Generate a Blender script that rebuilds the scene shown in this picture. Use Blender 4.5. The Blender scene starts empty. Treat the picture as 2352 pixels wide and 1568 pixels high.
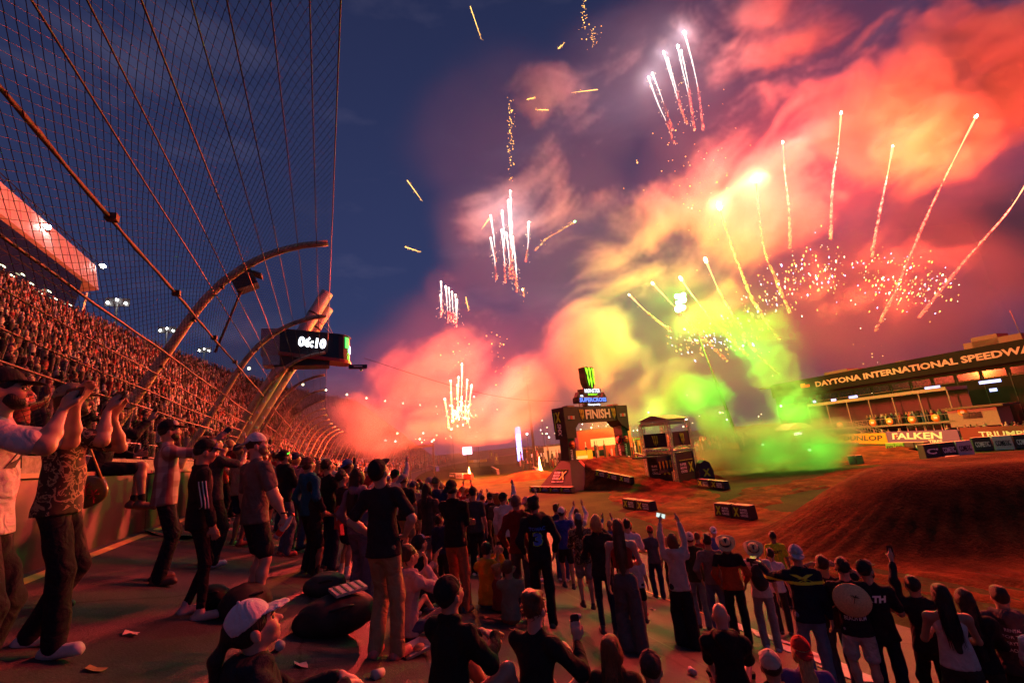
import bpy, bmesh, math, random
import numpy as np
from mathutils import Vector, Matrix
from mathutils.bvhtree import BVHTree

# ------------------------------------------------------------------ camera, sky, exposure
random.seed(7); RNG = np.random.default_rng(7)
SC = bpy.context.scene
COL = SC.collection
EYE = Vector((0.0, 0.0, 1.65))          # X: towards the infield, Y: along the track, Z: up
PITCH, ROLL, YAW = map(math.radians, (13.0, 5.5, 23.2))
PW, PH = 2352.0, 1568.0
FPX = 16.0/36.0*PW
FW = Vector((math.sin(YAW)*math.cos(PITCH), math.cos(YAW)*math.cos(PITCH), math.sin(PITCH)))
_r = Vector((math.cos(YAW), -math.sin(YAW), 0.0)); _u = _r.cross(FW)
RT = _r*math.cos(ROLL) - _u*math.sin(ROLL)
UP = _u*math.cos(ROLL) + _r*math.sin(ROLL)
cam_d = bpy.data.cameras.new('camera'); cam_d.lens = 16.0; cam_d.sensor_width = 36.0
cam_d.clip_start = 0.05; cam_d.clip_end = 4000.0
cam = bpy.data.objects.new('camera', cam_d); COL.objects.link(cam)
m3 = Matrix((RT, UP, -FW)).transposed()
cam.matrix_world = Matrix.Translation(EYE) @ m3.to_4x4()
SC.camera = cam

world = bpy.data.worlds.new('World'); SC.world = world; world.use_nodes = True
wn = world.node_tree; wn.nodes.clear()
def WN(t): return wn.nodes.new(t)
SUN_ROT = math.radians(200)
sky = WN('ShaderNodeTexSky'); sky.sky_type = 'NISHITA'; sky.sun_disc = False
sky.sun_elevation = math.radians(-1.0); sky.sun_rotation = SUN_ROT
sky.altitude = 0.0; sky.air_density = 2.0; sky.dust_density = 0.0; sky.ozone_density = 7.0
bg = WN('ShaderNodeBackground'); bg.inputs['Strength'].default_value = 0.62
# thin evening clouds, part of the sky
tc = WN('ShaderNodeTexCoord'); mp = WN('ShaderNodeMapping'); mp.inputs['Scale'].default_value = (1.0, 1.0, 3.4)
nz = WN('ShaderNodeTexNoise'); nz.inputs['Scale'].default_value = 3.1; nz.inputs['Detail'].default_value = 6; nz.inputs['Roughness'].default_value = 0.55
rp = WN('ShaderNodeValToRGB'); rp.color_ramp.elements[0].position = 0.54; rp.color_ramp.elements[1].position = 0.80
rp.color_ramp.elements[1].color = (0.09, 0.09, 0.09, 1)
mx = WN('ShaderNodeMix'); mx.data_type = 'RGBA'; mx.inputs['B'].default_value = (0.65, 0.52, 0.85, 1)
wo = WN('ShaderNodeOutputWorld')
L = wn.links.new
vm = WN('ShaderNodeVectorMath'); vm.operation = 'MULTIPLY_ADD'; vm.inputs[1].default_value = (0.8, 0.8, 0.8); vm.inputs[2].default_value = (0, 0, 0.34)
L(tc.outputs['Generated'], vm.inputs[0]); L(vm.outputs[0], sky.inputs['Vector'])
L(tc.outputs['Generated'], mp.inputs['Vector']); L(mp.outputs['Vector'], nz.inputs['Vector']); L(nz.outputs['Fac'], rp.inputs['Fac'])
L(rp.outputs['Color'], mx.inputs['Factor']); L(sky.outputs['Color'], mx.inputs['A'])
hs_ = WN('ShaderNodeHueSaturation'); hs_.inputs['Saturation'].default_value = 0.82; L(mx.outputs['Result'], hs_.inputs['Color']); L(hs_.outputs['Color'], bg.inputs['Color']); L(bg.outputs['Background'], wo.inputs['Surface'])

VS = SC.view_settings
VS.view_transform = 'Standard'; VS.look = 'None'; VS.gamma = 1.0; VS.use_curve_mapping = False; VS.exposure = 0.32
cy = SC.cycles
cy.use_denoising = True
cy.max_bounces = 5; cy.diffuse_bounces = 2; cy.glossy_bounces = 2; cy.transmission_bounces = 3
cy.transparent_max_bounces = 24; cy.volume_bounces = 1
cy.volume_step_rate = 1.0; cy.volume_max_steps = 256
cy.sample_clamp_indirect = 4.0; cy.sample_clamp_direct = 0.0
cy.caustics_reflective = False; cy.caustics_refractive = False

# ------------------------------------------------------------------ from a place in the photograph to a place on the ground
def ray(x, y):
    return FW + RT*((x-PW/2)/FPX) - UP*((y-PH/2)/FPX)
def at_depth(x, y, t): return EYE + ray(x, y)*t
def at_s(x, y, s): d = ray(x, y); return EYE + d*(s/d.y)
def at_n(x, y, n): d = ray(x, y); return EYE + d*(n/d.x)
def at_z(x, y, z): d = ray(x, y); return EYE + d*((z-EYE.z)/d.z)
YAWM = Matrix.Rotation(-YAW, 3, 'Z')
def at_far(x, y, D):            # D: distance along the level viewing direction
    d = ray(x, y); h = Vector((math.sin(YAW), math.cos(YAW), 0)); return EYE + d*(D/d.dot(h))
# ------------------------------------------------------------------ materials
MATS = {}
def mat(name, col=(0.5, 0.5, 0.5), rough=0.7, metal=0.0, var=0.12, scale=6.0, bump=0.0, bscale=40.0, emit=None, estr=0.0, obj=False, spec=0.5, stretch=None):
    if name in MATS: return MATS[name]
    m = bpy.data.materials.new(name); m.use_nodes = True; t = m.node_tree
    b = t.nodes['Principled BSDF']; lk = t.links.new
    b.inputs['Roughness'].default_value = rough; b.inputs['Metallic'].default_value = metal
    b.inputs['Specular IOR Level'].default_value = spec
    tc = t.nodes.new('ShaderNodeTexCoord'); vec = tc.outputs['Object']
    if stretch:
        mp = t.nodes.new('ShaderNodeMapping'); mp.inputs['Scale'].default_value = stretch; lk(vec, mp.inputs['Vector']); vec = mp.outputs[0]
    if obj:
        oi = t.nodes.new('ShaderNodeObjectInfo'); csock = oi.outputs['Color']
    if var > 0 or obj:
        n = t.nodes.new('ShaderNodeTexNoise'); n.inputs['Scale'].default_value = scale; n.inputs['Detail'].default_value = 4
        lk(vec, n.inputs['Vector'])
        mr = t.nodes.new('ShaderNodeMapRange'); mr.inputs['From Min'].default_value = 0.25; mr.inputs['From Max'].default_value = 0.75
        mr.inputs['To Min'].default_value = 1-var; mr.inputs['To Max'].default_value = 1+var; lk(n.outputs['Fac'], mr.inputs['Value'])
        mm = t.nodes.new('ShaderNodeVectorMath'); mm.operation = 'SCALE'
        if obj: lk(csock, mm.inputs[0])
        else: mm.inputs[0].default_value = col
        lk(mr.outputs[0], mm.inputs['Scale']); lk(mm.outputs[0], b.inputs['Base Color'])
    else:
        b.inputs['Base Color'].default_value = (*col, 1)
    if bump > 0:
        n2 = t.nodes.new('ShaderNodeTexNoise'); n2.inputs['Scale'].default_value = bscale; n2.inputs['Detail'].default_value = 3; lk(vec, n2.inputs['Vector'])
        bp = t.nodes.new('ShaderNodeBump'); bp.inputs['Strength'].default_value = bump; bp.inputs['Distance'].default_value = 0.02
        lk(n2.outputs['Fac'], bp.inputs['Height']); lk(bp.outputs[0], b.inputs['Normal'])
    if emit:
        b.inputs['Emission Color'].default_value = (*emit, 1); b.inputs['Emission Strength'].default_value = estr
    MATS[name] = m
    return m
def emat(name, col, s): return mat(name, (0.02, 0.02, 0.02), 0.6, var=0, emit=col, estr=s)
CLOTH = mat('cloth', rough=0.88, var=0.16, scale=9, bump=0.25, bscale=160, obj=True, spec=0.2)
_t = CLOTH.node_tree; _b = _t.nodes['Principled BSDF']; _n = _t.nodes.new('ShaderNodeTexNoise'); _n.inputs['Scale'].default_value = 7.0; _n.inputs['Detail'].default_value = 2.0; _n.inputs['Distortion'].default_value = 1.2
_bp = _t.nodes.new('ShaderNodeBump'); _bp.inputs['Strength'].default_value = .75; _bp.inputs['Distance'].default_value = .05
_t.links.new(_t.nodes['Texture Coordinate'].outputs['Object'], _n.inputs['Vector']); _t.links.new(_n.outputs['Fac'], _bp.inputs['Height']); _t.links.new(_b.inputs['Normal'].links[0].from_socket, _bp.inputs['Normal']); _t.links.new(_bp.outputs[0], _b.inputs['Normal'])
SKIN = mat('skin', rough=0.50, var=0.08, scale=25, bump=0.08, bscale=220, obj=True, spec=0.4)
HAIR = mat('hair', rough=0.55, var=0.35, scale=30, bump=0.7, bscale=60, obj=True, spec=0.4, stretch=(3, 3, .35))
SHOE = mat('shoe_fabric', rough=0.6, var=0.1, scale=30, bump=0.15, obj=True)
PLAST = mat('plastic', rough=0.35, var=0.04, obj=True)
STEEL = mat('galvanised_steel', (0.42, 0.40, 0.38), 0.42, 0.85, 0.2, 5, 0.1, 30)
DARKM = mat('dark_metal', (0.035, 0.035, 0.04), 0.5, 0.3, 0.2, 6)
BLACKF = mat('black_fabric', (0.016, 0.016, 0.018), 0.75, 0, 0.25, 3, 0.3, 12)
WHITEP = mat('white_print', (0.78, 0.78, 0.78), 0.6, var=0.05)
LIMEP = mat('lime_print', (0.45, 0.75, 0.02), 0.6, var=0.05)
GOLDP = mat('yellow_print', (0.65, 0.52, 0.02), 0.6, var=0.05)
REDP = mat('red_print', (0.6, 0.03, 0.02), 0.6, var=0.05)
ORP = mat('orange_print', (0.72, 0.16, 0.01), 0.6, var=0.05)
BLUEP = mat('blue_print', (0.05, 0.16, 0.6), 0.6, var=0.05)
WOOD = mat('wood', (0.35, 0.22, 0.12), 0.7)

# ------------------------------------------------------------------ objects and meshes
def new_obj(name, me, parent=None, loc=None, rotz=None, color=None):
    o = bpy.data.objects.new(name, me); COL.objects.link(o)
    if parent is not None: o.parent = parent
    if loc is not None: o.location = loc
    if rotz is not None: o.rotation_euler = (0, 0, rotz)
    if color is not None: o.color = (*color, 1)
    return o
def tag(o, label=None, cat=None, group=None, kind=None):
    if label: o['label'] = label
    if cat: o['category'] = cat
    if group: o['group'] = group
    if kind: o['kind'] = kind
    return o
def empty(name, loc=(0, 0, 0), rotz=0.0, label=None, cat=None, group=None):
    o = new_obj(name, None, None, loc, rotz); o.empty_display_size = 0.1
    return tag(o, label, cat, group)
def mesh_np(name, V, Q, m=None, smooth=True):
    me = bpy.data.meshes.new(name)
    V = np.asarray(V, np.float32); Q = np.asarray(Q, np.int32)
    k = Q.shape[1] if len(Q) else 4
    me.vertices.add(len(V)); me.vertices.foreach_set('co', V.ravel())
    me.loops.add(Q.size); me.loops.foreach_set('vertex_index', Q.ravel())
    me.polygons.add(len(Q)); me.polygons.foreach_set('loop_start', np.arange(len(Q), dtype=np.int32)*k)
    me.polygons.foreach_set('loop_total', np.full(len(Q), k, np.int32))
    me.polygons.foreach_set('use_smooth', np.full(len(Q), smooth))
    me.update(); me.validate()
    if m: me.materials.append(m)
    return me
class MB:
    """collects boxes, bars, tubes, prisms into one mesh"""
    def __init__(s): s.v = []; s.f = []; s.sm = []
    def add(s, V, F, smooth=False):
        o = len(s.v); s.v += [tuple(p) for p in V]; s.f += [tuple(i+o for i in f) for f in F]; s.sm += [smooth]*len(F); return s
    def box(s, c, d, R=None):
        x, y, z = d[0]/2, d[1]/2, d[2]/2
        V = [Vector((a*x, b*y, e*z)) for e in (-1, 1) for b in (-1, 1) for a in (-1, 1)]
        if R is not None: V = [R @ p for p in V]
        return s.add([p+Vector(c) for p in V], [(0, 2, 3, 1), (4, 5, 7, 6), (0, 1, 5, 4), (2, 6, 7, 3), (0, 4, 6, 2), (1, 3, 7, 5)])
    def bar(s, a, b, w, h=None, up=(0, 0, 1)):
        a = Vector(a); b = Vector(b); d = b-a; h = h or w
        y = d.normalized(); x = y.cross(Vector(up))
        if x.length < 1e-4: x = y.cross(Vector((1, 0, 0)))
        x.normalize(); z = x.cross(y)
        return s.box((a+b)/2, (w, d.length, h), Matrix((x, y, z)).transposed())
    def tube(s, pts, r, n=8, cap=True, smooth=True):
        pts = [Vector(p) for p in pts]; N = len(pts)
        rs = r if isinstance(r, (list, tuple)) else [r]*N
        V = []; prev = None
        for i, p in enumerate(pts):
            d = (pts[min(i+1, N-1)]-pts[max(i-1, 0)]).normalized()
            if prev is None:
                a = d.orthogonal().normalized()
            else:
                a = (prev - d*prev.dot(d)); a = a.normalized() if a.length > 1e-6 else d.orthogonal().normalized()
            prev = a; b = d.cross(a)
            for k in range(n):
                t = 2*math.pi*k/n; V.append(p+(a*math.cos(t)+b*math.sin(t))*rs[i])
        F = [(i*n+k, i*n+(k+1) % n, (i+1)*n+(k+1) % n, (i+1)*n+k) for i in range(N-1) for k in range(n)]
        if cap: F += [tuple(range(n-1, -1, -1)), tuple((N-1)*n+k for k in range(n))]
        return s.add(V, F, smooth)
    def ball(s, c, r, n=8, m=6, sc=(1, 1, 1)):
        c = Vector(c); V = [c+Vector((0, 0, r*sc[2]))]
        for j in range(1, m):
            for i in range(n):
                a = math.pi*j/m; b = 2*math.pi*i/n
                V.append(c+Vector((r*sc[0]*math.sin(a)*math.cos(b), r*sc[1]*math.sin(a)*math.sin(b), r*sc[2]*math.cos(a))))
        V.append(c-Vector((0, 0, r*sc[2])))
        F = [(0, 1+i, 1+(i+1) % n) for i in range(n)]
        for j in range(m-2):
            F += [(1+j*n+i, 1+(j+1)*n+i, 1+(j+1)*n+(i+1) % n, 1+j*n+(i+1) % n) for i in range(n)]
        F += [(len(V)-1, 1+(m-2)*n+(i+1) % n, 1+(m-2)*n+i) for i in range(n)]
        return s.add(V, F, True)
    def prism(s, poly, a, b):
        """poly: 2D outline (x, z) swept from y=a to y=b"""
        n = len(poly); V = [(p[0], a, p[1]) for p in poly]+[(p[0], b, p[1]) for p in poly]
        F = [tuple(range(n)), tuple(range(2*n-1, n-1, -1))]+[(i, i+n, (i+1) % n+n, (i+1) % n) for i in range(n)]
        return s.add(V, F)
    def mesh(s, name, m=None):
        me = bpy.data.meshes.new(name); me.from_pydata(s.v, [], s.f); me.update()
        me.polygons.foreach_set('use_smooth', s.sm)
        if m: me.materials.append(m)
        return me
    def build(s, name, m=None, parent=None, loc=None, rotz=None, color=None):
        return new_obj(name, s.mesh(name, m), parent, loc, rotz, color)
def frame(o, x, up):
    """matrix with local x along x, local y along up (for lettering) at o"""
    x = Vector(x).normalized(); up = Vector(up); z = x.cross(up).normalized(); y = z.cross(x)
    M = Matrix((x, y, z)).transposed().to_4x4(); M.translation = Vector(o); return M

# ------------------------------------------------------------------ lettering: all words are turned into meshes once, before the scene fills up
WORDS = {}
def make_words(specs):
    obs = []
    for key, (body, bold, shear) in specs.items():
        c = bpy.data.curves.new('t', 'FONT'); c.body = body; c.size = 1.0; c.align_x = 'CENTER'; c.align_y = 'CENTER'
        c.offset = bold; c.shear = shear; c.resolution_u = 2; c.extrude = 0.02
        o = bpy.data.objects.new('t', c); COL.objects.link(o); obs.append((key, o))
    dg = bpy.context.evaluated_depsgraph_get(); dg.update()
    for key, o in obs:
        me = bpy.data.meshes.new_from_object(o.evaluated_get(dg))
        v = np.empty(len(me.vertices)*3, np.float32); me.vertices.foreach_get('co', v); v = v.reshape(-1, 3)
        c = (v.min(0)+v.max(0))/2; v[:, :2] -= c[:2]; ext = v.max(0)-v.min(0)
        v[:, 0] /= ext[0]; v[:, 1] /= ext[1]; v[:, 2] *= 1.0
        me.vertices.foreach_set('co', v.ravel()); me.update(); me['ratio'] = float(ext[0]/ext[1]); WORDS[key] = me
    for key, o in obs:
        c = o.data; bpy.data.objects.remove(o); bpy.data.curves.remove(c)
_wm = {}
def word(key, m, parent, o, x, up, w, h, name='lettering', thick=0.2):
    """a word w wide and h high centred at o (local to parent), reading along x"""
    kk = (key, m.name)
    if kk not in _wm:
        me = WORDS[key].copy(); me.materials.clear(); me.materials.append(m); _wm[kk] = me
    ob = new_obj(name, _wm[kk], parent)
    ob.matrix_local = frame(o, x, up) @ Matrix.Diagonal((w, h, thick, 1))
    return ob
make_words({k: (k.split('~')[0], b, s) for k, b, s in [
    ('FINISH', .035, 0), ('MØNSTER', .02, 0), ('ENERGY', .01, 0), ('SUPERCROSS', .03, .0), ('Championship', .03, 0), ('AMA', .03, 0),
    ('SMX', .03, .2), ('SUPER', .03, 0), ('MOTO', .03, 0), ('CROSS', .03, 0), ('WORLD CHAMPIONSHIP', .02, 0), ('X', .05, 0), ('06:10', .04, 0),
    ('DAYTONA INTERNATIONAL SPEEDWAY', .035, 0), ('DAYTONA', .04, 0), ('DUNLOP', .03, .15), ('FALKEN', .03, .1), ('TIRES', .03, 0), ('TRIUMPH', .02, 0),
    ('COMETIC', .035, 0), ("C'", .035, 0), ('MONSTER', .02, 0), ('3', .05, .0), ('TOMAC', .03, 0), ('NEED', .02, 0), ('SECURITY', .03, 0), ('YAMAHA', .03, 0),
    ('PIRELLI', .02, 0), ('PROGRESSIVE', .02, 0), ('RENTAL', .02, 0), ('EVERYTHING', .01, 0), ('FOR THE', .01, 0), ('BEACH BUM', .01, 0), ('XTH', .05, .2), ('GO', .02, 0)]})

# ------------------------------------------------------------------ the banked track: n across (towards the infield), s along
S0, RC, BANK, N_TOP, N_LOW, ZIN = 39.0, 312.0, 0.312, -4.0, 8.6, -2.95
def T(n, s, z=0.0):
    if s <= S0: return Vector((n, s, z))
    a = (s-S0)/RC; r = RC-n
    return Vector((RC-r*math.cos(a), S0+r*math.sin(a), z))
def head_at(s): return 0.0 if s <= S0 else (s-S0)/RC      # heading of the track, clockwise
def G(n):
    if n < N_LOW: return -BANK*n
    if n > 14.0: return ZIN
    z0 = -BANK*N_LOW; t = (n-N_LOW)/(14.0-N_LOW); t = 1-(1-t)**2
    return z0+(ZIN-z0)*t
# ------------------------------------------------------------------ ground, banked track, wall
def ground_mat(name, c1, c2, scale, rough, bump, fine=18.0, c3=None):
    m = bpy.data.materials.new(name); m.use_nodes = True; t = m.node_tree; b = t.nodes['Principled BSDF']; lk = t.links.new
    tc = t.nodes.new('ShaderNodeTexCoord')
    def nz(sc, det=5, st=None):
        n = t.nodes.new('ShaderNodeTexNoise'); n.inputs['Scale'].default_value = sc; n.inputs['Detail'].default_value = det; n.inputs['Roughness'].default_value = .62
        if st:
            mp = t.nodes.new('ShaderNodeMapping'); mp.inputs['Scale'].default_value = st; lk(tc.outputs['Object'], mp.inputs[0]); lk(mp.outputs[0], n.inputs['Vector'])
        else: lk(tc.outputs['Object'], n.inputs['Vector'])
        return n.outputs['Fac']
    r = t.nodes.new('ShaderNodeValToRGB'); r.color_ramp.elements[0].position = .33; r.color_ramp.elements[1].position = .68
    r.color_ramp.elements[0].color = (*c1, 1); r.color_ramp.elements[1].color = (*c2, 1)
    if c3:
        e = r.color_ramp.elements.new(.52); e.color = (*c3, 1)
    lk(nz(scale), r.inputs['Fac'])
    mm = t.nodes.new('ShaderNodeMix'); mm.data_type = 'RGBA'; mm.blend_type = 'MULTIPLY'; mm.inputs['Factor'].default_value = .7
    r2 = t.nodes.new('ShaderNodeValToRGB'); r2.color_ramp.elements[0].position = .3; r2.color_ramp.elements[1].position = .7; r2.color_ramp.elements[0].color = (.5, .5, .5, 1); r2.color_ramp.elements[1].color = (1.25, 1.25, 1.25, 1)
    lk(nz(fine, 4), r2.inputs['Fac']); lk(r.outputs[0], mm.inputs['A']); lk(r2.outputs[0], mm.inputs['B']); lk(mm.outputs['Result'], b.inputs['Base Color'])
    b.inputs['Roughness'].default_value = rough; b.inputs['Specular IOR Level'].default_value = .06 if rough > .7 else .3
    bp = t.nodes.new('ShaderNodeBump'); bp.inputs['Strength'].default_value = bump; bp.inputs['Distance'].default_value = .06
    lk(nz(fine*1.5, 6), bp.inputs['Height']); lk(bp.outputs[0], b.inputs['Normal'])
    return m
GRASS = ground_mat('grass_field', (.018, .028, .007), (.05, .068, .015), .35, .9, .5, 6.0)
ASPH = ground_mat('worn_asphalt', (.034, .033, .034), (.085, .08, .078), .9, .62, .35, 42.0, (.055, .053, .052))
_t = ASPH.node_tree; _b = _t.nodes['Principled BSDF']; _v = _t.nodes.new('ShaderNodeTexVoronoi'); _v.feature = 'DISTANCE_TO_EDGE'; _v.inputs['Scale'].default_value = .55
_w = _t.nodes.new('ShaderNodeTexNoise'); _w.inputs['Scale'].default_value = 2.2; _w.inputs['Detail'].default_value = 5; _a = _t.nodes.new('ShaderNodeMix'); _a.data_type = 'VECTOR'; _a.inputs['Factor'].default_value = .25
_tc = _t.nodes['Texture Coordinate']; _t.links.new(_tc.outputs['Object'], _w.inputs['Vector']); _t.links.new(_tc.outputs['Object'], _a.inputs['A']); _t.links.new(_w.outputs['Color'], _a.inputs['B']); _t.links.new(_a.outputs['Result'], _v.inputs['Vector'])
_r = _t.nodes.new('ShaderNodeMapRange'); _r.inputs['From Max'].default_value = .012; _r.inputs['To Min'].default_value = .25; _t.links.new(_v.outputs['Distance'], _r.inputs['Value'])
_m = _t.nodes.new('ShaderNodeMix'); _m.data_type = 'RGBA'; _m.blend_type = 'MULTIPLY'; _m.inputs['Factor'].default_value = 1.0; _t.links.new(_b.inputs['Base Color'].links[0].from_socket, _m.inputs['A']); _t.links.new(_r.outputs[0], _m.inputs['B']); _t.links.new(_m.outputs['Result'], _b.inputs['Base Color'])
DIRT = ground_mat('red_dirt', (.050, .016, .005), (.21, .070, .016), .7, .92, .9, 7.0, (.115, .037, .0095))
CONC = ground_mat('wall_concrete', (.22, .21, .19), (.36, .34, .31), 1.5, .8, .2, 12.0)
def sheet(name, fn, us, vs, m, smooth=True):
    V = [tuple(fn(u, v)) for u in us for v in vs]; nv = len(vs)
    Q = [(i*nv+j, (i+1)*nv+j, (i+1)*nv+j+1, i*nv+j+1) for i in range(len(us)-1) for j in range(nv-1)]
    return new_obj(name, mesh_np(name, V, Q, m, smooth))
g = MB().add([(-1500, -1500, ZIN-.03), (1500, -1500, ZIN-.03), (1500, 1500, ZIN-.03), (-1500, 1500, ZIN-.03)], [(0, 1, 2, 3)]).build('ground', GRASS)
tag(g, kind='structure')
ss = [x*1.0 for x in range(-10, 60)]+[60+x*6.0 for x in range(0, 50)]
ns = list(np.linspace(-4.0, 8.6, 14))+[9.5, 10.5, 11.6]
tr = sheet('banked_track', lambda s, n: T(n, s, G(n)+.004), ss, ns, ASPH); tag(tr, kind='structure')
vg = sheet('grass_verge', lambda s, n: T(n, s, G(n)+.004), ss, [11.6, 12.2, 13.0, 14.0, 15.5], GRASS); tag(vg, kind='structure')
# painted lane lines and expansion seams along the banking
for nn, w, nm in ((-2.66, .10, 'painted_line'), (8.35, .12, 'painted_line')):
    o = sheet(nm, lambda s, n: T(n, s, G(n)+.008), ss, [nn-w/2, nn+w/2], mat('worn_yellow_paint', (.55, .42, .12), .7, var=.35, scale=3)); tag(o, kind='structure')
SEAM = mat('tar_seam', (.012, .012, .012), .45)
for nn in (.95, 4.85):
    o = sheet('track_seam', lambda s, n: T(n, s, G(n)+.007), ss, [nn-.018, nn+.018], SEAM); tag(o, kind='structure')
# the outer wall
wb = empty('track_wall', (N_TOP, 0, 0), 0, 'low concrete barrier wall along the foot of the catch fence', 'wall')
for a, b in ((-10, -4), (-4, 2), (2, 8), (8, 14), (14, 20), (20, 26), (26, 32), (32, 38), (38, 44), (44, 56), (56, 68), (68, 80), (80, 100), (100, 120), (120, 150)):
    mb = MB(); k = max(1, int((b-a)/6)); gs = [a+.02+(b-a-.04)*i/k for i in range(k+1)]
    V = []; F = []
    for i, s in enumerate(gs):
        for (n, z) in ((-4.0, 1.0), (-4.0, 2.16), (-4.05, 2.2), (-4.45, 2.2), (-4.45, 1.0)): V.append(T(n, s, z)-Vector((N_TOP, 0, 0)))
    for i in range(k): F += [(i*5+j, i*5+j+1, (i+1)*5+j+1, (i+1)*5+j) for j in range(4)]
    F += [tuple(range(5)), tuple(k*5+4-j for j in range(5))]
    mb.add(V, F); mb.build('wall_segment', CONC, wb)

sb = empty('safety_barrier', (-2.8, 0, 0), 0, 'black padded safety barrier with pale top edge at the top of the banking', 'barrier')
BARF = mat('barrier_black', (.02, .018, .018), .6, var=.4, scale=3, bump=.1, bscale=9); BART = mat('barrier_top', (.42, .30, .18), .7, var=.2, scale=3)
for k in range(26):
    a = -6+4.0*k; st_ = [a+.02, a+2.0, a+3.98]; V = []; F = []
    for s in st_:
        for (n, z) in ((-2.78, .6), (-2.80, 1.80), (-3.22, 1.80), (-3.22, .6)): V.append(T(n, s, z)-Vector((-2.8, 0, 0)))
    for i in range(2): F += [(i*4+j, i*4+j+1, (i+1)*4+j+1, (i+1)*4+j) for j in range(3)]
    F += [(0, 1, 2, 3), (11, 10, 9, 8)]; o = MB().add(V, F).build('barrier_panel', BARF, sb)
    MB().add([T(n, s, z)-Vector((-2.8, 0, 0)) for s in st_ for n, z in ((-2.76, 1.802), (-2.76, 1.85), (-3.24, 1.85), (-3.24, 1.802))], [(i*4+j, i*4+(j+1) % 4, (i+1)*4+(j+1) % 4, (i+1)*4+j) for i in range(2) for j in range(4)]+[(0, 1, 2, 3), (11, 10, 9, 8)]).build('top_plank', BART, o)
# ------------------------------------------------------------------ catch fence
PROF = [(-3.95, 1.9), (-3.75, 2.4), (-3.39, 3.10), (-3.12, 3.64), (-2.82, 4.24), (-2.52, 4.86), (-2.27, 5.30), (-1.96, 5.74), (-1.47, 6.21), (-.95, 6.54), (-.4, 6.76), (.2, 6.88)]
PA = np.array(PROF); PL = np.r_[0, np.cumsum(np.hypot(*np.diff(PA, axis=0).T))]
def prof(u): return np.interp(u, PL, PA[:, 0]), np.interp(u, PL, PA[:, 1])
def u_of(ratio):      # where n/(z-eye) has this value
    us = np.linspace(0.9, PL[-1], 600); n, z = prof(us); return float(us[np.argmin(abs(n/(z-EYE.z)-ratio))])
def Tn(n, s):
    a = np.maximum(s-S0, 0)/RC; r = RC-n
    x = np.where(s <= S0, n, RC-r*np.cos(a)); y = np.where(s <= S0, s, S0+r*np.sin(a)); return x, y
RUST = mat('rusty_pipe', (.12, .065, .04), .75, .1, .4, 7, .3, 25)
CABLE = mat('steel_cable', (.045, .035, .03), .55, .6, .3, 9)
fence = empty('catch_fence', (0, 0, 0), 0, 'tall curved chain-link catch fence arching over the banked track', 'fence')
post_s = [-1.0, 11.0, 17.0, 23.0, 29.0, 35.0, 41.0]+[41+6*k for k in range(1, 22)]
for s in post_s:
    uu = np.linspace(0, PL[-1], 26 if s < 30 else 12); pn, pz = prof(uu)
    pts = [T(a-.09, s, b) for a, b in zip(pn, pz)]
    mb = MB().tube(pts, [.105-.03*i/len(pts) for i in range(len(pts))], 10 if s < 30 else 6)
    po = mb.build('post', mat('tan_post', (.55, .42, .27), .6, .2, .35, 6, .25, 22), fence)
    if s < 40:
        for u in (2.2, 3.3, 4.2, 5.0, 5.7, 6.3, 6.9, 7.5):
            if u < PL[-1]:
                a, b = prof(u); MB().box(T(a-.02, s, b), (.10, .14, .05)).build('clamp', RUST, po)
cab = [(u_of(r), w) for r, w in ((.03, .011), (-.032, .009), (-.112, .009), (-.198, .010), (-.27, .010), (-.366, .012), (-.468, .010), (-.572, .011), (-.763, .024), (-1.19, .019), (-1.50, .012), (-1.85, .014), (-2.3, .016))]
for u, w in cab:
    n, z = prof(u); pts = []
    for i, s in enumerate([2+.5*k for k in range(0, 80)] if w > .0115 else [2+1.5*k for k in range(26)]+[41]): pts.append(T(float(n)+.03, s, float(z)+.012*math.sin(s*1.1+u)+(.006*math.sin(s*9) if w > .0185 else 0)))
    MB().tube(pts, [w*(1+(.25*math.sin(i*2.4) if w > .02 else 0)) for i in range(len(pts))], 6).build('cable' if w < .02 else 'rail_pipe', CABLE if w < .02 else RUST, fence)
    MB().tube([T(float(n)+.03, s, float(z)) for s in range(41, 150, 4)], w, 4).build('cable', CABLE, fence)
# turnbuckles on the thick rail
for s in (6.6, 9.4, 12.6, 15.5):
    n, z = prof(cab[8][0]); MB().box(T(float(n)+.05, s, float(z)), (.12, .10, .09)).build('clamp', RUST, fence)
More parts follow.
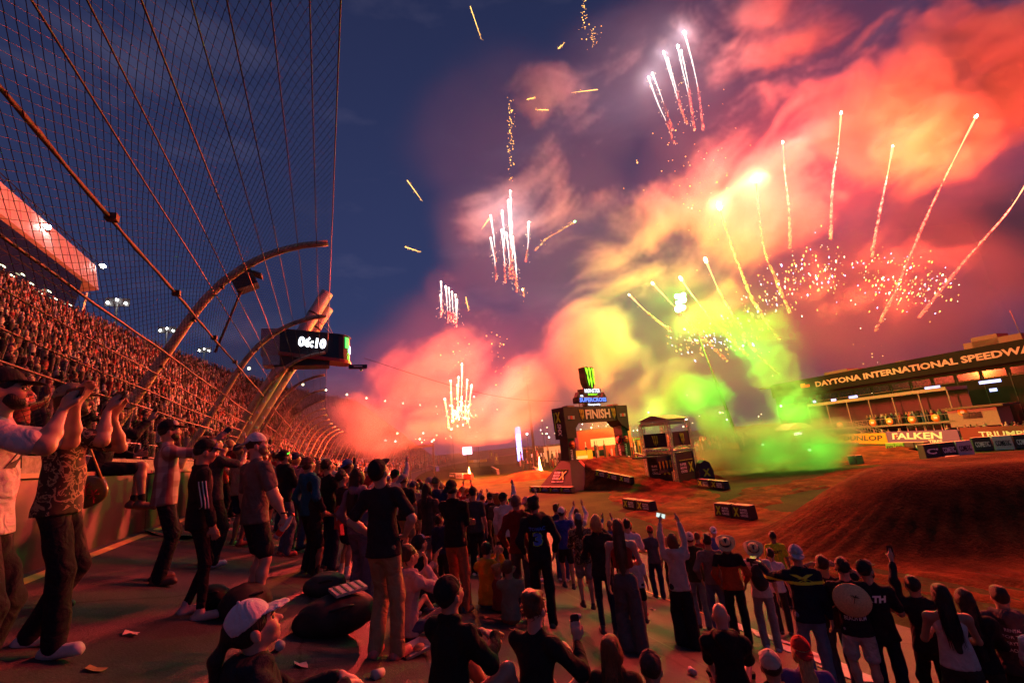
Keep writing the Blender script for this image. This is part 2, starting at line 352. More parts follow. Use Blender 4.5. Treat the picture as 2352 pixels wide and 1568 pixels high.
# woven wire: zigzag strands, near part as real wire
def chain_link(s0, s1, pitch, u0, u1, rad, name):
    nj = int((s1-s0)/pitch); ni = int((u1-u0)/(pitch/2))
    j = np.arange(nj)[:, None]; i = np.arange(ni+1)[None, :]
    u = u0+i*(pitch/2)+np.zeros((nj, 1)); n, z = prof(u)
    wob = .012*np.sin(j*.7+i*.05)+.010*np.sin(i*.31+j*.11)
    s = s0+j*pitch+((i+j) % 2)*pitch*1.04+wob
    n2, z2 = prof(np.minimum(u+.01, PL[-1])); tn = n2-n; tz = z2-z; ln = np.hypot(tn, tz)+1e-9; nn_, nz_ = tz/ln, -tn/ln   # normal towards the infield
    bulge = .03*np.sin(u*1.7+s*.6)
    n = n+nn_*(bulge+.02); z = z+nz_*(bulge+.02)
    V = []
    for k in range(3):
        a = 2*math.pi*k/3; ds = rad*math.cos(a); dn = rad*math.sin(a)
        x, y = Tn(n+nn_*dn, s+ds); V.append(np.stack([x, y, z+nz_*dn], -1))
    V = np.stack(V, 2).reshape(-1, 3)
    base = (np.arange(nj)[:, None]*(ni+1)+np.arange(ni)[None, :]).reshape(-1)*3
    Q = np.concatenate([np.stack([base+k, base+(k+1) % 3, base+3+(k+1) % 3, base+3+k], 1) for k in range(3)])
    return tag(new_obj(name, mesh_np(name, V, Q, mat('fence_wire', (.05, .042, .04), .5, .5, .2, 3), True), fence), kind='stuff')
chain_link(3.0, 41.0, .105, .55, PL[-1], .0055, 'wire_mesh')
m = bpy.data.materials.new('far_fence_mesh'); m.use_nodes = True; t = m.node_tree; b = t.nodes['Principled BSDF']; b.inputs['Base Color'].default_value = (.07, .055, .05, 1); b.inputs['Roughness'].default_value = .6; b.inputs['Alpha'].default_value = .16
us = list(np.linspace(.55, PL[-1], 12))
fm = sheet('wire_mesh', lambda s, u: T(float(prof(u)[0])+.03, s, float(prof(u)[1])), [41+4*k for k in range(28)], us, m); fm.parent = fence; tag(fm, kind='stuff')

# ------------------------------------------------------------------ grandstand behind the fence
N0, Z0, RD, RR, NR = -6.6, 2.5, .845, .66, 42
stand = empty('grandstand', T(N0, 0, 0), 0, 'steep grandstand packed with spectators rising behind the catch fence', 'grandstand')
off = T(N0, 0, 0)
STANDM = mat('stand_concrete', (.10, .095, .095), .8, var=.25, scale=2)
SEATM = [mat('seat_'+k, c, .5, var=.1) for k, c in (('white', (.26, .25, .25)), ('red', (.18, .03, .03)), ('grey', (.12, .12, .14)), ('blue', (.08, .10, .2)))]
sg = [-6+4.0*k for k in range(34)]+[130+10*k for k in range(10)]
V = []; pr = []
for i in range(NR):
    pr += [(N0-RD*i, Z0+RR*i), (N0-RD*(i+1), Z0+RR*i)]
pr = [(N0, 1.0)]+pr+[(N0-RD*NR, Z0+RR*NR), (N0-RD*NR-1.5, Z0+RR*NR)]
us_ = range(len(pr))
tiers = sheet('tiers', lambda s, k: T(pr[k][0], s, pr[k][1])-off, sg, list(us_), STANDM, False); tiers.parent = stand
walk = sheet('walkway', lambda s, n: T(n, s, 2.0)-off, sg, [-4.45, -6.6], STANDM, False); walk.parent = stand
# seat rows: one strip per row, near part
for i in range(0, NR):
    mb = MB()
    for s in range(-4, 100, 4):
        a, b_ = T(N0-RD*i-.55, s+.1, Z0+RR*i+.38)-off, T(N0-RD*i-.55, s+3.7, Z0+RR*i+.38)-off
        mb.bar(a, b_, .06, .30)
    mb.build('seat_row', SEATM[(i//2) % 2*2 if i % 7 else 1], stand)
# aisle hand rails and posts under the front rail
for s in range(-2, 120, 3):
    MB().tube([T(-6.5, s, 2.0)-off, T(-6.5, s, 3.1)-off], .03, 6).build('rail_post', STEEL, stand)
for z in (2.6, 3.1):
    MB().tube([T(-6.5, s, z)-off for s in range(-2, 130, 3)], .028, 6).build('front_rail', STEEL, stand)
MB().tube([T(N0-RD*NR-.6, s, Z0+RR*NR+1.1)-off for s in range(-2, 220, 6)], .05, 5).build('top_rail', STEEL, stand)
# the mass of seated and standing spectators
def crowd_mass(name, spots, label, parent=None, cat='crowd'):
    """spots: (x, y, z, height, colour, head colour)"""
    V = []; Q = []; Cc = []
    ring = np.array([[math.cos(a), math.sin(a)] for a in np.arange(5)*2*math.pi/5])
    P = np.array([q[:4] for q in spots]); n = len(P)
    cs = np.array([q[4] for q in spots]); hs = np.array([q[5] for q in spots])
    lv = [(.03, .15), (.42, .17), (.72, .22), (.80, .17), (.83, .06), (.87, .085), (.95, .095), (1.0, .04)]
    h = P[:, 3]; ph = RNG.normal(-.9, .5, n)
    rows = []
    for (zf, r) in lv:
        a = np.arange(5)*2*math.pi/5
        ex = np.cos(a)*r*(1.25 if zf < .82 else 1.0)+np.zeros((n, 1)); ey = np.sin(a)*r*(.72 if zf < .82 else 1.0)+np.zeros((n, 1)); cph, sph = np.cos(ph)[:, None], np.sin(ph)[:, None]; x = P[:, None, 0]+ex*cph-ey*sph+(zf*.12*np.sin(ph*7))[:, None]; y = P[:, None, 1]+ex*sph+ey*cph
        z = (P[:, 2]+h*zf)[:, None]+np.zeros((1, 5)); rows.append(np.stack([x, y, z], -1))
    V = np.stack(rows, 1).reshape(n, -1, 3); nl = len(lv)
    q0 = np.array([[l*5+k, l*5+(k+1) % 5, (l+1)*5+(k+1) % 5, (l+1)*5+k] for l in range(nl-1) for k in range(5)])
    Q = (np.arange(n)[:, None, None]*(nl*5)+q0[None]).reshape(-1, 4)
    me = mesh_np(name, V.reshape(-1, 3), Q, crowd_mat(), True)
    ca = me.color_attributes.new('Col', 'FLOAT_COLOR', 'POINT')
    cv = np.ones((n, nl*5, 4), np.float32); cv[:, :15, :3] = cs[:, None, :]; cv[:, 15:, :3] = hs[:, None, :]
    ca.data.foreach_set('color', cv.ravel())
    o = new_obj(name, me, parent); tag(o, label, cat, kind='stuff'); return o
def crowd_mat():
    if 'crowd' in MATS: return MATS['crowd']
    m = bpy.data.materials.new('crowd'); m.use_nodes = True; t = m.node_tree; b = t.nodes['Principled BSDF']; b.inputs['Roughness'].default_value = .85
    a = t.nodes.new('ShaderNodeVertexColor'); a.layer_name = 'Col'; t.links.new(a.outputs['Color'], b.inputs['Base Color']); MATS['crowd'] = m; return m
PALC = [(.012, .012, .014), (.015, .012, .012), (.02, .02, .022), (.03, .02, .02), (.05, .04, .05), (.025, .025, .03), (.03, .03, .04), (.5, .48, .46), (.3, .03, .03), (.05, .07, .18), (.2, .2, .21), (.35, .27, .2), (.10, .12, .08), (.62, .6, .58), (.02, .02, .02)]
PALH = [(.45, .26, .18), (.5, .3, .22), (.03, .02, .015), (.02, .02, .02), (.5, .5, .5), (.25, .12, .08)]
spots = []
for i in range(NR):
    s = 0.0
    while s < 215:
        d = (.66 if s < 70 else .9 if s < 130 else 1.5)*random.uniform(.8, 1.5)
        s += d
        if random.random() < .16 or int(s/9.0) % 3 == 0 and (s % 9.0) < 1.2: continue
        n = N0-RD*i-.35; p = T(n, s, Z0+RR*i)
        sc = 1.0 if s < 130 else 1.5
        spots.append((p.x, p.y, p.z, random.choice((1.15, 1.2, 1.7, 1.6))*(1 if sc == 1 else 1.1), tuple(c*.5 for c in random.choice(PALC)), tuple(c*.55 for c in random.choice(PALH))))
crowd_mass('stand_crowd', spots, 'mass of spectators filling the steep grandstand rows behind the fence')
# press box / suites with the pink lit fascia over the stand
box = empty('stand_suite_building', Vector((-48, 60, 0)), 0, 'suite building with long pink lit fascia above the left grandstand', 'building')
bo = Vector((-48, 60, 0))
def TB(n, s, z): return Vector((n, s, z+1.65))-bo
def strip(mb, p1, p2, s0, s1, st=6.0):
    k = max(1, int((s1-s0)/st)); V = []
    for i in range(k+1):
        s = s0+(s1-s0)*i/k; V += [TB(p1[0], s, p1[1]), TB(p2[0], s, p2[1])]
    return mb.add(V, [(2*i, 2*i+2, 2*i+3, 2*i+1) for i in range(k)])
FASC = mat('fascia_panel', (.62, .50, .48), .6, var=.06, scale=.6)
mb = MB()
for p1, p2 in (((-44.5, 41.0), (-45.5, 46.6)), ((-45.5, 46.6), (-58, 48)), ((-44.5, 41.0), (-58, 38))): strip(mb, p1, p2, 40, 118)
mb.add([TB(-44.5, 118, 41), TB(-45.5, 118, 46.6), TB(-58, 118, 48), TB(-58, 118, 38)], [(0, 1, 2, 3)]); mb.build('fascia', FASC, box)
for k in range(26):
    s = 42+3*k; MB().bar(TB(-44.35, s, 41.1), TB(-45.4, s, 46.6), .05, .10).build('fascia_rib', FASC, box)
mb = MB(); strip(mb, (-46.5, 29), (-45.0, 40.6), 40, 112); strip(mb, (-46.5, 29), (-58, 29), 40, 112); mb.add([TB(-46.5, 112, 29), TB(-45, 112, 40.6), TB(-58, 112, 40), TB(-58, 112, 29)], [(0, 1, 2, 3)]); mb.build('glass_front', mat('dark_glass', (.012, .013, .02), .12, var=.1), box)
for z in (32.5, 36.5):
    mb = MB(); strip(mb, (-45.6, z), (-45.4, z+.35), 40, 112); mb.build('floor_edge', DARKM, box)
LAMPY = emat('suite_lamp', (1.0, .93, .55), 5.0)
for k in range(13):
    s = 78+2.6*k; MB().bar(TB(-45.4, s, 34.9-(k % 3)*.6), TB(-45.4, s+random.uniform(.8, 1.6), 34.9-(k % 3)*.6), .12, .12).build('ceiling_lamp', LAMPY, box)
mb = MB()
for k in range(30): s = 42+2.6*k; mb.bar(TB(-45.5, s, 46.8), TB(-45.9, s+1.3, 48.3), .09).bar(TB(-45.9, s+1.3, 48.3), TB(-45.5, s+2.6, 46.8), .09)
mb.bar(TB(-45.9, 40, 48.3), TB(-45.9, 118, 48.3), .12); mb.build('roof_truss', DARKM, box)
MB().bar(TB(-46, 117, 40), TB(-48, 119, 26), .3).build('brace', STEEL, box)
# flood light masts behind the stand
LAMPW = emat('flood_lamp', (1.0, .97, .9), 60.0)
def flood(n, s, z, label, k=3, grp='flood light masts behind the left grandstand'):
    p = Vector((n, s, 0)); e = empty('flood_light_mast', p, 0, label, 'light mast', grp)
    MB().tube([(0, 0, 8), (0, 0, z)], .25, 8).build('mast', DARKM, e)
    MB().box((0, 0, z+.5), (5.0, .3, 2.2)).build('lamp_rack', DARKM, e)
    for i in range(k):
        MB().ball((-1.8+3.6*i/(k-1), -.5, z+.2+(i % 2)*.8), .27, 8, 5).build('lamp', LAMPW, e)
flood(-48, 138, 46, 'flood light mast nearest the end of the pink fascia')
flood(-48, 178, 49.8, 'second flood light mast beyond the pink fascia')
flood(-48, 230, 55, 'third flood light mast beyond the pink fascia, low over the crowd')
for i, q in enumerate(((103, 522), (232, 612))):
    e = empty('roof_flood_lamp', at_n(q[0], q[1], -45.2), 0, ('large starry flood lamp on the top edge of the pink fascia', 'flood lamp at the right end of the pink fascia')[i], 'lamp', 'flood lamps on the fascia')
    MB().box((0, 0, 0), (.5, 1.6, .9)).build('housing', DARKM, e); MB().ball((.4, -.3, 0), .55, 8, 6, (1, 1.3, .7)).build('bulb', LAMPW, e)
# little lamps along the far top of the stand
for k in range(14):
    s = 150+16*k; p = T(-44 if s < 240 else -44+(s-240)*.02, s, 33.5-.010*(s-175))
    tag(MB().ball((0, 0, 0), .5, 6, 4).build('stand_lamp', LAMPY, None, p), 'small lamp in the long row along the far stand top', 'lamp', 'lamps along the far stand top')

# ------------------------------------------------------------------ clock board on its leaning masts
SB = 23.0
cb = empty('clock_board', T(-3.9, SB, 2.0), 0, 'cantilevered clock board showing 06:10 on leaning steel masts', 'scoreboard')
co = T(-3.9, SB, 2.0)
def CB(n, z, ds=0.0): return Vector((n, SB+ds, z+1.65))-co
for k, (dn, ds, top) in enumerate(((0, .55, 8.45), (.18, 1.35, 7.9))):
    b0 = CB(-4.3+dn, 0.0, ds); b1 = CB(.20+dn*.3, top, ds); pole = MB().tube([b0, b0.lerp(b1, .5), b1], .30-.03*k, 16).build('mast', mat('pale_mast', (.62, .55, .46), .45, .3, .15, 3), cb)
    for j in range(9):
        q = b0.lerp(b1, .14+.055*j); MB().box(q+Vector((.22, -.28, 0)), (.12, .06, .12)).build('step', WHITEP, pole)
    for f in (.72, .86): MB().tube([b0.lerp(b1, f), b0.lerp(b1, f+.008)], .315-.03*k, 16).build('band', DARKM, pole)
# board body: long box with a rounded end
def board_outline(off, n0, n1, r):
    pts = [(n0, -off), (n1-r, -off)]+[(n1-r+(r+off)*math.sin(a), r-(r+off)*math.cos(a)) for a in np.linspace(.15, math.pi-.15, 9)]+[(n1-r, 2*r+off), (n0, 2*r+off)]
    return pts
def zt(n): return 6.36-(n+1.8)*.10
def zb(n): return 5.30-(n+1.8)*.14
def ring_body(off, n0, n1, r, zlo, zhi, m, name):
    pts = board_outline(off, n0, n1, r); k = len(pts)
    V = [CB(a, zlo(a), b) for a, b in pts]+[CB(a, zhi(a), b) for a, b in pts]
    F = [(i, (i+1) % k, (i+1) % k+k, i+k) for i in range(k)]+[tuple(range(k-1, -1, -1)), tuple(range(k, 2*k))]
    return MB().add(V, F).build(name, m, cb)
ring_body(0.0, -1.85, 1.25, .62, zb, zt, mat('led_panel', (.012, .012, .014), .35, var=.2, scale=20), 'screen')
ring_body(.03, -1.9, 1.28, .62, lambda n: zb(n)-.16, lambda n: zb(n)-.01, mat('red_trim', (.45, .06, .04), .4), 'lower_trim')  # red light on the lower strip is put into its colour
ring_body(.03, -1.9, 1.28, .62, lambda n: zt(n)+.005, lambda n: zt(n)+.05, DARKM, 'upper_trim')
MB().box(CB(-2.25, 5.8, .62), (.78, 1.1, 1.25)).build('control_box', mat('pale_panel', (.5, .42, .42), .6), cb)
MB().box(CB(-.9, 4.9, .65), (2.4, 1.0, .5)).build('underside_frame', DARKM, cb)
MB().box(CB(-2.2, 4.95, .62), (.7, 1.0, .5)).build('service_box', STEEL, cb)
LEDW = emat('led_white', (.85, .88, 1.0), 6.0)
ang = Vector((1, 0, -.12))
word('06:10', LEDW, cb, CB(-.46, 5.72, -.03), ang, (0, 0, 1), 1.22, .50, 'clock_digits', .04)
for k, (c, sx) in enumerate((((.02, .35, .06), .26), ((.55, .6, .9), .2), ((.6, .65, .95), .17))):
    a = .85+.42*k; n_ = 1.25-.62+.63*math.sin(a); d_ = .62-.63*math.cos(a)
    MB().box(CB(n_, 5.45 if k else 5.75, d_), (sx, .04, .35 if k else .55), Matrix.Rotation(a, 3, 'Z')).build('led_tile', emat('led_tile%d' % k, c, 2.5), cb)
for q in ((-.15, 8.0), (.2, 7.2)): MB().tube([CB(q[0], 6.9, .5), CB(.5, zt(.5), .4)], .02, 5).build('stay', STEEL, cb)
MB().tube([CB(1.2, 4.66, .6), CB(1.75, 4.58, .5)], .04, 6).build('camera_arm', STEEL, cb)
cm = MB().box(CB(1.6, 4.56, .3), (.85, .25, .18)).build('camera_beam', DARKM, cb); MB().box(CB(1.6, 4.56, .16), (.4, .02, .06)).build('camera_plate', WHITEP, cm); MB().ball(CB(1.75, 4.40, .3), .07).build('camera_head', WHITEP, cm)
# loudspeakers on the fence
for k, (s, n, z, h, lab) in enumerate(((17.0, -2.45, 7.95, 2.4, 'loudspeaker box on a stalk above the second fence post'), (35.0, -2.6, 6.6, 1.8, 'loudspeaker on the fence beyond the clock board'), (47, -2.6, 6.6, 1.8, 'small far loudspeaker on the fence'))):
    e = empty('fence_speaker', T(n-.3, s, z-h), 0, lab, 'speaker', 'loudspeakers on the fence')
    MB().tube([(-.5, 0, 0), (.25, 0, h)], .045, 6).build('stalk', RUST, e)
    MB().box((.25, 0, h+.1), (.7, .6, .6), Matrix.Rotation(-.45, 3, 'Y')).build('speaker_box', DARKM, e); MB().box((.45, 0, h+.42), (.7, .5, .06), Matrix.Rotation(.3, 3, 'Y')).build('rain_hood', RUST, e)
# ------------------------------------------------------------------ infield: dirt course
AR = Vector((math.cos(YAW), -math.sin(YAW), 0)); AF = Vector((math.sin(YAW), math.cos(YAW), 0))     # level right / forward
def AD(a, d, z=0.0): p = AR*a+AF*d; p.z = z; return p
def gp(x, y, z=ZIN):
    p = at_z(x, y, z); return p
def ad(p): return (p.x*AR.x+p.y*AR.y, p.x*AF.x+p.y*AF.y)
ARCH_L = gp(1308, 1122); LA = ad(ARCH_L)
E_ = np.array([math.cos(math.radians(38)), math.sin(math.radians(38))]); N_ = np.array([E_[1], -E_[0]])
AE = AR*E_[0]+AF*E_[1]; AN = AR*N_[0]+AF*N_[1]                     # along the arch / out of its front
def polydist(A, D, pts):
    best = np.full(A.shape, 1e9)
    for (p, q) in zip(pts[:-1], pts[1:]):
        dx, dy = q[0]-p[0], q[1]-p[1]; L2 = dx*dx+dy*dy+1e-9
        t = np.clip(((A-p[0])*dx+(D-p[1])*dy)/L2, 0, 1); best = np.minimum(best, np.hypot(A-p[0]-t*dx, D-p[1]-t*dy))
    return best
def sstep(x, a, b): t = np.clip((x-a)/(b-a), 0, 1); return t*t*(3-2*t)
_ph = RNG.uniform(0, 6.28, (40,)); _dr = RNG.uniform(0, 6.28, (40,))
def vnoise(A, D, f, n=7, o=0):
    r = 0; amp = 1.0
    for i in range(n):
        r = r+amp*np.sin(A*f*math.cos(_dr[i+o])+D*f*math.sin(_dr[i+o])+_ph[i+o]+1.3*np.sin(A*f*.6*math.sin(_dr[i+o+5])+D*f*.55+_ph[i+o+3])); f *= 1.55; amp *= .66
    return r/2.2
PX = lambda *q: [ad(gp(x, y)) for x, y in q]
def dirt_height(A, D):
    u = (A-LA[0])*E_[0]+(D-LA[1])*E_[1]; v = (A-LA[0])*N_[0]+(D-LA[1])*N_[1]
    w = sstep(u, -1.2, 2.4)*(1-sstep(u, 8.6, 11.2))
    pr = np.where(v < -1.2, 1-sstep(-v, 1.2, 4.6), np.where(v < .6, 1.0, (1-np.clip((v-.6)/12.5, 0, 1))**1.45))
    ramp = 2.55*w*pr
    # big mound on the right
    mu = (A-18.2)/10.5; mv = (D-19.4-.06*(A-18))/5.4
    md = np.sqrt(mu*mu+mv*mv); mound = 2.35*(1-sstep(md, .32, 1.0))
    mound = np.where(A > 21, np.maximum(mound, 1.85*(1-sstep(np.abs(mv), .25, 1.0))*sstep(A, 17, 22)), mound)
    # jumps further away
    j = 0
    for (px, py, ra, rd, hh) in ((1215, 1098, 6, 4, 1.0), (1010, 1062, 12, 5, 2.6), (1090, 1058, 9, 5, 2.0), (1700, 1070, 10, 4, 1.1), (2120, 1033, 14, 4, .5), (2300, 1062, 9, 3, .4), (1380, 1040, 14, 5, .9), (1900, 1052, 8, 3, .4), (950, 1050, 10, 8, 3.0)):
        c = ad(gp(px, py)); q = np.sqrt(((A-c[0])/ra)**2+((D-c[1])/rd)**2); j = np.maximum(j, hh*(1-sstep(q, .15, 1.0)))
    h = np.maximum(np.maximum(ramp, mound), j)
    # where there is dirt at all
    d1 = polydist(A, D, PX((1400, 1060), (1560, 1165), (1760, 1225), (2000, 1265), (2352, 1330), (2700, 1400)))
    d2 = polydist(A, D, PX((1060, 1112), (1200, 1100), (1300, 1085), (1420, 1052)))
    d3 = polydist(A, D, PX((700, 1075), (1000, 1052), (1300, 1036), (1600, 1040), (1950, 1040), (2352, 1040), (2800, 1030)))
    d4 = polydist(A, D, PX((1560, 1165), (1700, 1160), (1800, 1120), (2000, 1080)))
    edge = .9*vnoise(A, D, .45, 5, 8)
    mk = np.maximum.reduce([1-sstep(d1+edge, 2.9, 4.2), 1-sstep(d2+edge, 3.0, 4.6), 1-sstep(d3+edge*2, 9, 13), 1-sstep(d4+edge, 1.6, 2.8), sstep(h, .02, .25), 1-sstep(md, 1.0, 1.22)])
    rut = .05*vnoise(A, D, 1.4, 7, 0)+.025*vnoise(A, D, 4.2, 6, 14)
    along = .06*np.sin(v*0+u*5.2+.6*np.sin(v*.8))*w*(v > .2)*(v < 12)
    rills = .03*np.sin(np.arctan2(mv, mu)*64+2.2*vnoise(A, D, .9, 4, 4))*sstep(md, .45, .7)*(1-sstep(md, .85, 1.05))
    dd = np.minimum(d1, np.minimum(d2, d4)); tracks = sstep(md, .95, 1.2)*.055*np.sin(dd*6.5+1.5*vnoise(A, D, .35, 4, 20))*(1-sstep(dd, 2.2, 3.6))*(.5+.5*np.sin(A*.7+D*.4))
    crest = .04*np.sin(mv*9+.9*vnoise(A, D, .5, 4, 10))*(1-sstep(md, .5, .8))*sstep(mv, -.35, .1)
    clods = .05*np.clip(vnoise(A, D, 7.5, 5, 2)-.55, 0, 1)
    return ZIN+.03+h+rut*(.5+.5*mk)*(.35+.65*sstep(md, .9, 1.15))+along+rills+tracks+crest+clods-.35*(1-mk)
def dirt_sheet(name, a0, a1, d0, d1, st):
    a = np.arange(a0, a1, st); d = np.arange(d0, d1, st); A, D = np.meshgrid(a, d, indexing='ij'); Z = dirt_height(A, D)
    X = A*AR.x+D*AF.x; Y = A*AR.y+D*AF.y
    nn_ = (X > 11.7) | (Y > 60)
    Z = np.where(X < 13.5, np.minimum(Z, ZIN-.3), Z)
    V = np.stack([X, Y, Z], -1).reshape(-1, 3); nd = len(d)
    i = np.arange(len(a)-1)[:, None]; j = np.arange(nd-1)[None, :]; b = (i*nd+j).reshape(-1)
    Q = np.stack([b, b+nd, b+nd+1, b+1], 1)
    keep = (Z.reshape(-1)[Q].max(1) > ZIN-.12) & (V[Q][:, :, 0].max(1) > 11.7)
    return tag(new_obj(name, mesh_np(name, V, Q[keep], DIRT)), kind='structure')
dirt_sheet('dirt_track', -14, 42, 11, 52, .16)
dirt_sheet('dirt_track_far', -60, 110, 51.9, 150, .9)
def dirt_z(p):
    a, d = ad(p); return max(float(dirt_height(np.array([a]), np.array([d]))[0]), ZIN)

# ------------------------------------------------------------------ finish arch
LEDG = emat('led_green', (.30, 1.0, .02), 1.6); LEDB = emat('led_blue', (.08, .22, 1.0), 1.5); LEDW2 = emat('led_sign_white', (.8, .85, 1.0), 1.5)
arch = empty('finish_arch', ARCH_L, 0, 'black finish arch with lit signs over the orange dirt jump', 'arch')
def AL(u, v, z): p = AE*u+AN*v; p.z = z; return p        # along, out of front, up (above infield)
RA = Matrix((AE, AN, Vector((0, 0, 1)))).transposed()
AW = 9.7
ARCHF = mat('arch_fabric', (.022, .02, .018), .7, var=.3, scale=2, bump=.2, bscale=5)
for k, u0 in enumerate((.15, AW-1.0)):
    leg = MB(); s = 1 if k == 0 else -1
    zb = 2.4
    leg.prism([(u0, zb), (u0+1.0, zb), (u0+1.0, 6.3), (u0, 6.3)], -.75, .45)
    leg.v = [tuple(AL(p[0]+(.0 if p[2] > 3 else -.1*s), p[1], p[2])) for p in leg.v]; lo = leg.build('leg', ARCHF, arch)
    # padded bulges and discs on the lower leg
    for z in (3.0, 3.9, 4.8): MB().box(AL(u0+.5, -.15, z), (1.06, 1.26, .06), RA).build('leg_strap', DARKM, lo)
    for v_, uu in ((.47, u0+.5),):
        c = AL(uu, v_, 4.25); R2 = RA @ Matrix.Rotation(math.pi/2, 3, 'X')
        disc = MB().tube([c, c+AN*.02], .42, 20).build('disc', REDP, lo); MB().tube([c+AN*.02, c+AN*.03], .34, 20).build('disc_ring', BLACKF, disc); MB().tube([c+AN*.03, c+AN*.04], .27, 20).build('disc_face', ORP, disc)
        MB().bar(c+AN*.05-AE*.2, c+AN*.05+AE*.2, .03, .09).build('disc_mark', BLACKF, disc)
    c = AL(u0-.01, -.15, 4.25); disc = MB().tube([c, c-AE*.02], .42, 20).build('disc', REDP, lo); MB().tube([c-AE*.02, c-AE*.03], .33, 20).build('disc_face', BLACKF, disc)
    word('PIRELLI', WHITEP, lo, AL(u0+.3, .47, 3.1), (0, 0, 1), -AE, 1.3, .26); word('PIRELLI', WHITEP, lo, AL(u0-.04, -.2, 3.1), (0, 0, 1), AN, 1.3, .26)
    # chamfered shoulder block
    sh = MB(); pr_ = [(-.25, 8.1), (1.9, 8.1), (1.9, 6.5), (1.25, 5.9), (1.2, 4.9), (-.1, 4.9)] if k == 0 else [(AW+.25, 8.1), (AW+.05, 5.2), (AW-.5, 5.6), (AW-1.1, 5.9), (AW-1.75, 6.6), (AW-1.75, 8.1)]
    sh.prism(pr_, -1.1, .7); sh.v = [tuple(AL(*p)) for p in sh.v]; so = sh.build('shoulder', BLACKF, arch)
    uu = .75 if k == 0 else AW-.75
    MB().box(AL(uu, .72, 7.0), (.95, .03, .34), RA).build('badge', mat('badge_silver', (.35, .35, .37), .5), so); MB().box(AL(uu, .745, 7.0), (.34, .03, .36), RA).build('badge_shield', REDP, so)
# side panel lettering on the near end
word('X', LIMEP, arch, AL(-.28, -.2, 7.15), AN, (0, 0, 1), .75, 1.05); word('SMX', WHITEP, arch, AL(-.22, -.2, 5.85), (0, 0, -1), AN, 1.3, .55)
MB().box(AL(-.26, -.75, 6.7), (.03, .07, 1.9), RA).build('side_stripe', LIMEP, arch)
hd = MB(); hd.prism([(1.9, 6.45), (AW-1.75, 6.45), (AW-1.75, 8.1), (1.9, 8.1)], -.9, .62); hd.v = [tuple(AL(*p)) for p in hd.v]; hdo = hd.build('header', BLACKF, arch)
FINM = mat('finish_letters', (.85, .72, .6), .5, var=.03)
word('FINISH', FINM, hdo, AL(AW/2+.1, .65, 7.27), AE, (0, 0, 1), 3.9, 1.02, 'lettering', .3)
CLAW = [[(-.42, .50), (-.28, .42), (-.24, .47), (-.17, .35), (-.20, .05), (-.13, -.12), (-.17, -.40), (-.27, -.05), (-.25, .10), (-.33, .22)],
        [(-.08, .50), (.03, .43), (.06, .48), (.13, .36), (.08, .0), (.16, -.15), (.06, -.52), (-.03, -.10), (.01, .05), (-.04, .30)],
        [(.24, .48), (.38, .40), (.43, .45), (.44, .25), (.38, .0), (.42, -.12), (.33, -.36), (.26, -.02), (.30, .12), (.27, .30)]]
def claw(name, c, x, up, w, h, m, parent, th=.03):
    x = Vector(x).normalized(); up = Vector(up).normalized(); nrm = x.cross(up); mb = MB()
    for st in CLAW:
        n = len(st); V = [Vector(c)+x*(p[0]*w)+up*(p[1]*h)+nrm*e for e in (0, th) for p in st]
        mb.add(V, [tuple(range(n, 2*n))]+[(i, (i+1) % n, (i+1) % n+n, i+n) for i in range(n)])
    return mb.build(name, m, parent)
for u in (2.4, AW-2.2): claw('claw_mark', AL(u, .63, 7.25), AE, (0, 0, 1), .75, 1.2, GOLDP, hdo)
for u in (1.3, AW-1.3):
    MB().box(AL(u, -.1, 8.2), (1.0, .8, .2), RA).build('roof_pad', mat('tan_pad', (.35, .2, .12), .8), arch)
# lit signs on top
sg_ = MB()
for u in (3.0, 3.5, 5.6, 6.1): sg_.bar(AL(u, -.1, 8.1), AL(u, -.1, 8.6), .06)
sg_.bar(AL(2.9, -.1, 8.3), AL(6.2, -.1, 8.3), .05); sg_.build('sign_truss', DARKM, arch)
def sign(name, u, z, w, h, th=.7):
    b = MB(); b.prism([(u-w/2+.05, z-h/2), (u+w/2-.05, z-h/2), (u+w/2, z), (u+w/2-.05, z+h/2), (u-w/2+.05, z+h/2), (u-w/2, z)], -.1-th, .1); b.v = [tuple(AL(*p)) for p in b.v]
    return b.build(name, BLACKF, arch)
uc = AW/2+.15
s1 = sign('championship_sign', uc+.1, 8.33, 2.3, .36, .4); word('Championship', LEDW2, s1, AL(uc+.1, .14, 8.33), AE, (0, 0, 1), 2.0, .30)
s2 = sign('supercross_sign', uc+.05, 8.88, 4.6, .62); word('SUPERCROSS', LEDB, s2, AL(uc+.05, .14, 8.88), AE, (0, 0, 1), 4.3, .46)
for u in (uc-2.0, uc+2.0):
    sp = MB(); sp.prism([(u-.35, 9.19), (u+.35, 9.19), (u, 9.75)], -.5, .05); sp.v = [tuple(AL(*p)) for p in sp.v]; sp.build('sign_spike', BLACKF, s2)
word('AMA', LEDW2, s2, AL(uc-1.7, .14, 9.33), AE, (0, 0, 1), .5, .22)
s3 = sign('monster_sign', uc+.1, 9.72, 2.9, .78); word('MØNSTER', LEDW2, s3, AL(uc+.1, .14, 9.88), AE, (0, 0, 1), 2.5, .46)
word('ENERGY', LEDG, s3, AL(uc+.1, .14, 9.47), AE, (0, 0, 1), 1.5, .2)
lg = MB(); out = [(-.75, 1.05), (-.3, 1.12), (.1, 1.05), (.5, 1.12), (.78, 1.0), (.72, .4), (.78, -.3), (.5, -.9), (.3, -1.2), (.05, -1.0), (-.3, -1.1), (-.62, -.6), (-.72, 0), (-.68, .5)]
lg.prism([(uc+p[0]*1.05, 11.38+p[1]*1.12) for p in out], -.8, .1); lg.v = [tuple(AL(*p)) for p in lg.v]; lgo = lg.build('claw_sign', BLACKF, arch)
claw('claw_mark', AL(uc+.02, .12, 11.4), AE, (0, 0, 1), 1.6, 2.3, LEDG, lgo, .05)
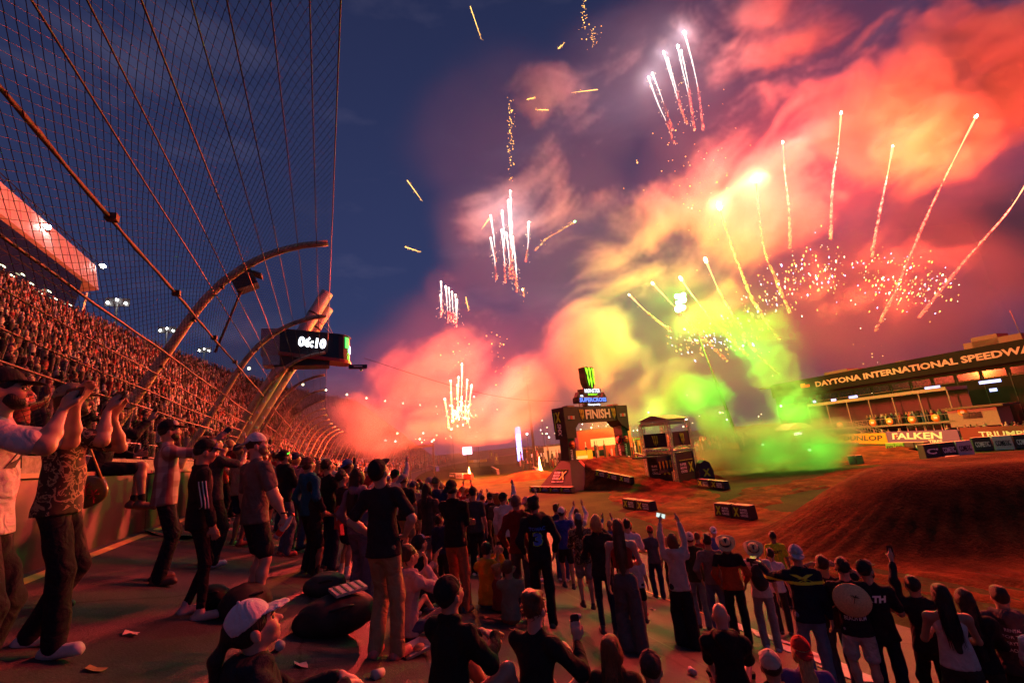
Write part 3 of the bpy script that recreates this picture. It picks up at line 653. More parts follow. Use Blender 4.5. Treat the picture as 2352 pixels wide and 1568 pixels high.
# pyramid skirt round the near foot
py = MB(); q = [AL(-2.2, -2.6, 0), AL(3.0, -2.6, 0), AL(3.0, 2.7, 0), AL(-2.2, 2.7, 0), AL(.0, -.8, 2.75), AL(1.3, -.8, 2.75), AL(1.3, .55, 2.75), AL(.0, .55, 2.75)]
py.add(q, [(0, 1, 5, 4), (1, 2, 6, 5), (2, 3, 7, 6), (3, 0, 4, 7), (4, 5, 6, 7)]); pyo = py.build('foot_skirt', mat('dark_vinyl', (.018, .018, .02), .85, var=.3, scale=2), arch)
fn = (q[3]-q[0]).normalized(); fu = ((q[4]+q[7])/2-(q[0]+q[3])/2).normalized(); fc = ((q[0]+q[3])*.5).lerp((q[4]+q[7])*.5, .48); nn3 = fn.cross(fu).normalized(); fc = fc+nn3*.03 if nn3.dot(-AE) > 0 else fc-nn3*.03
fx = fn if fn.cross(fu).dot(-AE) > 0 else -fn
for i, wd in enumerate(('SUPER', 'MOTO', 'CROSS')): word(wd, WHITEP, pyo, fc-fx*.45+fu*(.42-.33*i), fx, fu, .9, .26)
word('X', LIMEP, pyo, fc+fx*.45+fu*.1, fx, fu, .8, .95); word('WORLD CHAMPIONSHIP', WHITEP, pyo, fc-fu*.62, fx, fu, 1.7, .13)
MB().bar(fc-fx*.8+fu*.75, fc+fx*.85+fu*.75, .05, .04).build('skirt_stripe', LIMEP, pyo)
fu2 = ((q[6]+q[7])/2-(q[2]+q[3])/2).normalized(); c2 = ((q[2]+q[3])*.5).lerp((q[6]+q[7])*.5, .5)
rp_ = MB(); n2 = AE.cross(fu2).normalized(); n2 = n2 if n2.dot(AN) > 0 else -n2
rp_.add([q[2].lerp(q[6], .04)+n2*.02+AE*-.1, q[2].lerp(q[6], .96)+n2*.02, q[2].lerp(q[6], .96)+n2*.02-AE*.35, q[2].lerp(q[6], .04)+n2*.02-AE*.9], [(0, 1, 2, 3)]); rp_.build('red_panel', REDP, pyo)

# ------------------------------------------------------------------ cover blocks along the course
DARKV = mat('block_cover', (.028, .028, .03), .55, var=.3, scale=3, bump=.1, bscale=8); TOPV = mat('block_top', (.42, .32, .2), .7, var=.2, scale=4)
WHV = mat('block_white', (.55, .55, .55), .55, var=.1); GRV = mat('block_green', (.10, .42, .03), .55, var=.1); YEV = mat('block_yellow', (.6, .42, .03), .6, var=.1); BLV = mat('block_blue', (.08, .12, .35), .6, var=.1); REV = mat('block_red', (.5, .05, .03), .6, var=.1)
_bm = {}
def block_mesh(L_, W_, H_, m):
    k = (round(L_, 2), W_, H_, m.name)
    if k in _bm: return _bm[k]
    bm = bmesh.new(); bmesh.ops.create_cube(bm, size=1); bmesh.ops.scale(bm, vec=(L_, W_, H_), verts=bm.verts); bmesh.ops.translate(bm, vec=(0, 0, H_/2), verts=bm.verts)
    for v in bm.verts:
        if v.co.z > H_*.5: v.co.x *= .94; v.co.y *= .86
    bmesh.ops.bevel(bm, geom=bm.edges[:], offset=.05, segments=2, affect='EDGES', profile=.6)
    me = bpy.data.meshes.new('block'); bm.to_mesh(me); bm.free(); me.materials.append(m); me.materials.append(TOPV)
    for p in me.polygons:
        if p.normal.z > .9 and p.center.z > H_*.9: p.material_index = 1
    me.polygons.foreach_set('use_smooth', [False]*len(me.polygons)); _bm[k] = me; return me
ORD = ['first', 'second', 'third', 'fourth', 'fifth', 'sixth', 'seventh', 'eighth']
def blocks(p0, p1, n, mats_, texts, where, H_=.62, W_=.55, z=None, grp='cover blocks along the dirt course'):
    p0 = Vector(p0); p1 = Vector(p1); d = p1-p0; L_ = d.length/n; dh = Vector((d.x, d.y, 0)).normalized()
    ang_ = math.atan2(dh.y, dh.x)
    nf = Vector((dh.y, -dh.x, 0)); c = (p0+p1)/2
    if nf.dot(EYE-c) < 0: ang_ += math.pi; p0, p1 = p1, p0; d = -d; dh = -dh; mats_ = mats_
    # local -y faces the camera now; order from left to right
    for i in range(n):
        q = p0+d*((i+.5)/n); m_ = mats_[i % len(mats_)]; tx = texts[i % len(texts)]
        nm = 'cover_block'; lab = '%s cover block %s' % ({'block_cover': 'black', 'block_white': 'white', 'block_green': 'green', 'block_yellow': 'yellow', 'block_blue': 'blue', 'block_red': 'red'}[m_.name], where)
        if n > 1: lab += ', %s from the left' % ORD[i]
        o = new_obj(nm, block_mesh(L_*.97, W_, H_, m_), None, q, 0); slope = math.atan2(d.z, math.hypot(d.x, d.y))
        o.rotation_euler = (Matrix.Rotation(ang_, 3, 'Z') @ Matrix.Rotation(-slope, 3, 'Y')).to_euler()
        tag(o, lab, 'cover block', grp)
        y = -W_/2*.93-.012
        if tx == 'smx':
            word('X', LIMEP, o, (-L_*.22, y, H_*.5), (1, 0, 0), (0, .12, 1), L_*.3, H_*.6, 'print'); 
            for j, wd in enumerate(('SUPER', 'MOTO', 'CROSS')): word(wd, WHITEP, o, (L_*.18, y-.004*j+.01, H_*(.68-.19*j)), (1, 0, 0), (0, .12, 1), L_*.38, H_*.15, 'print')
        elif tx == 'claw':
            claw('claw_mark', (-L_*.35, y, H_*.5), (1, 0, 0), (0, .12, 1), L_*.14, H_*.6, LIMEP, o); word('SUPERCROSS', BLUEP, o, (L_*.1, y, H_*.4), (1, 0, 0), (0, .12, 1), L_*.55, H_*.25, 'print'); word('MONSTER', WHITEP, o, (L_*.1, y+.02, H_*.68), (1, 0, 0), (0, .12, 1), L_*.35, H_*.15, 'print')
        elif tx: word(tx, (BLACKF if m_ in (WHV, YEV, GRV) else WHITEP), o, (0, y, H_*.5), (1, 0, 0), (0, .12, 1), L_*.72, H_*.42, 'print')
S_ = 'smx'
blocks(gp(1437, 1165), gp(1504, 1175), 2, [DARKV], [S_], 'on the grass below the finish jump')
blocks(gp(1650, 1184), gp(1735, 1194), 2, [DARKV], [S_], 'at the foot of the dirt mound', H_=.7)
blocks(gp(1608, 1116), gp(1672, 1124), 2, [DARKV], [S_], 'beside the truss tower')
blocks(AL(-2.6, 3.3, .0)+ARCH_L, AL(-2.6, -2.9, .0)+ARCH_L, 4, [DARKV], ['claw'], 'under the pyramid skirt of the arch', H_=.55, W_=.6)
rmp = lambda u, v: (lambda p: Vector((p.x, p.y, dirt_z(p))))(ARCH_L+AL(u, v, 0))
blocks(rmp(.9, 3.0), rmp(.6, 7.6), 3, [DARKV], [S_], 'down the left edge of the finish jump', H_=.6)
blocks(rmp(9.0, 1.4), rmp(9.2, 8.6), 5, [DARKV], [S_], 'down the right edge of the finish jump', H_=.6)
blocks(gp(1278, 1094), gp(1300, 1082), 2, [DARKV], [S_], 'just left of the pyramid skirt')
blocks(gp(1288, 1057), gp(1310, 1056), 2, [BLV], ['FALKEN'], 'far left behind the arch'); blocks(gp(1377, 1048), gp(1405, 1046), 2, [BLV], ['FALKEN'], 'seen through the arch'); blocks(gp(1355, 1057), gp(1376, 1056), 2, [BLV], ['FALKEN'], 'low behind the jump crest')
blocks(gp(1225, 1078), gp(1247, 1090), 2, [DARKV, WHV], [None], 'left of the arch on the orange dirt')
blocks(gp(1034, 1097), gp(1085, 1100), 3, [DARKV, WHV, REV], ['RENTAL', 'RENTAL', None], 'behind the crowd on the left dirt', H_=.9)
blocks(gp(958, 1064), gp(1006, 1082), 4, [YEV, YEV, DARKV, BLV], [None], 'curving round the far left corner', H_=1.3, W_=1.0); blocks(gp(1075, 1062), gp(1118, 1060), 3, [YEV, WHV, YEV], [None], 'beyond the left corner', H_=1.0)
blocks(gp(1130, 1080), gp(1145, 1090), 1, [DARKV], [None], 'lone by the left grass', H_=.9)
blocks(gp(2044, 1036), gp(2136, 1036), 4, [GRV, GRV, DARKV, DARKV], ['MONSTER', 'MONSTER', None, 'MONSTER'], 'in front of the orange banner', H_=1.0, W_=.9)
blocks(gp(2120, 1054), gp(2232, 1043), 3, [DARKV, DARKV, WHV], ["C'", 'COMETIC', 'COMETIC'], 'behind the crest of the big mound', H_=1.3, W_=.8)
blocks(gp(2236, 1036), gp(2380, 1028), 3, [DARKV, WHV, DARKV], ['COMETIC', 'COMETIC', 'COMETIC'], 'in the row under the dark red banner', H_=1.3, W_=.8)
blocks(gp(2190, 1078), gp(2290, 1086), 3, [WHV, WHV, DARKV], ['COMETIC', None, "C'"], 'half hidden by the big mound', H_=1.0, W_=.8); blocks(gp(2290, 1090), gp(2420, 1090), 2, [DARKV, DARKV], ['COMETIC', 'COMETIC'], 'right of the big mound at the frame edge', H_=1.1, W_=.8)
blocks(gp(1950, 1066), gp(1985, 1064), 2, [DARKV, DARKV], [None], 'at the tip of the green smoke', H_=.8)
# standing marker cushions
def cushion(px, py, h, w, label):
    p = gp(px, py); e = MB(); e.prism([(-w/2, 0), (w/2, 0), (w/2, h*.55), (w*.3, h*.9), (0, h), (-w*.3, h*.9), (-w/2, h*.55)], -.35, .35)
    o = e.build('marker_cushion', DARKV, None, p, math.atan2(-(EYE-p).x, (EYE-p).y)+math.pi+.5); tag(o, label, 'marker cushion', 'upright marker cushions')
    word('X', LIMEP, o, (0, -.37, h*.5), (1, 0, 0), (0, 0, 1), w*.5, h*.3, 'print')
cushion(1623, 1112, 2.0, 1.3, 'upright rounded black marker cushion right of the truss tower'); cushion(1312, 1080, 2.2, 1.0, 'small upright marker cushion behind the arch foot'); cushion(1140, 1066, 3.4, 1.2, 'far upright marker cushion left of the smoke'); cushion(957, 1048, 6.5, 1.4, 'tall dark marker post by the far left jump'); cushion(1129, 1055, 4.5, 1.5, 'dark marker post beside the far centre jump')
# ------------------------------------------------------------------ truss tower beside the jump
TT = gp(1548, 1110); tw = empty('truss_tower', TT, 0, 'open aluminium truss tower with tan roof and black panels beside the jump', 'tower')
TE = (AR*math.cos(math.radians(38))+AF*math.sin(math.radians(38))); TNm = Vector((TE.y, -TE.x, 0)); RTm = Matrix((TE, -TNm, Vector((0, 0, 1)))).transposed()
def TL(u, v, z): p = TE*u+TNm*v; p.z = z; return p
ALU = mat('aluminium_truss', (.62, .58, .52), .4, .8, .1)
def truss(name, a, b, w, parent, nseg=None, r=.028):
    a = Vector(a); b = Vector(b); d = (b-a); y = d.normalized(); x = y.orthogonal().normalized() if abs(y.z) < .9 else TE.copy(); z = x.cross(y).normalized(); x = y.cross(z).normalized()
    mb = MB(); cs = [x*sx*w/2+z*sz*w/2 for sx, sz in ((-1, -1), (1, -1), (1, 1), (-1, 1))]
    for c in cs: mb.bar(a+c, b+c, r*2)
    n = nseg or max(2, int(d.length/w/1.1))
    for i in range(n):
        p = a+d*(i/n); q = a+d*((i+1)/n)
        for k in range(4):
            c1, c2 = cs[k], cs[(k+1) % 4]; mb.bar(p+c1, q+c2, r*1.2); mb.bar(p+c1, p+c2, r*1.2)
    return mb.build(name, ALU, parent)
TWW, TWD, TWH = 3.2, 2.8, 5.5
for u in (-TWW/2, TWW/2):
    for v in (-TWD/2, TWD/2): truss('corner_truss', TL(u, v, 0), TL(u, v, TWH), .32, tw)
for z in (3.0, TWH):
    for v in (-TWD/2, TWD/2): truss('cross_truss', TL(-TWW/2, v, z), TL(TWW/2, v, z), .28, tw)
    for u in (-TWW/2, TWW/2): truss('cross_truss', TL(u, -TWD/2, z), TL(u, TWD/2, z), .28, tw)
MB().box(TL(0, 0, 3.05), (TWW, TWD, .1), RTm).build('deck', DARKM, tw)
rf = MB(); rf.add([TL(-1.8, -1.65, 5.75), TL(1.8, -1.65, 5.75), TL(1.8, 1.65, 5.75), TL(-1.8, 1.65, 5.75), TL(-1.8, 0, 6.2), TL(1.8, 0, 6.2)], [(0, 1, 5, 4), (2, 3, 4, 5), (0, 4, 3), (1, 2, 5), (0, 3, 2, 1)]); rf.build('roof', mat('tan_canvas', (.30, .21, .11), .7, var=.15, scale=2), tw)
for v in (1,):
    pn_ = MB().box(TL(.1, TWD/2+.1, 3.95), (2.5, .05, 1.25), RTm).build('rail_panel', BLACKF, tw); claw('claw_mark', TL(.1, TWD/2+.15, 3.95), TE, (0, 0, 1), .7, .95, LIMEP, pn_)
    pl_ = MB().box(TL(.1, TWD/2+.1, 1.45), (2.7, .05, 2.6), RTm).build('lower_panel', BLACKF, tw); word('X', LIMEP, pl_, TL(.75, TWD/2+.15, 1.4), TE, (0, 0, 1), .75, .85)
    for i, wd in enumerate(('SUPER', 'MOTO', 'CROSS')): word(wd, WHITEP, pl_, TL(-.4, TWD/2+.15, 1.7-.3*i), TE, (0, 0, 1), .95, .22)
    MB().bar(TL(-.9, TWD/2+.15, 2.05), TL(1.2, TWD/2+.15, 2.05), .05, .05).build('panel_stripe', LIMEP, pl_)
pn_ = MB().box(TL(-TWW/2-.12, 0, 3.95), (.05, 2.4, 1.25), RTm).build('rail_panel', BLACKF, tw); claw('claw_mark', TL(-TWW/2-.17, 0, 3.95), TNm, (0, 0, 1), .7, .95, LIMEP, pn_)
pl_ = MB().box(TL(-TWW/2-.12, 0, 1.45), (.05, 2.4, 2.6), RTm).build('lower_panel', BLACKF, tw); word('X', LIMEP, pl_, TL(-TWW/2-.17, .7, 1.4), TNm, (0, 0, 1), .7, .85)
for i, wd in enumerate(('SUPER', 'MOTO', 'CROSS')): word(wd, WHITEP, pl_, TL(-TWW/2-.17, -.4, 1.7-.3*i), TNm, (0, 0, 1), .85, .22)
dk = MB().box(TL(-TWW/2-1.2, .1, 2.6), (2.1, 2.6, .12), RTm).build('side_platform', DARKM, tw); MB().box(TL(-TWW/2-1.2, 1.35, 1.9), (2.1, .05, 1.3), RTm).build('platform_skirt', BLACKF, dk)
for k in range(4): claw('claw_mark', TL(-TWW/2-2.0+.5*k, 1.4, 1.9), TE, (0, 0, 1), .25, .7, GOLDP, dk)

# ------------------------------------------------------------------ banner walls across the infield
def banner(x0, y0, x1, y1, h, m, name, label, texts, z0=ZIN, cat='banner', lift=0.0, group='advertising banners along the infield wall'):
    a = gp(x0, y0, z0); b = gp(x1, y1, z0); d = (b-a); dh = Vector((d.x, d.y, 0)).normalized(); nf = Vector((dh.y, -dh.x, 0))
    c = (a+b)/2; L_ = d.length
    e = MB(); e.box((0, 0, h/2+lift), (L_, .12, h)); o = e.build(name, m, None, c, math.atan2(dh.y, dh.x)); tag(o, label, cat, group)
    for (key, mm_, cx, cz, w, hh) in texts: word(key, mm_, o, (cx*L_, -.08, lift+cz*h), (1, 0, 0), (0, 0, 1), w*L_, hh*h)
    return o, L_
banner(1925, 1018, 2041, 1019, 1.55, mat('banner_orange', (.75, .30, .01), .6, var=.03), 'banner_panel', 'orange banner reading DUNLOP at the tip of the green smoke', [('DUNLOP', BLACKF, .05, .55, .78, .5)])
o, L_ = banner(2042, 1019, 2210, 1020, 1.7, mat('banner_violet', (.16, .07, .22), .6, var=.03), 'banner_panel', 'violet banner reading FALKEN TIRES', [('FALKEN', WHITEP, -.05, .63, .72, .5), ('TIRES', WHITEP, .2, .2, .18, .22)])
MB().box((-L_*.35, -.09, 1.05), (.35, .02, .35)).build('red_mark', REDP, o)
o, L_ = banner(2216, 1020, 2440, 1020, 1.9, mat('banner_dark_red', (.16, .02, .02), .6, var=.03), 'banner_panel', 'dark red banner reading TRIUMPH at the right frame edge', [('TRIUMPH', WHITEP, .0, .58, .56, .3)])
mb = MB(); mb.tube([(-L_*.13+L_*.26*i/10, -.09, .72-.16*math.sin(math.pi*i/10)) for i in range(11)], .04, 4); mb.build('swoosh', WHITEP, o)
o, L_ = banner(1560, 1012, 1925, 1018, 1.9, mat('banner_tan', (.5, .36, .2), .7, var=.1, scale=1), 'barrier_wall', 'long pale wall lettered DAYTONA behind the truss tower', [('DAYTONA', mat('green_ink', (.03, .08, .02), .6), -.30, .6, .26, .62)], cat='wall')
for i in range(10): MB().box((-L_/2+L_*(i+.5)/10, -.075, .18), (L_/10-.05, .03, .3)).build('wall_panel', mat('banner_yellow', (.6, .35, .03), .7), o)
banner(1250, 1020, 1300, 1019, 1.6, ORP, 'banner_panel', 'low orange banner left of the arch leg', [('GO', BLACKF, 0, .5, .5, .5)]); banner(1301, 1019, 1345, 1018, 1.6, REV, 'banner_panel', 'low red banner just behind the arch leg', [])
banner(1660, 1030, 1700, 1031, 1.2, YEV, 'banner_panel', 'small yellow banner lying by the green field', [])

# ------------------------------------------------------------------ speedway suites on the right
F0 = at_depth(1800, 1000, 96); F1 = at_depth(2352, 985, 62); F0.z = F1.z = ZIN
FU = (F1-F0).normalized(); FNr = Vector((-FU.y, FU.x, 0)); FNr = FNr if FNr.dot(EYE-F0) > 0 else -FNr
def fac(px, py, off=0.0):
    d = ray(px, py); o = F0+FNr*off; t = (o-EYE).dot(FNr)/d.dot(FNr); return EYE+d*t
bld = empty('suite_building', F0, 0, 'long dark suite building lettered DAYTONA INTERNATIONAL SPEEDWAY on the right', 'building')
FR = Matrix((FU, -FNr, Vector((0, 0, 1)))).transposed()
def FL(u, v, z): p = FU*u+FNr*v; p.z = z; return p          # local to F0
def fu(p): q = p-F0; return q.dot(FU), q.z
BRN = mat('building_cladding', (.014, .012, .009), .8, var=.25, scale=.7, spec=.08); BRN2 = mat('building_trim', (.15, .095, .075), .8, var=.1, spec=.08)
ztop = fu(fac(2000, 848))[1]; LEN = 90.0
MB().box(FL(LEN/2, -6, ztop*.42), (LEN, 12, ztop*.84), FR).build('main_wall', BRN, bld)
zt0 = fu(fac(1880, 872))[1]; zt1 = fu(fac(1880, 892))[1]
fb = MB().box(FL(LEN/2-1, .35, (zt0+zt1)/2), (LEN-2, .7, (zt0-zt1)*1.7), FR).build('name_band', mat('band_dark', (.012, .010, .008), .8, var=.15, spec=.08), bld)
ua = fu(fac(1879, 882))[0]; ub = fu(fac(2340, 828))[0]
full = (ub-ua)*30/28*1.035
word('DAYTONA INTERNATIONAL SPEEDWAY', mat('sign_letters', (.42, .27, .25), .8, var=.03, spec=.08), fb, FL(ua+full/2, .74, (zt0+zt1)/2), FU, (0, 0, 1), full, (zt0-zt1)*.62)
lo_ = fu(fac(1856, 888)); mb = MB().box(FL(lo_[0], .74, (zt0+zt1)/2), (1.9, .05, .5), FR).build('flag_mark', REDP, fb); MB().box(FL(lo_[0]-.4, .78, (zt0+zt1)/2+.3), (.9, .05, .5), FR).build('flag_tip', ORP, fb)
SEAMB = mat('cladding_seam', (.008, .007, .006), .6)
for k in range(30): MB().box(FL(1.5+3*k, .02, ztop*.36), (.08, .06, ztop*.66), FR).build('cladding_joint', SEAMB, bld)
for k in range(28):
    MB().box(FL(3+3*k, .03, zt1-1.7), (2.5, .08, 1.0), FR).build('window_pane', mat('dark_glass'), bld)
    MB().box(FL(3+3*k, .05, zt1-2.3), (2.6, .16, .08), FR).build('window_sill', BRN2, bld)
# open upper terrace, roof slab and roof boxes
MB().box(FL(LEN/2-1.5, -4.5, ztop), (LEN+3, 10, .28), FR).build('roof_slab', BRN2, bld)
for k in range(18):
    MB().tube([FL(1+k*5, .2, ztop*.84), FL(1+k*5, .2, ztop)], .10, 6).build('roof_post', BRN2, bld)
for k in range(12): MB().box(FL(3+7.3*k, -.6, ztop-.45), (2.6, .3, .5), FR).build('roof_beam', BRN, bld)
for (x, w, h) in ((1905, 4.5, .9), (1945, 2.0, .6), (2060, 1.5, .5), (2285, 6.5, 1.3), (2270, 3.0, 1.9)):
    MB().box(FL(fu(fac(x, 850))[0], -3, ztop+.14+h/2), (w, 3, h), FR).build('roof_box', BRN2, bld)
MB().tube([FL(fu(fac(2330, 800))[0], -3, ztop), FL(fu(fac(2330, 800))[0]-.3, -3, ztop+5)], .04, 5).build('aerial', BRN2, bld)
LAMPB = emat('tv_glow', (.45, .5, 1.0), 2.2); LAMPS = emat('terrace_lamp', (1, .85, .6), 14.0)
for (x, y, w) in ((1915, 918, .9), (1960, 911, 1.5), (2142, 890, 2.0), (2274, 876, 2.4), (1871, 922, .6), (2282, 895, .8)):
    u, z = fu(fac(x, y)); MB().box(FL(u, .05, z), (w, .1, .42), FR).build('tv_screen', LAMPB, bld)
for (x, y) in ((1836, 882), (1939, 868), (2046, 850), (2105, 838), (2256, 814), (2104, 846), (1885, 880), (1955, 866)):
    u, z = fu(fac(x, y)); MB().ball(FL(u, .2, z), .16, 6, 4).build('lamp', LAMPS, bld)
# viewing deck with round orange signs in front
DO = 9.0
def dk_(px, py): return fu(fac(px, py, DO))
deck = empty('viewing_deck', F0, 0, 'two storey white railed viewing deck with round orange signs below the suites', 'viewing deck')
u0, zr0 = dk_(1858, 928); u1, zr1 = dk_(2178, 895); zr = (zr0+zr1)/2; zf = dk_(1930, 985)[1]; zf = .5*(zf+dk_(2140, 970)[1])
DW = mat('deck_white', (.22, .17, .13), .55, var=.1)
MB().box(FL((u0+u1)/2, DO-2, zr), (u1-u0, 5, .45), FR).build('roof', DW, deck)
MB().box(FL((u0+u1)/2, DO-2, zf-ZIN*0), (u1-u0, 5, .22), FR).build('floor', DW, deck)
MB().box(FL((u0+u1)/2, DO-4.4, (zr+zf)/2), (u1-u0, .1, zr-zf), FR).build('back_wall', mat('deck_dark', (.02, .025, .02), .5), deck)
nb_ = 6
for i in range(nb_+1):
    u = u0+(u1-u0)*i/nb_; MB().bar(FL(u, DO+.4, zf), FL(u, DO+.4, zr), .12).build('post', DW, deck)
    if i < nb_:
        mb = MB()
        for k in range(5): uu = u+(u1-u0)/nb_*(k+.5)/5; mb.bar(FL(uu, DO+.45, zf), FL(uu, DO+.45, zf+1.05), .03)
        mb.bar(FL(u, DO+.45, zf+1.05), FL(u+(u1-u0)/nb_, DO+.45, zf+1.05), .07); mb.build('railing', DW, deck)
ORD_ = mat('round_sign_orange', (.75, .28, .03), .5, var=.05)
for (x, y) in ((1932, 967), (2007, 961), (2048, 965), (2099, 961), (2154, 957), (2216, 945)):
    u, z = dk_(x, y); c = FL(u, DO+.52, zf+.62 if x < 2200 else z); sg_o = MB().tube([c, c+FNr*.03], .52, 18).build('round_sign', ORD_, deck); MB().box(c+FNr*.05, (.42, .03, .3), FR).build('sign_mark', WHITEP, sg_o)
# lower floor: glazed doors, posts, stairs
zg = ZIN*0+.25
for (xa, xb) in ((2062, 2100), (2148, 2205), (2104, 2140)):
    ua_, _ = dk_(xa, 990); ub_, _ = dk_(xb, 985); dd = MB().box(FL((ua_+ub_)/2, DO-2.5, (zf+zg)/2), (ub_-ua_, .08, zf-zg-.3), FR).build('glass_door', mat('door_glass', (.02, .03, .035), .1, var=.05), deck)
    fr = MB()
    for u in (ua_, (ua_+ub_)/2, ub_): fr.bar(FL(u, DO-2.4, zg), FL(u, DO-2.4, zf-.3), .09)
    fr.bar(FL(ua_, DO-2.4, zf-.3), FL(ub_, DO-2.4, zf-.3), .09); fr.build('door_frame', WHITEP, dd)
MB().box(FL((u0+u1)/2+6, DO-1.5, zg-.15), (u1-u0+4, 6, .25), FR).build('lower_floor', DW, deck)
sa = dk_(1972, 975)[0]; sb = dk_(2062, 1005)[0]
st_ = empty('deck_stair', F0, 0); st_.parent = deck; st_.location = (0, 0, 0)
mb = MB()
for k in range(12):
    f = k/11; mb.box(FL(sa+(sb-sa)*f, DO+1.2, zf+(zg-zf)*f), ((sb-sa)/11, 1.3, .08), FR)
st_s = mb.build('steps', DW, st_)
for v in (.55, 1.85):
    mb = MB(); mb.bar(FL(sa, DO+v, zf+1.0), FL(sb, DO+v, zg+1.0), .06); mb.bar(FL(sa, DO+v, zf), FL(sb, DO+v, zg), .1)
    for k in range(14): f = k/13; mb.bar(FL(sa+(sb-sa)*f, DO+v, zf+(zg-zf)*f), FL(sa+(sb-sa)*f, DO+v, zf+(zg-zf)*f+1.0), .035)
    mb.build('stair_rail', DW, st_)
for k in range(4):
    u = dk_(2215, 985)[0]+k*2.3; mb = MB(); mb.bar(FL(u, DO+2, zg+1), FL(u+2.2, DO+2, zg+1), .06)
    for j in range(5): mb.bar(FL(u+j*.55, DO+2, zg), FL(u+j*.55, DO+2, zg+1), .04)
    mb.build('railing', DW, deck)
# box office kiosk right of the deck and people on the decks
ku, kz = dk_(2240, 958); kio = empty('kiosk', F0+FL(ku, DO-1, 0), 0, 'pale kiosk with flat roof beside the viewing deck', 'kiosk')
MB().box((0, 0, kz), (5.2, 3, 2.2), FR).build('body', mat('kiosk_wall', (.26, .16, .14), .6), kio); MB().box(FU*.3+Vector((0, 0, kz+1.35)), (6.4, 4, .25), FR).build('roof', BRN2, kio); MB().box(FNr*1.53+Vector((0, 0, kz+.3)), (2.0, .05, .8), FR).build('window', mat('dark_glass'), kio)
spots = []
for k in range(46):
    u = random.uniform(u0+(u1-u0)*.42, u1-1); p = F0+FL(u, DO-random.uniform(.2, 2.5), zf+.1); spots.append((p.x, p.y, ZIN+zf+.1, 1.7, random.choice(PALC), random.choice(PALH)))
for k in range(26):
    u = random.uniform(u0+8, u1+16); p = F0+FL(u, DO+random.uniform(0, 2.0), zg); spots.append((p.x, p.y, ZIN+zg, 1.7, random.choice(PALC), random.choice(PALH)))
for k in range(60):
    u = random.uniform(u1+6, u1+40); p = F0+FL(u, DO+random.uniform(1, 6.0), zg); spots.append((p.x, p.y, ZIN+zg, 1.7, random.choice(PALC), random.choice(PALH)))
crowd_mass('deck_crowd', spots, 'small far spectators standing on the viewing deck under the suites')
# dome topped tent and lit sign left of the deck
p = at_depth(1827, 1003, 88); p.z = ZIN; tn = empty('dome_tent', p, 0, 'white dome topped tent half hidden by the green smoke', 'tent')
mb = MB(); mb.prism([(-3.6+.6*i, 2.9+1.1*math.sin(math.pi*i/12)) for i in range(13)], -1.5, 1.5); mb.build('dome', WHITEP, tn); MB().box((0, 0, 1.4), (6.4, 2.6, 2.7)).build('body', BRN, tn)
MB().box((-1.2, -1.6, 2.0), (2.2, .1, .5)).build('light_panel', emat('tent_light', (1, .9, .75), 6), tn)

# ------------------------------------------------------------------ far infield: trailers, masts, screens, lamps
def trailer(px, py, D_, w, h, l, m, label, name='trailer'):
    p = at_depth(px, py, D_); p.z = ZIN
    e = empty(name, p, -YAW+random.uniform(-.3, .3), label, 'trailer', 'trailers parked far across the infield')
    MB().box((0, 0, h/2+.5), (w, l, h)).build('body', m, e); MB().box((0, 0, h+.6), (w*1.04, l*1.04, .15)).build('roof', BRN2, e)
    for k in (-.35, .35): MB().tube([(w*k, -l/2-.02, .5), (w*k, -l/2+.3, .5)], .5, 10).build('wheel', DARKM, e)
    MB().box((0, -l/2-.04, h*.65), (w*.55, .04, h*.25)).build('sign_panel', WHITEP, e); MB().box((-w*.2, -l/2-.04, h*.3), (w*.3, .04, h*.2)).build('window', mat('dark_glass'), e)
trailer(1386, 1020, 95, 11, 6.0, 4, REV, 'red two storey stage seen through the finish arch', 'stage'); trailer(1290, 1022, 105, 8, 3.4, 3, WHV, 'white trailer left of the arch in the smoke'); trailer(1240, 1024, 115, 9, 3.2, 3, BRN, 'brown trailer far behind the flame'); trailer(1440, 1016, 110, 8, 3.4, 3, GRV, 'green trailer behind the right arch leg'); trailer(1500, 1013, 100, 7, 3, 3, ORP, 'orange trailer left of the truss tower'); trailer(1330, 1021, 90, 4.5, 2.2, 2, YEV, 'small yellow trailer through the arch')
def mast(px, ytop, ybot, D_, label, lamps=True, lean=0.0, m=DARKM):
    top = at_depth(px, ytop, D_); b = Vector((top.x, top.y, ZIN)); e = empty('light_mast', b, 0, label, 'light mast', 'light masts across the infield')
    h = top.z-ZIN; MB().tube([(lean, 0, 0), (0, 0, h)], [.30, .15], 8).build('pole', m, e)
    if lamps:
        rk = MB().box((0, 0, h-1.2), (1.6, .3, 3.2)).build('lamp_rack', RUST, e)
        for i in range(8): MB().ball((-.5+(i % 2)*1.0, -.3, h-2.4+(i//2)*.85), .24, 6, 4).build('lamp', mat('lamp_off', (.5, .3, .2), .3), rk)
mast(1207, 845, 1000, 92, 'tall light mast with lamp rack left of the arch'); mast(1606, 775, 1000, 84, 'dark leaning pole rising through the green smoke', False, 5.0)
e = at_depth(1190, 1000, 110); e.z = ZIN; lt = empty('led_tower', e, 0, 'slim tower of violet light standing left of the arch', 'light tower')
for k in range(5): MB().box((0, 0, 1.2+1.6*k+.8), (.95, .95, 1.5)).build('light_segment', emat('tower_%d' % (k % 2), ((.25, .3, 1.0), (.55, .5, 1.0))[k % 2], 3.0), lt)
MB().box((0, 0, .6), (1.2, 1.2, 1.2)).build('base', DARKM, lt)
e = at_depth(1071, 1002, 120); e.z = ZIN; vs = empty('video_screen', e, -YAW, 'bright video screen glowing pink in the red smoke', 'screen')
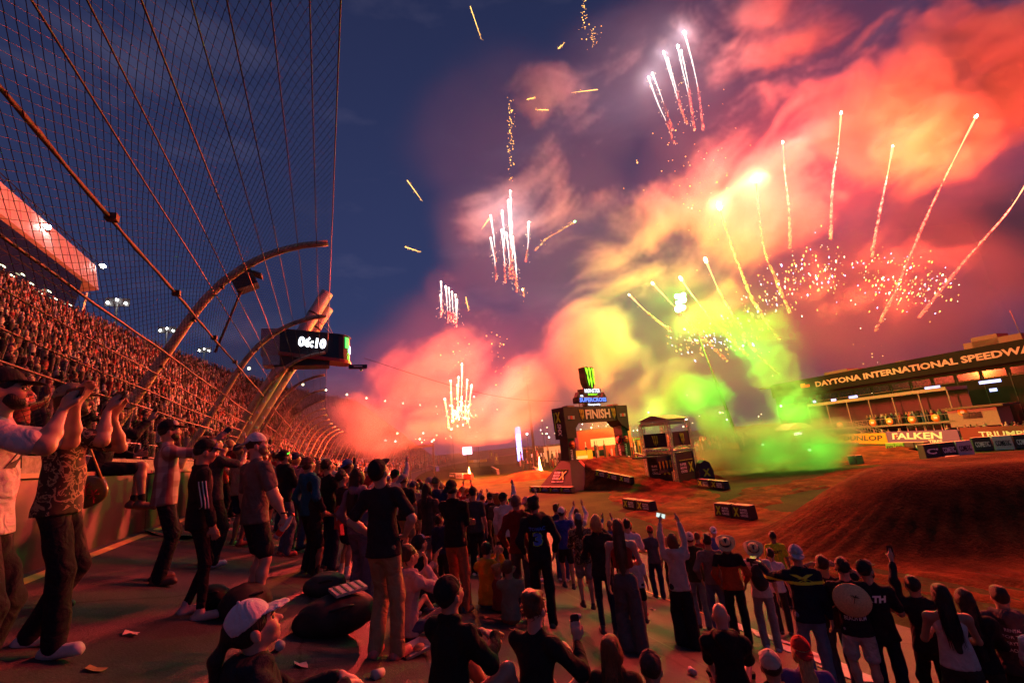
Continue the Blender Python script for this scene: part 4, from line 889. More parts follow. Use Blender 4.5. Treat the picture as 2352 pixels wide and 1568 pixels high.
MB().box((0, 0, e.z*0+4.8), (2.4, .3, 1.9)).build('panel', emat('screen_glow', (1.0, .55, .75), 3.5), vs); MB().bar((0, 0, 0), (0, 0, 3.9), .3).build('stand', DARKM, vs); MB().box((0, .2, 4.8), (2.6, .25, 2.1)).build('frame', DARKM, vs)
# start gantry far left
e = at_depth(968, 1040, 88); e.z = ZIN; gt = empty('far_gantry', e, -YAW, 'thin dark gantry beam above the far left jump', 'gantry')
MB().box((0, 0, 6.4), (5.0, .4, .5)).build('beam', DARKM, gt); MB().bar((-2.3, 0, 0), (-2.3, 0, 6.2), .2).build('post', DARKM, gt); MB().bar((2.3, 0, 0), (2.3, 0, 6.2), .2).build('post', DARKM, gt)
# overhead camera wire
w0 = at_depth(836, 822, 40); w1 = at_depth(1290, 921, 75)
tag(MB().tube([w0.lerp(w1, i/24)-Vector((0, 0, 1.2*math.sin(math.pi*i/24))) for i in range(25)], .022, 4).build('camera_wire', DARKM), 'thin dark overhead wire sagging from the clock board to the arch', 'wire')
# far lamps scattered behind
FL_ = [emat('far_lamp_%d' % i, c, 9.0) for i, c in enumerate(((1, .95, .85), (1, .75, .35), (.7, 1, .5), (1, .6, .4)))]
random.seed(11); lampn = 0
for k in range(74):
    x = random.choice((random.uniform(1180, 1340), random.uniform(1330, 1430), random.uniform(1430, 1780), random.uniform(1430, 1780), random.uniform(880, 1100))); y0 = 1024-(x-1190)*.096
    y = y0-random.triangular(2, 60, 12) if x > 1150 else y0-random.triangular(20, 70, 30)
    p = at_depth(x, y, random.uniform(120, 170)); r_ = random.choice((.12, .16, .2, .3))
    e = MB().ball((0, 0, 0), r_, 6, 4).build('far_lamp', FL_[(ci := random.choice((0, 0, 1, 1, 2 if x > 1500 else 3)))], None, p)
    tag(e, '%s %s far lamp %s, %s' % ('larger' if r_ > .25 else 'medium' if r_ > .15 else 'tiny', ('white', 'amber', 'green', 'pink')[ci], 'low over the red smoke left of the arch' if x < 1150 else 'left of the finish arch' if x < 1280 else 'seen by the finish arch' if x < 1440 else 'behind the truss tower' if x < 1600 else 'over the pale wall by the green smoke', 'high up' if y < y0-34 else 'at mid height' if y < y0-16 else 'near the ground'), 'lamp', 'far lamps over the paddock'); MB().tube([(0, 0, -r_), (0, 0, ZIN-p.z)], .06, 4).build('lamp_post', DARKM, e)
spots = []
for k in range(420):
    x = random.uniform(1190, 1560); p = at_depth(x, 1022-(x-1190)*.096+3, random.uniform(88, 130)); spots.append((p.x, p.y, ZIN, 1.7+random.choice((0, 0, 1.5, 2.6)), random.choice(PALC), random.choice(PALH)))
crowd_mass('paddock_crowd', spots, 'far crowd massed along the fence behind the finish arch')
e = at_depth(1800, 1010, 130)
spots = []
for k in range(260):
    x = random.uniform(1560, 1930); p = at_depth(x, 1002-(x-1300)*.06, random.uniform(95, 120)); spots.append((p.x, p.y, ZIN, 1.7+random.choice((0, 0, 1.2)), random.choice(PALC), random.choice(PALH)))
crowd_mass('paddock_crowd', spots, 'far crowd behind the pale wall right of the truss tower')
# ------------------------------------------------------------------ people: bodies and clothes as smooth blended surfaces, meshed from distance fields
def V3(*a): return np.array(a, float)
def eval_prim(p, X, Y, Z):
    t = p[0]
    if t == 'c':          # tapered capsule: a, b, ra, rb, flat axis, flat factor
        a, b, ra, rb, ax, ff = p[1:7]; ab = b-a; L2 = ab@ab+1e-12
        px, py, pz = X-a[0], Y-a[1], Z-a[2]
        h = np.clip((px*ab[0]+py*ab[1]+pz*ab[2])/L2, 0, 1)
        px = px-ab[0]*h; py = py-ab[1]*h; pz = pz-ab[2]*h
        if ax is not None:
            dd = (px*ax[0]+py*ax[1]+pz*ax[2])*(1/ff-1); px = px+ax[0]*dd; py = py+ax[1]*dd; pz = pz+ax[2]*dd
        return np.sqrt(px*px+py*py+pz*pz)-(ra+(rb-ra)*h)
    c, r, R = p[1:4]      # ellipsoid
    px, py, pz = X-c[0], Y-c[1], Z-c[2]
    if R is not None:
        qx = R[0, 0]*px+R[1, 0]*py+R[2, 0]*pz; qy = R[0, 1]*px+R[1, 1]*py+R[2, 1]*pz; qz = R[0, 2]*px+R[1, 2]*py+R[2, 2]*pz
        px, py, pz = qx, qy, qz
    k0 = np.sqrt((px/r[0])**2+(py/r[1])**2+(pz/r[2])**2); k1 = np.sqrt((px/r[0]**2)**2+(py/r[1]**2)**2+(pz/r[2]**2)**2)+1e-9
    return k0*(k0-1)/k1
def bounds(p):
    if p[0] == 'c':
        r = max(p[3], p[4])*(1.0 if p[5] is None else max(1.0, p[6])); return np.minimum(p[1], p[2])-r, np.maximum(p[1], p[2])+r
    r = max(p[2]); return p[1]-r, p[1]+r
def C(a, b, ra, rb=None, ax=None, ff=1.0, k=.02, sg=1): return ('c', np.asarray(a, float), np.asarray(b, float), ra, ra if rb is None else rb, None if ax is None else np.asarray(ax, float), ff, k, sg)
def E(c, r, R=None, k=.02, sg=1): return ('e', np.asarray(c, float), tuple(r), R, k, sg)
def field_mesh(prims, vox, cut=None, wr=0.0, wf=1.0, seed=0):
    lo = np.min([bounds(p)[0] for p in prims if p[-1] > 0], 0)-2.5*vox-wr; hi = np.max([bounds(p)[1] for p in prims if p[-1] > 0], 0)+2.5*vox+wr
    n = np.ceil((hi-lo)/vox).astype(int)+1
    ax = [lo[i]+np.arange(n[i])*vox for i in range(3)]
    F = np.full(n, 1.0, np.float32)
    for p in prims:
        k, sg = p[-2], p[-1]; l, h = bounds(p); m = max(3*vox, 1.2*k)
        i0 = np.maximum(((l-m-lo)/vox).astype(int), 0); i1 = np.minimum(((h+m-lo)/vox).astype(int)+2, n)
        if (i1 <= i0).any(): continue
        sl = tuple(slice(a, b) for a, b in zip(i0, i1))
        d = eval_prim(p, ax[0][sl[0]][:, None, None], ax[1][sl[1]][None, :, None], ax[2][sl[2]][None, None, :]).astype(np.float32)
        f = F[sl]
        if sg > 0: hh = np.maximum(k-np.abs(f-d), 0)/k; F[sl] = np.minimum(f, d)-hh*hh*k*.25
        else: d = -d; hh = np.maximum(k-np.abs(f-d), 0)/k; F[sl] = np.maximum(f, d)+hh*hh*k*.25
    X, Y, Z = ax[0][:, None, None], ax[1][None, :, None], ax[2][None, None, :]
    if wr:
        r = np.random.default_rng(seed); ph = r.uniform(0, 6.28, 6)
        w = np.sin(Z*26*wf+5*np.sin(X*9+ph[0])+4*np.sin(Y*8+ph[1])+ph[2])*.5+np.sin(Z*15*wf+X*17+4*np.sin(Y*11+ph[3])+ph[4])*.6
        F += (wr*w*.5).astype(np.float32)
    if cut is not None: F = np.maximum(F, cut(X, Y, Z).astype(np.float32))
    return nets(F, lo, vox)
def nets(F, lo, vox):
    S = F < 0; nx, ny, nz = S.shape; cx, cy_, cz = nx-1, ny-1, nz-1
    acc = []; quads = []
    def cid(i, j, k): return (i*cy_+j)*cz+k
    for a in range(3):
        s0 = [slice(None)]*3; s1 = [slice(None)]*3; s0[a] = slice(0, -1); s1[a] = slice(1, None)
        A = S[tuple(s0)]; Bb = S[tuple(s1)]; I = np.argwhere(A != Bb)
        if len(I) == 0: continue
        b, c = [(1, 2), (2, 0), (0, 1)][a]
        lim = (nx, ny, nz); ok = (I[:, b] > 0) & (I[:, c] > 0) & (I[:, b] < lim[b]-1) & (I[:, c] < lim[c]-1); I = I[ok]
        J = I.copy(); J[:, a] += 1
        f0 = F[tuple(I.T)]; f1 = F[tuple(J.T)]; t = f0/(f0-f1); P = I.astype(float); P[:, a] += t
        ids = []
        for db, dc in ((0, 0), (1, 0), (1, 1), (0, 1)):
            K = I.copy(); K[:, b] -= 1-db; K[:, c] -= 1-dc; ids.append(cid(K[:, 0], K[:, 1], K[:, 2]))
        q = np.stack(ids, 1); fl = ~A[tuple(I.T)]; q[fl] = q[fl][:, ::-1]
        quads.append(q); acc.append((q.reshape(-1), np.repeat(P, 4, 0)))
    Q = np.concatenate(quads); ids = np.concatenate([x[0] for x in acc]); P = np.concatenate([x[1] for x in acc])
    u, inv = np.unique(ids, return_inverse=True); cnt = np.bincount(inv)
    V = np.stack([np.bincount(inv, P[:, k])/cnt for k in range(3)], 1)
    Qi = np.searchsorted(u, Q)
    return V*vox+lo, Qi
def ik(a, t, l1, l2, pole):
    d = t-a; L_ = np.linalg.norm(d); L2 = min(L_, (l1+l2)*.995); u = d/(L_+1e-9); t = a+u*L2
    x = (l1*l1-l2*l2+L2*L2)/(2*L2); h = math.sqrt(max(l1*l1-x*x, 0)); p = np.asarray(pole, float); p = p-u*(p@u); p /= np.linalg.norm(p)+1e-9
    return a+u*x+p*h, t
def rotm(axis, a):
    return np.array(Matrix.Rotation(a, 3, axis))
ARMS = {   # wrist target, elbow direction, hand direction, palm normal (for the +x side, mirrored for the other)
    'down': ((.26, .05, .80), (.25, -1, 0), (0, .12, -1), (-1, 0, 0)), 'loose': ((.29, .10, .84), (.3, -1, 0), (-.1, .3, -1), (-1, 0, 0)),
    'pocket': ((.22, .10, .96), (.7, -1, 0), (-.2, .3, -1), (-1, 0, 0)), 'hip': ((.18, .10, 1.02), (1, -.5, 0), (-1, .2, -.2), (0, 0, -1)),
    'cross': ((-.10, .24, 1.18), (.6, .2, -1), (-1, .1, .1), (0, -1, 0)), 'cross2': ((-.08, .27, 1.12), (.6, .2, -1), (-1, .0, .15), (0, -1, 0)),
    'phone': ((.06, .40, 1.50), (.7, .1, -1), (-.2, .2, 1), (-.6, .6, 0)), 'phoneup': ((.12, .36, 1.78), (.8, .2, -.6), (-.1, .1, 1), (-.4, .8, 0)),
    'up': ((.16, .22, 1.98), (1, .1, -.2), (-.3, .2, 1), (0, 1, 0)), 'point': ((.16, .55, 1.42), (.4, 0, -1), (0, 1, .1), (-1, 0, 0)), 'reach': ((-.25, .50, 1.50), (.6, 0, -1), (-.5, 1, .1), (0, 0, -1)),
    'face': ((.05, .20, 1.50), (.7, .3, -1), (-.5, .4, 1), (-.5, -.5, .2)), 'hold': ((.14, .32, 1.08), (.6, -.6, -.6), (-.3, 1, .1), (-1, 0, 0)), 'side': ((.34, .16, .84), (.5, -1, 0), (-.1, .35, -1), (-1, 0, 0)),
    'knee': ((.07, .44, .46), (.45, -.1, -1), (-.7, .6, -.3), (0, 0, -1)), 'headup': ((.20, .10, 1.62), (1, .3, .3), (-1, .1, .2), (0, -1, 0)), 'text': ((.10, .26, 1.22), (.7, -.4, -1), (-.3, .5, .7), (-.3, -.6, .3))}
def hand_prims(w, hd, pn, sc, fine, curl):
    hd = np.asarray(hd, float); hd /= np.linalg.norm(hd); pn = np.asarray(pn, float); pn = pn-hd*(pn@hd); pn /= np.linalg.norm(pn)+1e-9; sd = np.cross(hd, pn)
    P = [C(w, w+hd*.075*sc, .026*sc, .036*sc, pn, .55, .02)]
    if not fine:
        return P+[C(w+hd*.07*sc, w+hd*.15*sc+pn*.03*curl*sc, .036*sc, .022*sc, pn, .5, .015), C(w+hd*.03*sc, w+hd*.085*sc+sd*.05*sc, .016*sc, .012*sc, k=.015)]
    for i, (o, l) in enumerate(((-.030, .072), (-.010, .082), (.010, .078), (.029, .062))):
        a = w+hd*.085*sc+sd*o*sc; d1 = hd*(1-.35*curl)+pn*.75*curl+sd*o*1.5; d1 /= np.linalg.norm(d1); m_ = a+d1*l*.55*sc; d2 = hd*(1-.95*curl)+pn*1.1*curl; d2 /= np.linalg.norm(d2)+1e-9
        P += [C(a-hd*.02*sc, m_, .0115*sc, .0105*sc, k=.006), C(m_, m_+d2*l*.5*sc, .0105*sc, .009*sc, k=.006)]
    b = w+hd*.03*sc-sd*.028*sc; m_ = b-sd*.028*sc+hd*.03*sc+pn*.012*sc; P += [C(b, m_, .016*sc, .013*sc, k=.01), C(m_, m_+hd*.036*sc-sd*.004*sc+pn*.012*sc, .013*sc, .010*sc, k=.008)]
    return P
_SEED = [0]
def build_person(sp):
    """returns a list of (part name, mesh, material, colour) and useful anchors, in the local frame: x right, y forward, z up"""
    H = sp.get('H', 1.75); s = H/1.75; hs = s**.55; fat = sp.get('fat', 1.0); vox = sp.get('vox', .013); fine = vox < .017; cv = sp.get('cvox', max(vox, .015)); _SEED[0] += 1; sd = _SEED[0]
    pose = sp.get('pose', 'stand'); lean = sp.get('lean', 0.0)
    top, tcol = sp.get('top', ('tee', (.03, .03, .03))); bot, bcol = sp.get('bot', ('jeans', (.03, .03, .05)))
    Z = lambda z: z*s
    if pose == 'stand':
        pel = V3(0, 0, Z(.95)); st = sp.get('stance', .095); ft = sp.get('step', .0)
    else:
        hz = {'sit': .13, 'chair': .42, 'wall': .0}[pose]; pel = V3(0, 0, hz*s if pose != 'wall' else .10)
    bl = {'stand': 0, 'sit': sp.get('bend', .10), 'chair': .03, 'wall': sp.get('bend', .12)}[pose]
    tdir = V3(math.sin(sp.get('tilt', 0.0)), math.sin(bl+lean), math.cos(bl+lean)); tdir /= np.linalg.norm(tdir)
    tw = rotm('Z', sp.get('twist', 0.0)); xr = tw@V3(1, 0, 0); yf = np.cross(tdir, xr); yf = -yf if yf[1] < 0 and abs(sp.get('twist', 0)) < 1.2 else yf
    U = lambda f: pel+tdir*f*s
    chest, nb, = U(.36), U(.535)
    sh = [nb+xr*sx*.172*s*(1+.05*(fat-1))-tdir*.068*s for sx in (1, -1)]
    # head
    hy, hp, hr = sp.get('hyaw', 0.0), sp.get('hpitch', .25), sp.get('hroll', 0.0)
    Rh = tw@rotm('Z', -hy)@rotm('X', hp)@rotm('Y', hr)
    neck_top = nb+tdir*.075*s+yf*.02*s+Rh@V3(0, .0, .02)*hs
    HP = lambda x, y, z: neck_top+Rh@V3(x, y, z)*hs
    def HE(x, y, z, rx, ry, rz, k=.02, sg=1): return E(HP(x, y, z), (rx*hs, ry*hs, rz*hs), Rh, k, sg)
    fem = sp.get('fem', False); jaw = .052 if fem else .058
    head = [HE(0, -.012, .105, .074, .094, .10), HE(0, .028, .055, jaw+.006, .064, .078, .03), C(HP(0, .05, .0), HP(0, .062, -.008), .030*hs, .026*hs, k=.03),
            C(HP(0, .088, .085), HP(0, .112, .048), .009*hs, .0155*hs, k=.012), HE(0, .076, .10, .050, .022, .014, .02), HE(-.079, -.008, .062, .012, .022, .034, .008), HE(.079, -.008, .062, .012, .022, .034, .008),
            HE(-.031, .094, .080, .017, .013, .011, .012, -1), HE(.031, .094, .080, .017, .013, .011, .012, -1), HE(0, .088, .020, .024, .013, .006, .008), HE(0, .087, .010, .021, .013, .007, .008),
            HE(0, .094, .0155, .020, .01, .0022, .004, -1), HE(-.034, .070, .045, .022, .022, .022, .03), HE(.034, .070, .045, .022, .022, .022, .03),
            C(nb-tdir*.03*s, HP(0, -.022, .03), (.050 if fem else .060)*s, (.046 if fem else .056)*hs, k=.035)]
    # arms
    arms = []
    for i, sx in enumerate((1, -1)):
        key = sp.get('arms', ('down', 'down'))[i]; tg, pole, hd, pn = ARMS[key] if isinstance(key, str) else key
        mir = np.array([sx, 1, 1.0]); tg = np.array(tg)*mir*s
        if pose != 'stand' and key not in ('knee',): tg = tg+np.array([0, 0, -(.95*s-pel[2])])
        elif pose != 'stand': tg = tg+np.array([0, 0, pel[2]-.13*s])
        if isinstance(key, str) and key not in ('knee',):
            rel = tg-pel; tg = pel+tw@(rel+V3(0, (bl+lean)*rel[2]*.9, 0))
        pole = tw@(np.array(pole)*mir); hd = tw@(np.array(hd, float)*mir); pn = tw@(np.array(pn, float)*mir)
        el, wr_ = ik(sh[i], tg, .285*s, .26*s, pole); arms.append((sh[i], el, wr_, hd, pn))
    # legs
    legs = []; slope = sp.get('slope', (0.0, 0.0))
    for i, sx in enumerate((1, -1)):
        hip = pel+xr*sx*.082*s*(.9+.1*fat)+V3(0, 0, -.02*s)
        if pose == 'stand':
            an = V3(sx*st*s+.0, (ft if sx > 0 else -ft)*s, .085*s); an[2] += slope[0]*an[0]+slope[1]*an[1]; kn, an = ik(hip, an, .44*s, .435*s, (0.15*sx, 1, 0)); fd = V3(sx*.25, 1, 0)
        elif pose == 'sit':
            an = V3(sx*.13*s, .58*s, .07); an[2] += slope[0]*an[0]+slope[1]*an[1]; kn, an = ik(hip, an, .44*s, .435*s, (sx*.35, .2, 1)); fd = V3(sx*.3, 1, .15)
        elif pose == 'chair':
            an = V3(sx*.14*s, .48*s, .08); kn, an = ik(hip, an, .44*s, .435*s, (sx*.2, .4, 1)); fd = V3(sx*.2, 1, 0)
        else:
            dz = sp.get('hang', (-.36, .46))[0]; an = V3(sx*.10*s, (.42+.05*sx)*s, dz*s); kn, an = ik(hip, an, .44*s, .435*s, (0, 1, .9)); fd = V3(0, 1, -.25)
        legs.append((hip, kn, an, fd/np.linalg.norm(fd)))
    long_sl = top in ('hoodie', 'jacket', 'sweat', 'flannel'); shorts = bot == 'shorts'; bare_mid = top in ('crop', 'tank')
    # skin body: full size where it shows, slim where clothes cover it
    hid = .62
    body = list(head)
    vest = 1.0 if bare_mid else hid
    body += [C(U(.12), U(.40), .10*s*hid*1.1, .12*s*vest, yf, .72, .05), C(pel, U(.12), .12*s*hid, .11*s*hid, yf, .8, .05), C(sh[0], sh[1], .055*s*vest, None, yf, .9, .06), C(U(.40), nb, .12*s*vest, .05*s, yf, .7, .05)]
    for (a, e, w, hd, pn) in arms:
        ra = (.047 if not fem else .040)*s*(.9+.1*fat)*sp.get('muscle', 1.0)
        if long_sl: body += [C(a, e, ra*hid, ra*hid, k=.03), C(e, w, ra*hid, .024*s, k=.02)]
        else: body += [C(a, e, ra*1.08, ra*.86, k=.04), C(e, e+(w-e)*.35, ra*.84, ra*.88, k=.03), C(e+(w-e)*.35, w, ra*.86, .024*s, k=.03)]
        body += hand_prims(w, hd, pn, s*1.05 if not fem else s*.95, fine, sp.get('curl', .45))
    for (h, k_, an, fd) in legs:
        lr = .078*s*(.85+.15*fat)
        if shorts: body += [C(h, k_, lr*.8, .052*s, k=.04), C(k_, k_+(an-k_)*.3-yf*.012*s, .050*s, .056*s, k=.03), C(k_+(an-k_)*.3-yf*.012*s, an, .054*s, .034*s, k=.03)]
        else: body += [C(h, k_, lr*hid, .05*s*hid, k=.03), C(k_, an, .05*s*hid, .036*s*hid, k=.03)]
    V, Q = field_mesh(body, vox); skin = sp.get('skin', (.42, .24, .16))
    parts = [('body', V, Q, SKIN, skin)]
    # shirt
    g_ = .016*s; tr_ = .142*s*(.82+.18*fat); wr = .017 if top in ('hoodie', 'jacket', 'sweat') else .012
    bell = .05*(fat-1)*s
    hem = {'tee': -.09, 'hoodie': -.07, 'jacket': -.09, 'sweat': -.06, 'flannel': -.13, 'crop': .16, 'tank': -.05}[top]
    if pose != 'stand': hem = max(hem, -.06)
    sp_ = [C(U(hem-.03), U(.16)+yf*bell, tr_*(1.17 if top in ('tee', 'flannel') else 1.12)+g_*.4, tr_*.93+bell*.8, yf, .74, .05), C(U(.16)+yf*bell, U(.38), tr_*.93+bell*.6, tr_*1.02, yf, .74, .06), C(U(.38), U(.47), tr_*1.0, .085*s, yf, .72, .05)]
    if top != 'crop':
        for sx in (1, -1): sp_.append(C(U(hem-.02)+xr*sx*.07*s*(.9+.1*fat), U(.13)+xr*sx*.045*s, .108*s*(.9+.1*fat), .09*s, yf, .85, .05))
    if top not in ('tank', 'crop'):
        sp_ += [C(sh[0], sh[1], .056*s, None, yf, .95, .06), C(U(.43), nb+tdir*.012*s, .098*s, .060*s, yf, .9, .05)]
        for (a, e, w, hd, pn) in arms:
            ra = .060*s*(.9+.1*fat)*(sp.get('muscle', 1.0)*.5+.5)
            if long_sl: sp_ += [C(a, e, ra*1.04, ra*.95, k=.06), C(e, e+(w-e)*.88, ra*.98, ra*.72, k=.03)]
            else:
                el = a+(e-a)*.72; sp_ += [C(a, el, ra*1.03, ra*1.06, k=.05)]
    else:
        for sx in (.55, -.55): sp_ += [C(U(.40)+xr*sx*.14*s, nb-tdir*.02*s+xr*sx*.15*s, .03*s, .022*s, yf, .8, .02)]
    if top == 'hoodie':
        for q in ((-1, 0), (-.6, -.8), (0, -1), (.6, -.8), (1, 0)):
            pass
        pts = [nb+xr*math.sin(a)*.095*s+yf*(-.085*math.cos(a)+.0)*s+tdir*(.015-.012*math.cos(a))*s for a in np.linspace(-1.9, 1.9, 8)]
        for a, b in zip(pts[:-1], pts[1:]): sp_.append(C(a, b, .036*s, k=.03))
        sp_ += [C(nb-yf*.10*s-tdir*.01*s, nb-yf*.115*s-tdir*.15*s, .062*s, .022*s, xr, 1.5, .04)]
    if top in ('jacket', 'flannel'):
        for a, b in zip([nb+xr*math.sin(a)*.075*s-yf*.06*math.cos(a)*s+tdir*.02*s for a in np.linspace(-2.2, 2.2, 7)][:-1], [nb+xr*math.sin(a)*.075*s-yf*.06*math.cos(a)*s+tdir*.02*s for a in np.linspace(-2.2, 2.2, 7)][1:]): sp_.append(C(a, b, .022*s, k=.02))
    o_ = U(hem); nh = tdir
    cut = lambda X, Y, Zz: -((X-o_[0])*nh[0]+(Y-o_[1])*nh[1]+(Zz-o_[2])*nh[2])
    # short sleeve ends and neckline are real openings: cut by planes only for the hem
    V, Q = field_mesh(sp_, cv, cut, wr, 1.0, sd); smat = sp.get('tmat', CLOTH); parts.append(({'tee': 'shirt', 'hoodie': 'hoodie', 'jacket': 'jacket', 'sweat': 'sweatshirt', 'flannel': 'shirt', 'crop': 'top', 'tank': 'tank_top'}[top], V, Q, smat, tcol))
    shirt_bvh = (V, Q)
    # trousers
    tp = [C(pel+tdir*.06*s, pel-tdir*.02*s, .122*s*(.8+.2*fat), .134*s*(.8+.2*fat), yf, .72, .05)]; wo_ = U(.085)
    wcut = lambda X, Y, Zz: ((X-wo_[0])*tdir[0]+(Y-wo_[1])*tdir[1]+(Zz-wo_[2])*tdir[2])
    for (h, k_, an, fd) in legs:
        lr = (.083 if bot != 'wide' else .094)*s*(.85+.15*fat)
        if shorts:
            e_ = h+(k_-h)*.78; tp += [C(h, e_, lr*1.06, lr*1.08, k=.04)]
        elif bot == 'leggings': tp += [C(h, k_, lr*.95, .058*s, k=.04), C(k_, an+(k_-an)*.06, .056*s, .042*s, k=.03)]
        else: tp += [C(h, k_, lr, (.074 if bot != 'wide' else .098)*s, k=.04), C(k_, an+(k_-an)*.02-V3(0, 0, .03*s), (.073 if bot != 'wide' else .10)*s, (.066 if bot != 'wide' else .108)*s, k=.03)]
    V, Q = field_mesh(tp, cv, wcut, .014 if bot != 'leggings' else .006, .8, sd+50); parts.append(('shorts' if shorts else 'trousers', V, Q, sp.get('bmat', CLOTH), bcol))
    # shoes (and socks)
    for (h, k_, an, fd) in legs:
        b0 = an+V3(0, 0, -.052*s); sh_p = [C(b0-fd*.05*s, b0+fd*.13*s, .036*s, .037*s, np.cross(fd, V3(0, 0, 1)), 1.15, .02), C(b0-fd*.055*s+V3(0, 0, -.018*s), b0+fd*.15*s+V3(0, 0, -.02*s), .030*s, .027*s, np.cross(fd, V3(0, 0, 1)), 1.35, .02), C(b0-fd*.02*s, an+V3(0, 0, .02*s), .038*s, .040*s, k=.03)]
        V, Q = field_mesh(sh_p, max(vox, .012)); parts.append(('shoe', V, Q, SHOE, sp.get('shoes', (.05, .05, .05))))
        if shorts and sp.get('socks'):
            V, Q = field_mesh([C(an, an+(k_-an)*sp.get('sockh', .25), .040*s, .047*s)], max(vox, .013)); parts.append(('sock', V, Q, CLOTH, sp['socks']))
    # hair, beard
    hst, hcol = sp.get('hair', ('short', (.03, .018, .012))); hv = max(.009, vox*.8)
    capt, ccol = sp.get('cap', (None, None))
    if hst != 'none':
        hp_ = [HE(0, -.018, .112, .083, .100, .106)]
        if hst == 'messy': hp_ += [HE(random.uniform(-.05, .05), random.uniform(-.06, .05), .185, .045, .05, .035, .02) for _ in range(4)]+[HE(0, .055, .17, .06, .04, .03)]
        if hst == 'bob': hp_ += [HE(0, -.05, .03, .088, .07, .10, .04)]
        if hst == 'long':
            L_ = sp.get('hairlen', .42); b0 = HP(0, -.085, .06); b1 = b0+V3(0, 0, -L_*s)-yf*.085*s
            hp_ += [C(b0, b0.copy()*.4+b1*.6, .070*s, .068*s, yf, .5, .05), C(b0*.4+b1*.6, b1, .066*s, .035*s, yf, .45, .04), HE(.06, -.01, .04, .03, .05, .08, .04), HE(-.06, -.01, .04, .03, .05, .08, .04)]
        if hst == 'tail':
            b0 = HP(0, -.10, .12); hp_ += [C(b0, b0-yf*.05*s-V3(0, 0, .10*s), .03*s, .028*s, k=.03), C(b0-yf*.05*s-V3(0, 0, .10*s), b0-yf*.045*s-V3(0, 0, .30*s), .03*s, .012*s, k=.03)]
        # keep the face open
        hp_ += [HE(0, .105, .045, .062, .075, .085, .015, -1), HE(.09, .04, .03, .03, .04, .05, .01, -1), HE(-.09, .04, .03, .03, .04, .05, .01, -1)]
        nk = HP(0, 0, .035); up_ = Rh@V3(0, -.25, 1)
        cutn = (lambda X, Y, Zz: -((X-nk[0])*up_[0]+(Y-nk[1])*up_[1]+(Zz-nk[2])*up_[2])) if hst in ('short', 'messy') else None
        V, Q = field_mesh(hp_, hv, cutn, .010, 2.0, sd+9); parts.append(('hair', V, Q, HAIR, hcol))
        if vox < .0155 and hst in ('long', 'bob', 'messy', 'tail', 'short') and capt is None:
            rs = np.random.default_rng(sd); mb = MB(); L_ = sp.get('hairlen', .42)*s if hst == 'long' else .13*hs if hst in ('bob', 'tail') else .03*hs
            for q in range(70 if hst == 'long' else 46):
                a = rs.uniform(-2.5, 2.5); zz = rs.uniform(.04, .20); rr = math.sqrt(max(.05, 1-((zz-.112)/.108)**2)); p0 = HP(math.sin(a)*.084*rr, -.018-math.cos(a)*.101*rr, zz); out = (p0-HP(0, -.018, .09)); out /= np.linalg.norm(out)
                if hst == 'long':
                    p1 = HP(math.sin(a)*.075, -.085-abs(math.cos(a))*.03, .04); p2 = p1*.5+p1*.5+V3(rs.normal(0, .012), 0, -L_*rs.uniform(.55, .95))-yf*.075*s*rs.uniform(.7, 1.2)
                    mb.tube([p0, p1+out*.006, p2], [.003, .0045, .0015], 4)
                else: mb.tube([p0-out*.004, p0+out*.008+V3(rs.normal(0, .01), rs.normal(0, .01), -L_*.5), p0+out*rs.uniform(.004, .016)+V3(rs.normal(0, .012), rs.normal(0, .012), -L_)], [.004, .0045, .001], 4)
            parts.append(('hair_strands', mb, None, HAIR, hcol))
    if sp.get('beard'):
        V, Q = field_mesh([HE(0, .045, -.002, .056, .056, .040), HE(.050, .03, .03, .018, .04, .04), HE(-.050, .03, .03, .018, .04, .04), HE(0, .098, .032, .028, .012, .007), HE(0, .105, .016, .022, .02, .010, .01, -1)], hv, None, .004, 2.0, sd); parts.append(('beard', V, Q, HAIR, sp['beard']))
    if vox < .0145 and sp.get('face', True):
        for sx in (-1, 1):
            parts.append(('eye', MB().ball(HP(sx*.031, .080, .080), .0125*hs, 8, 6), None, mat('eye', (.06, .045, .04), .15, var=0), None))
            parts.append(('eyebrow', MB().tube([HP(sx*.014, .099, .098), HP(sx*.032, .096, .103), HP(sx*.050, .081, .097)], [.003*hs, .005*hs, .003*hs], 5), None, HAIR, hcol if hst != 'none' else (.05, .03, .02)))
    # headwear
    if capt in ('cap', 'capback', 'beanie'):
        fl = -1 if capt == 'capback' else 1
        cp = [HE(0, -.012, .118, .089, .107, .108)]; nk = HP(0, 0, .118 if capt != 'beanie' else .10); up_ = Rh@V3(0, -.12*fl, 1)
        cutc = lambda X, Y, Zz: -((X-nk[0])*up_[0]+(Y-nk[1])*up_[1]+(Zz-nk[2])*up_[2])
        V, Q = field_mesh(cp, min(hv, .011), cutc); pc = [('crown', V, Q)]
        parts.append(('cap', V, Q, CLOTH, ccol))
        if capt != 'beanie':
            bp_ = [E(HP(0, fl*.105-.012, .121), (.082*hs, .098*hs, .0085*hs), Rh@rotm('X', -.22*fl), .01)]; o2 = HP(0, fl*.05, .12); d2 = Rh@V3(0, fl, 0)
            cb_ = lambda X, Y, Zz: -((X-o2[0])*d2[0]+(Y-o2[1])*d2[1]+(Zz-o2[2])*d2[2])
            V, Q = field_mesh(bp_, min(.0075, hv), cb_); parts.append(('cap_brim', V, Q, CLOTH, sp.get('brim', ccol)))
            mb = MB().ball(HP(0, -.012, .228), .009*hs, 6, 4); parts.append(('cap_button', mb, None, CLOTH, ccol))
            if sp.get('cappanel'):
                mb = MB().ball(HP(0, fl*.055-.012, .155), 1.0, 10, 8, (.072*hs, .052*hs, .052*hs)); parts.append(('cap_front', mb, None, CLOTH, sp['cappanel']))
    elif capt == 'cowboy':
        mb = MB(); R_, n = [], 28
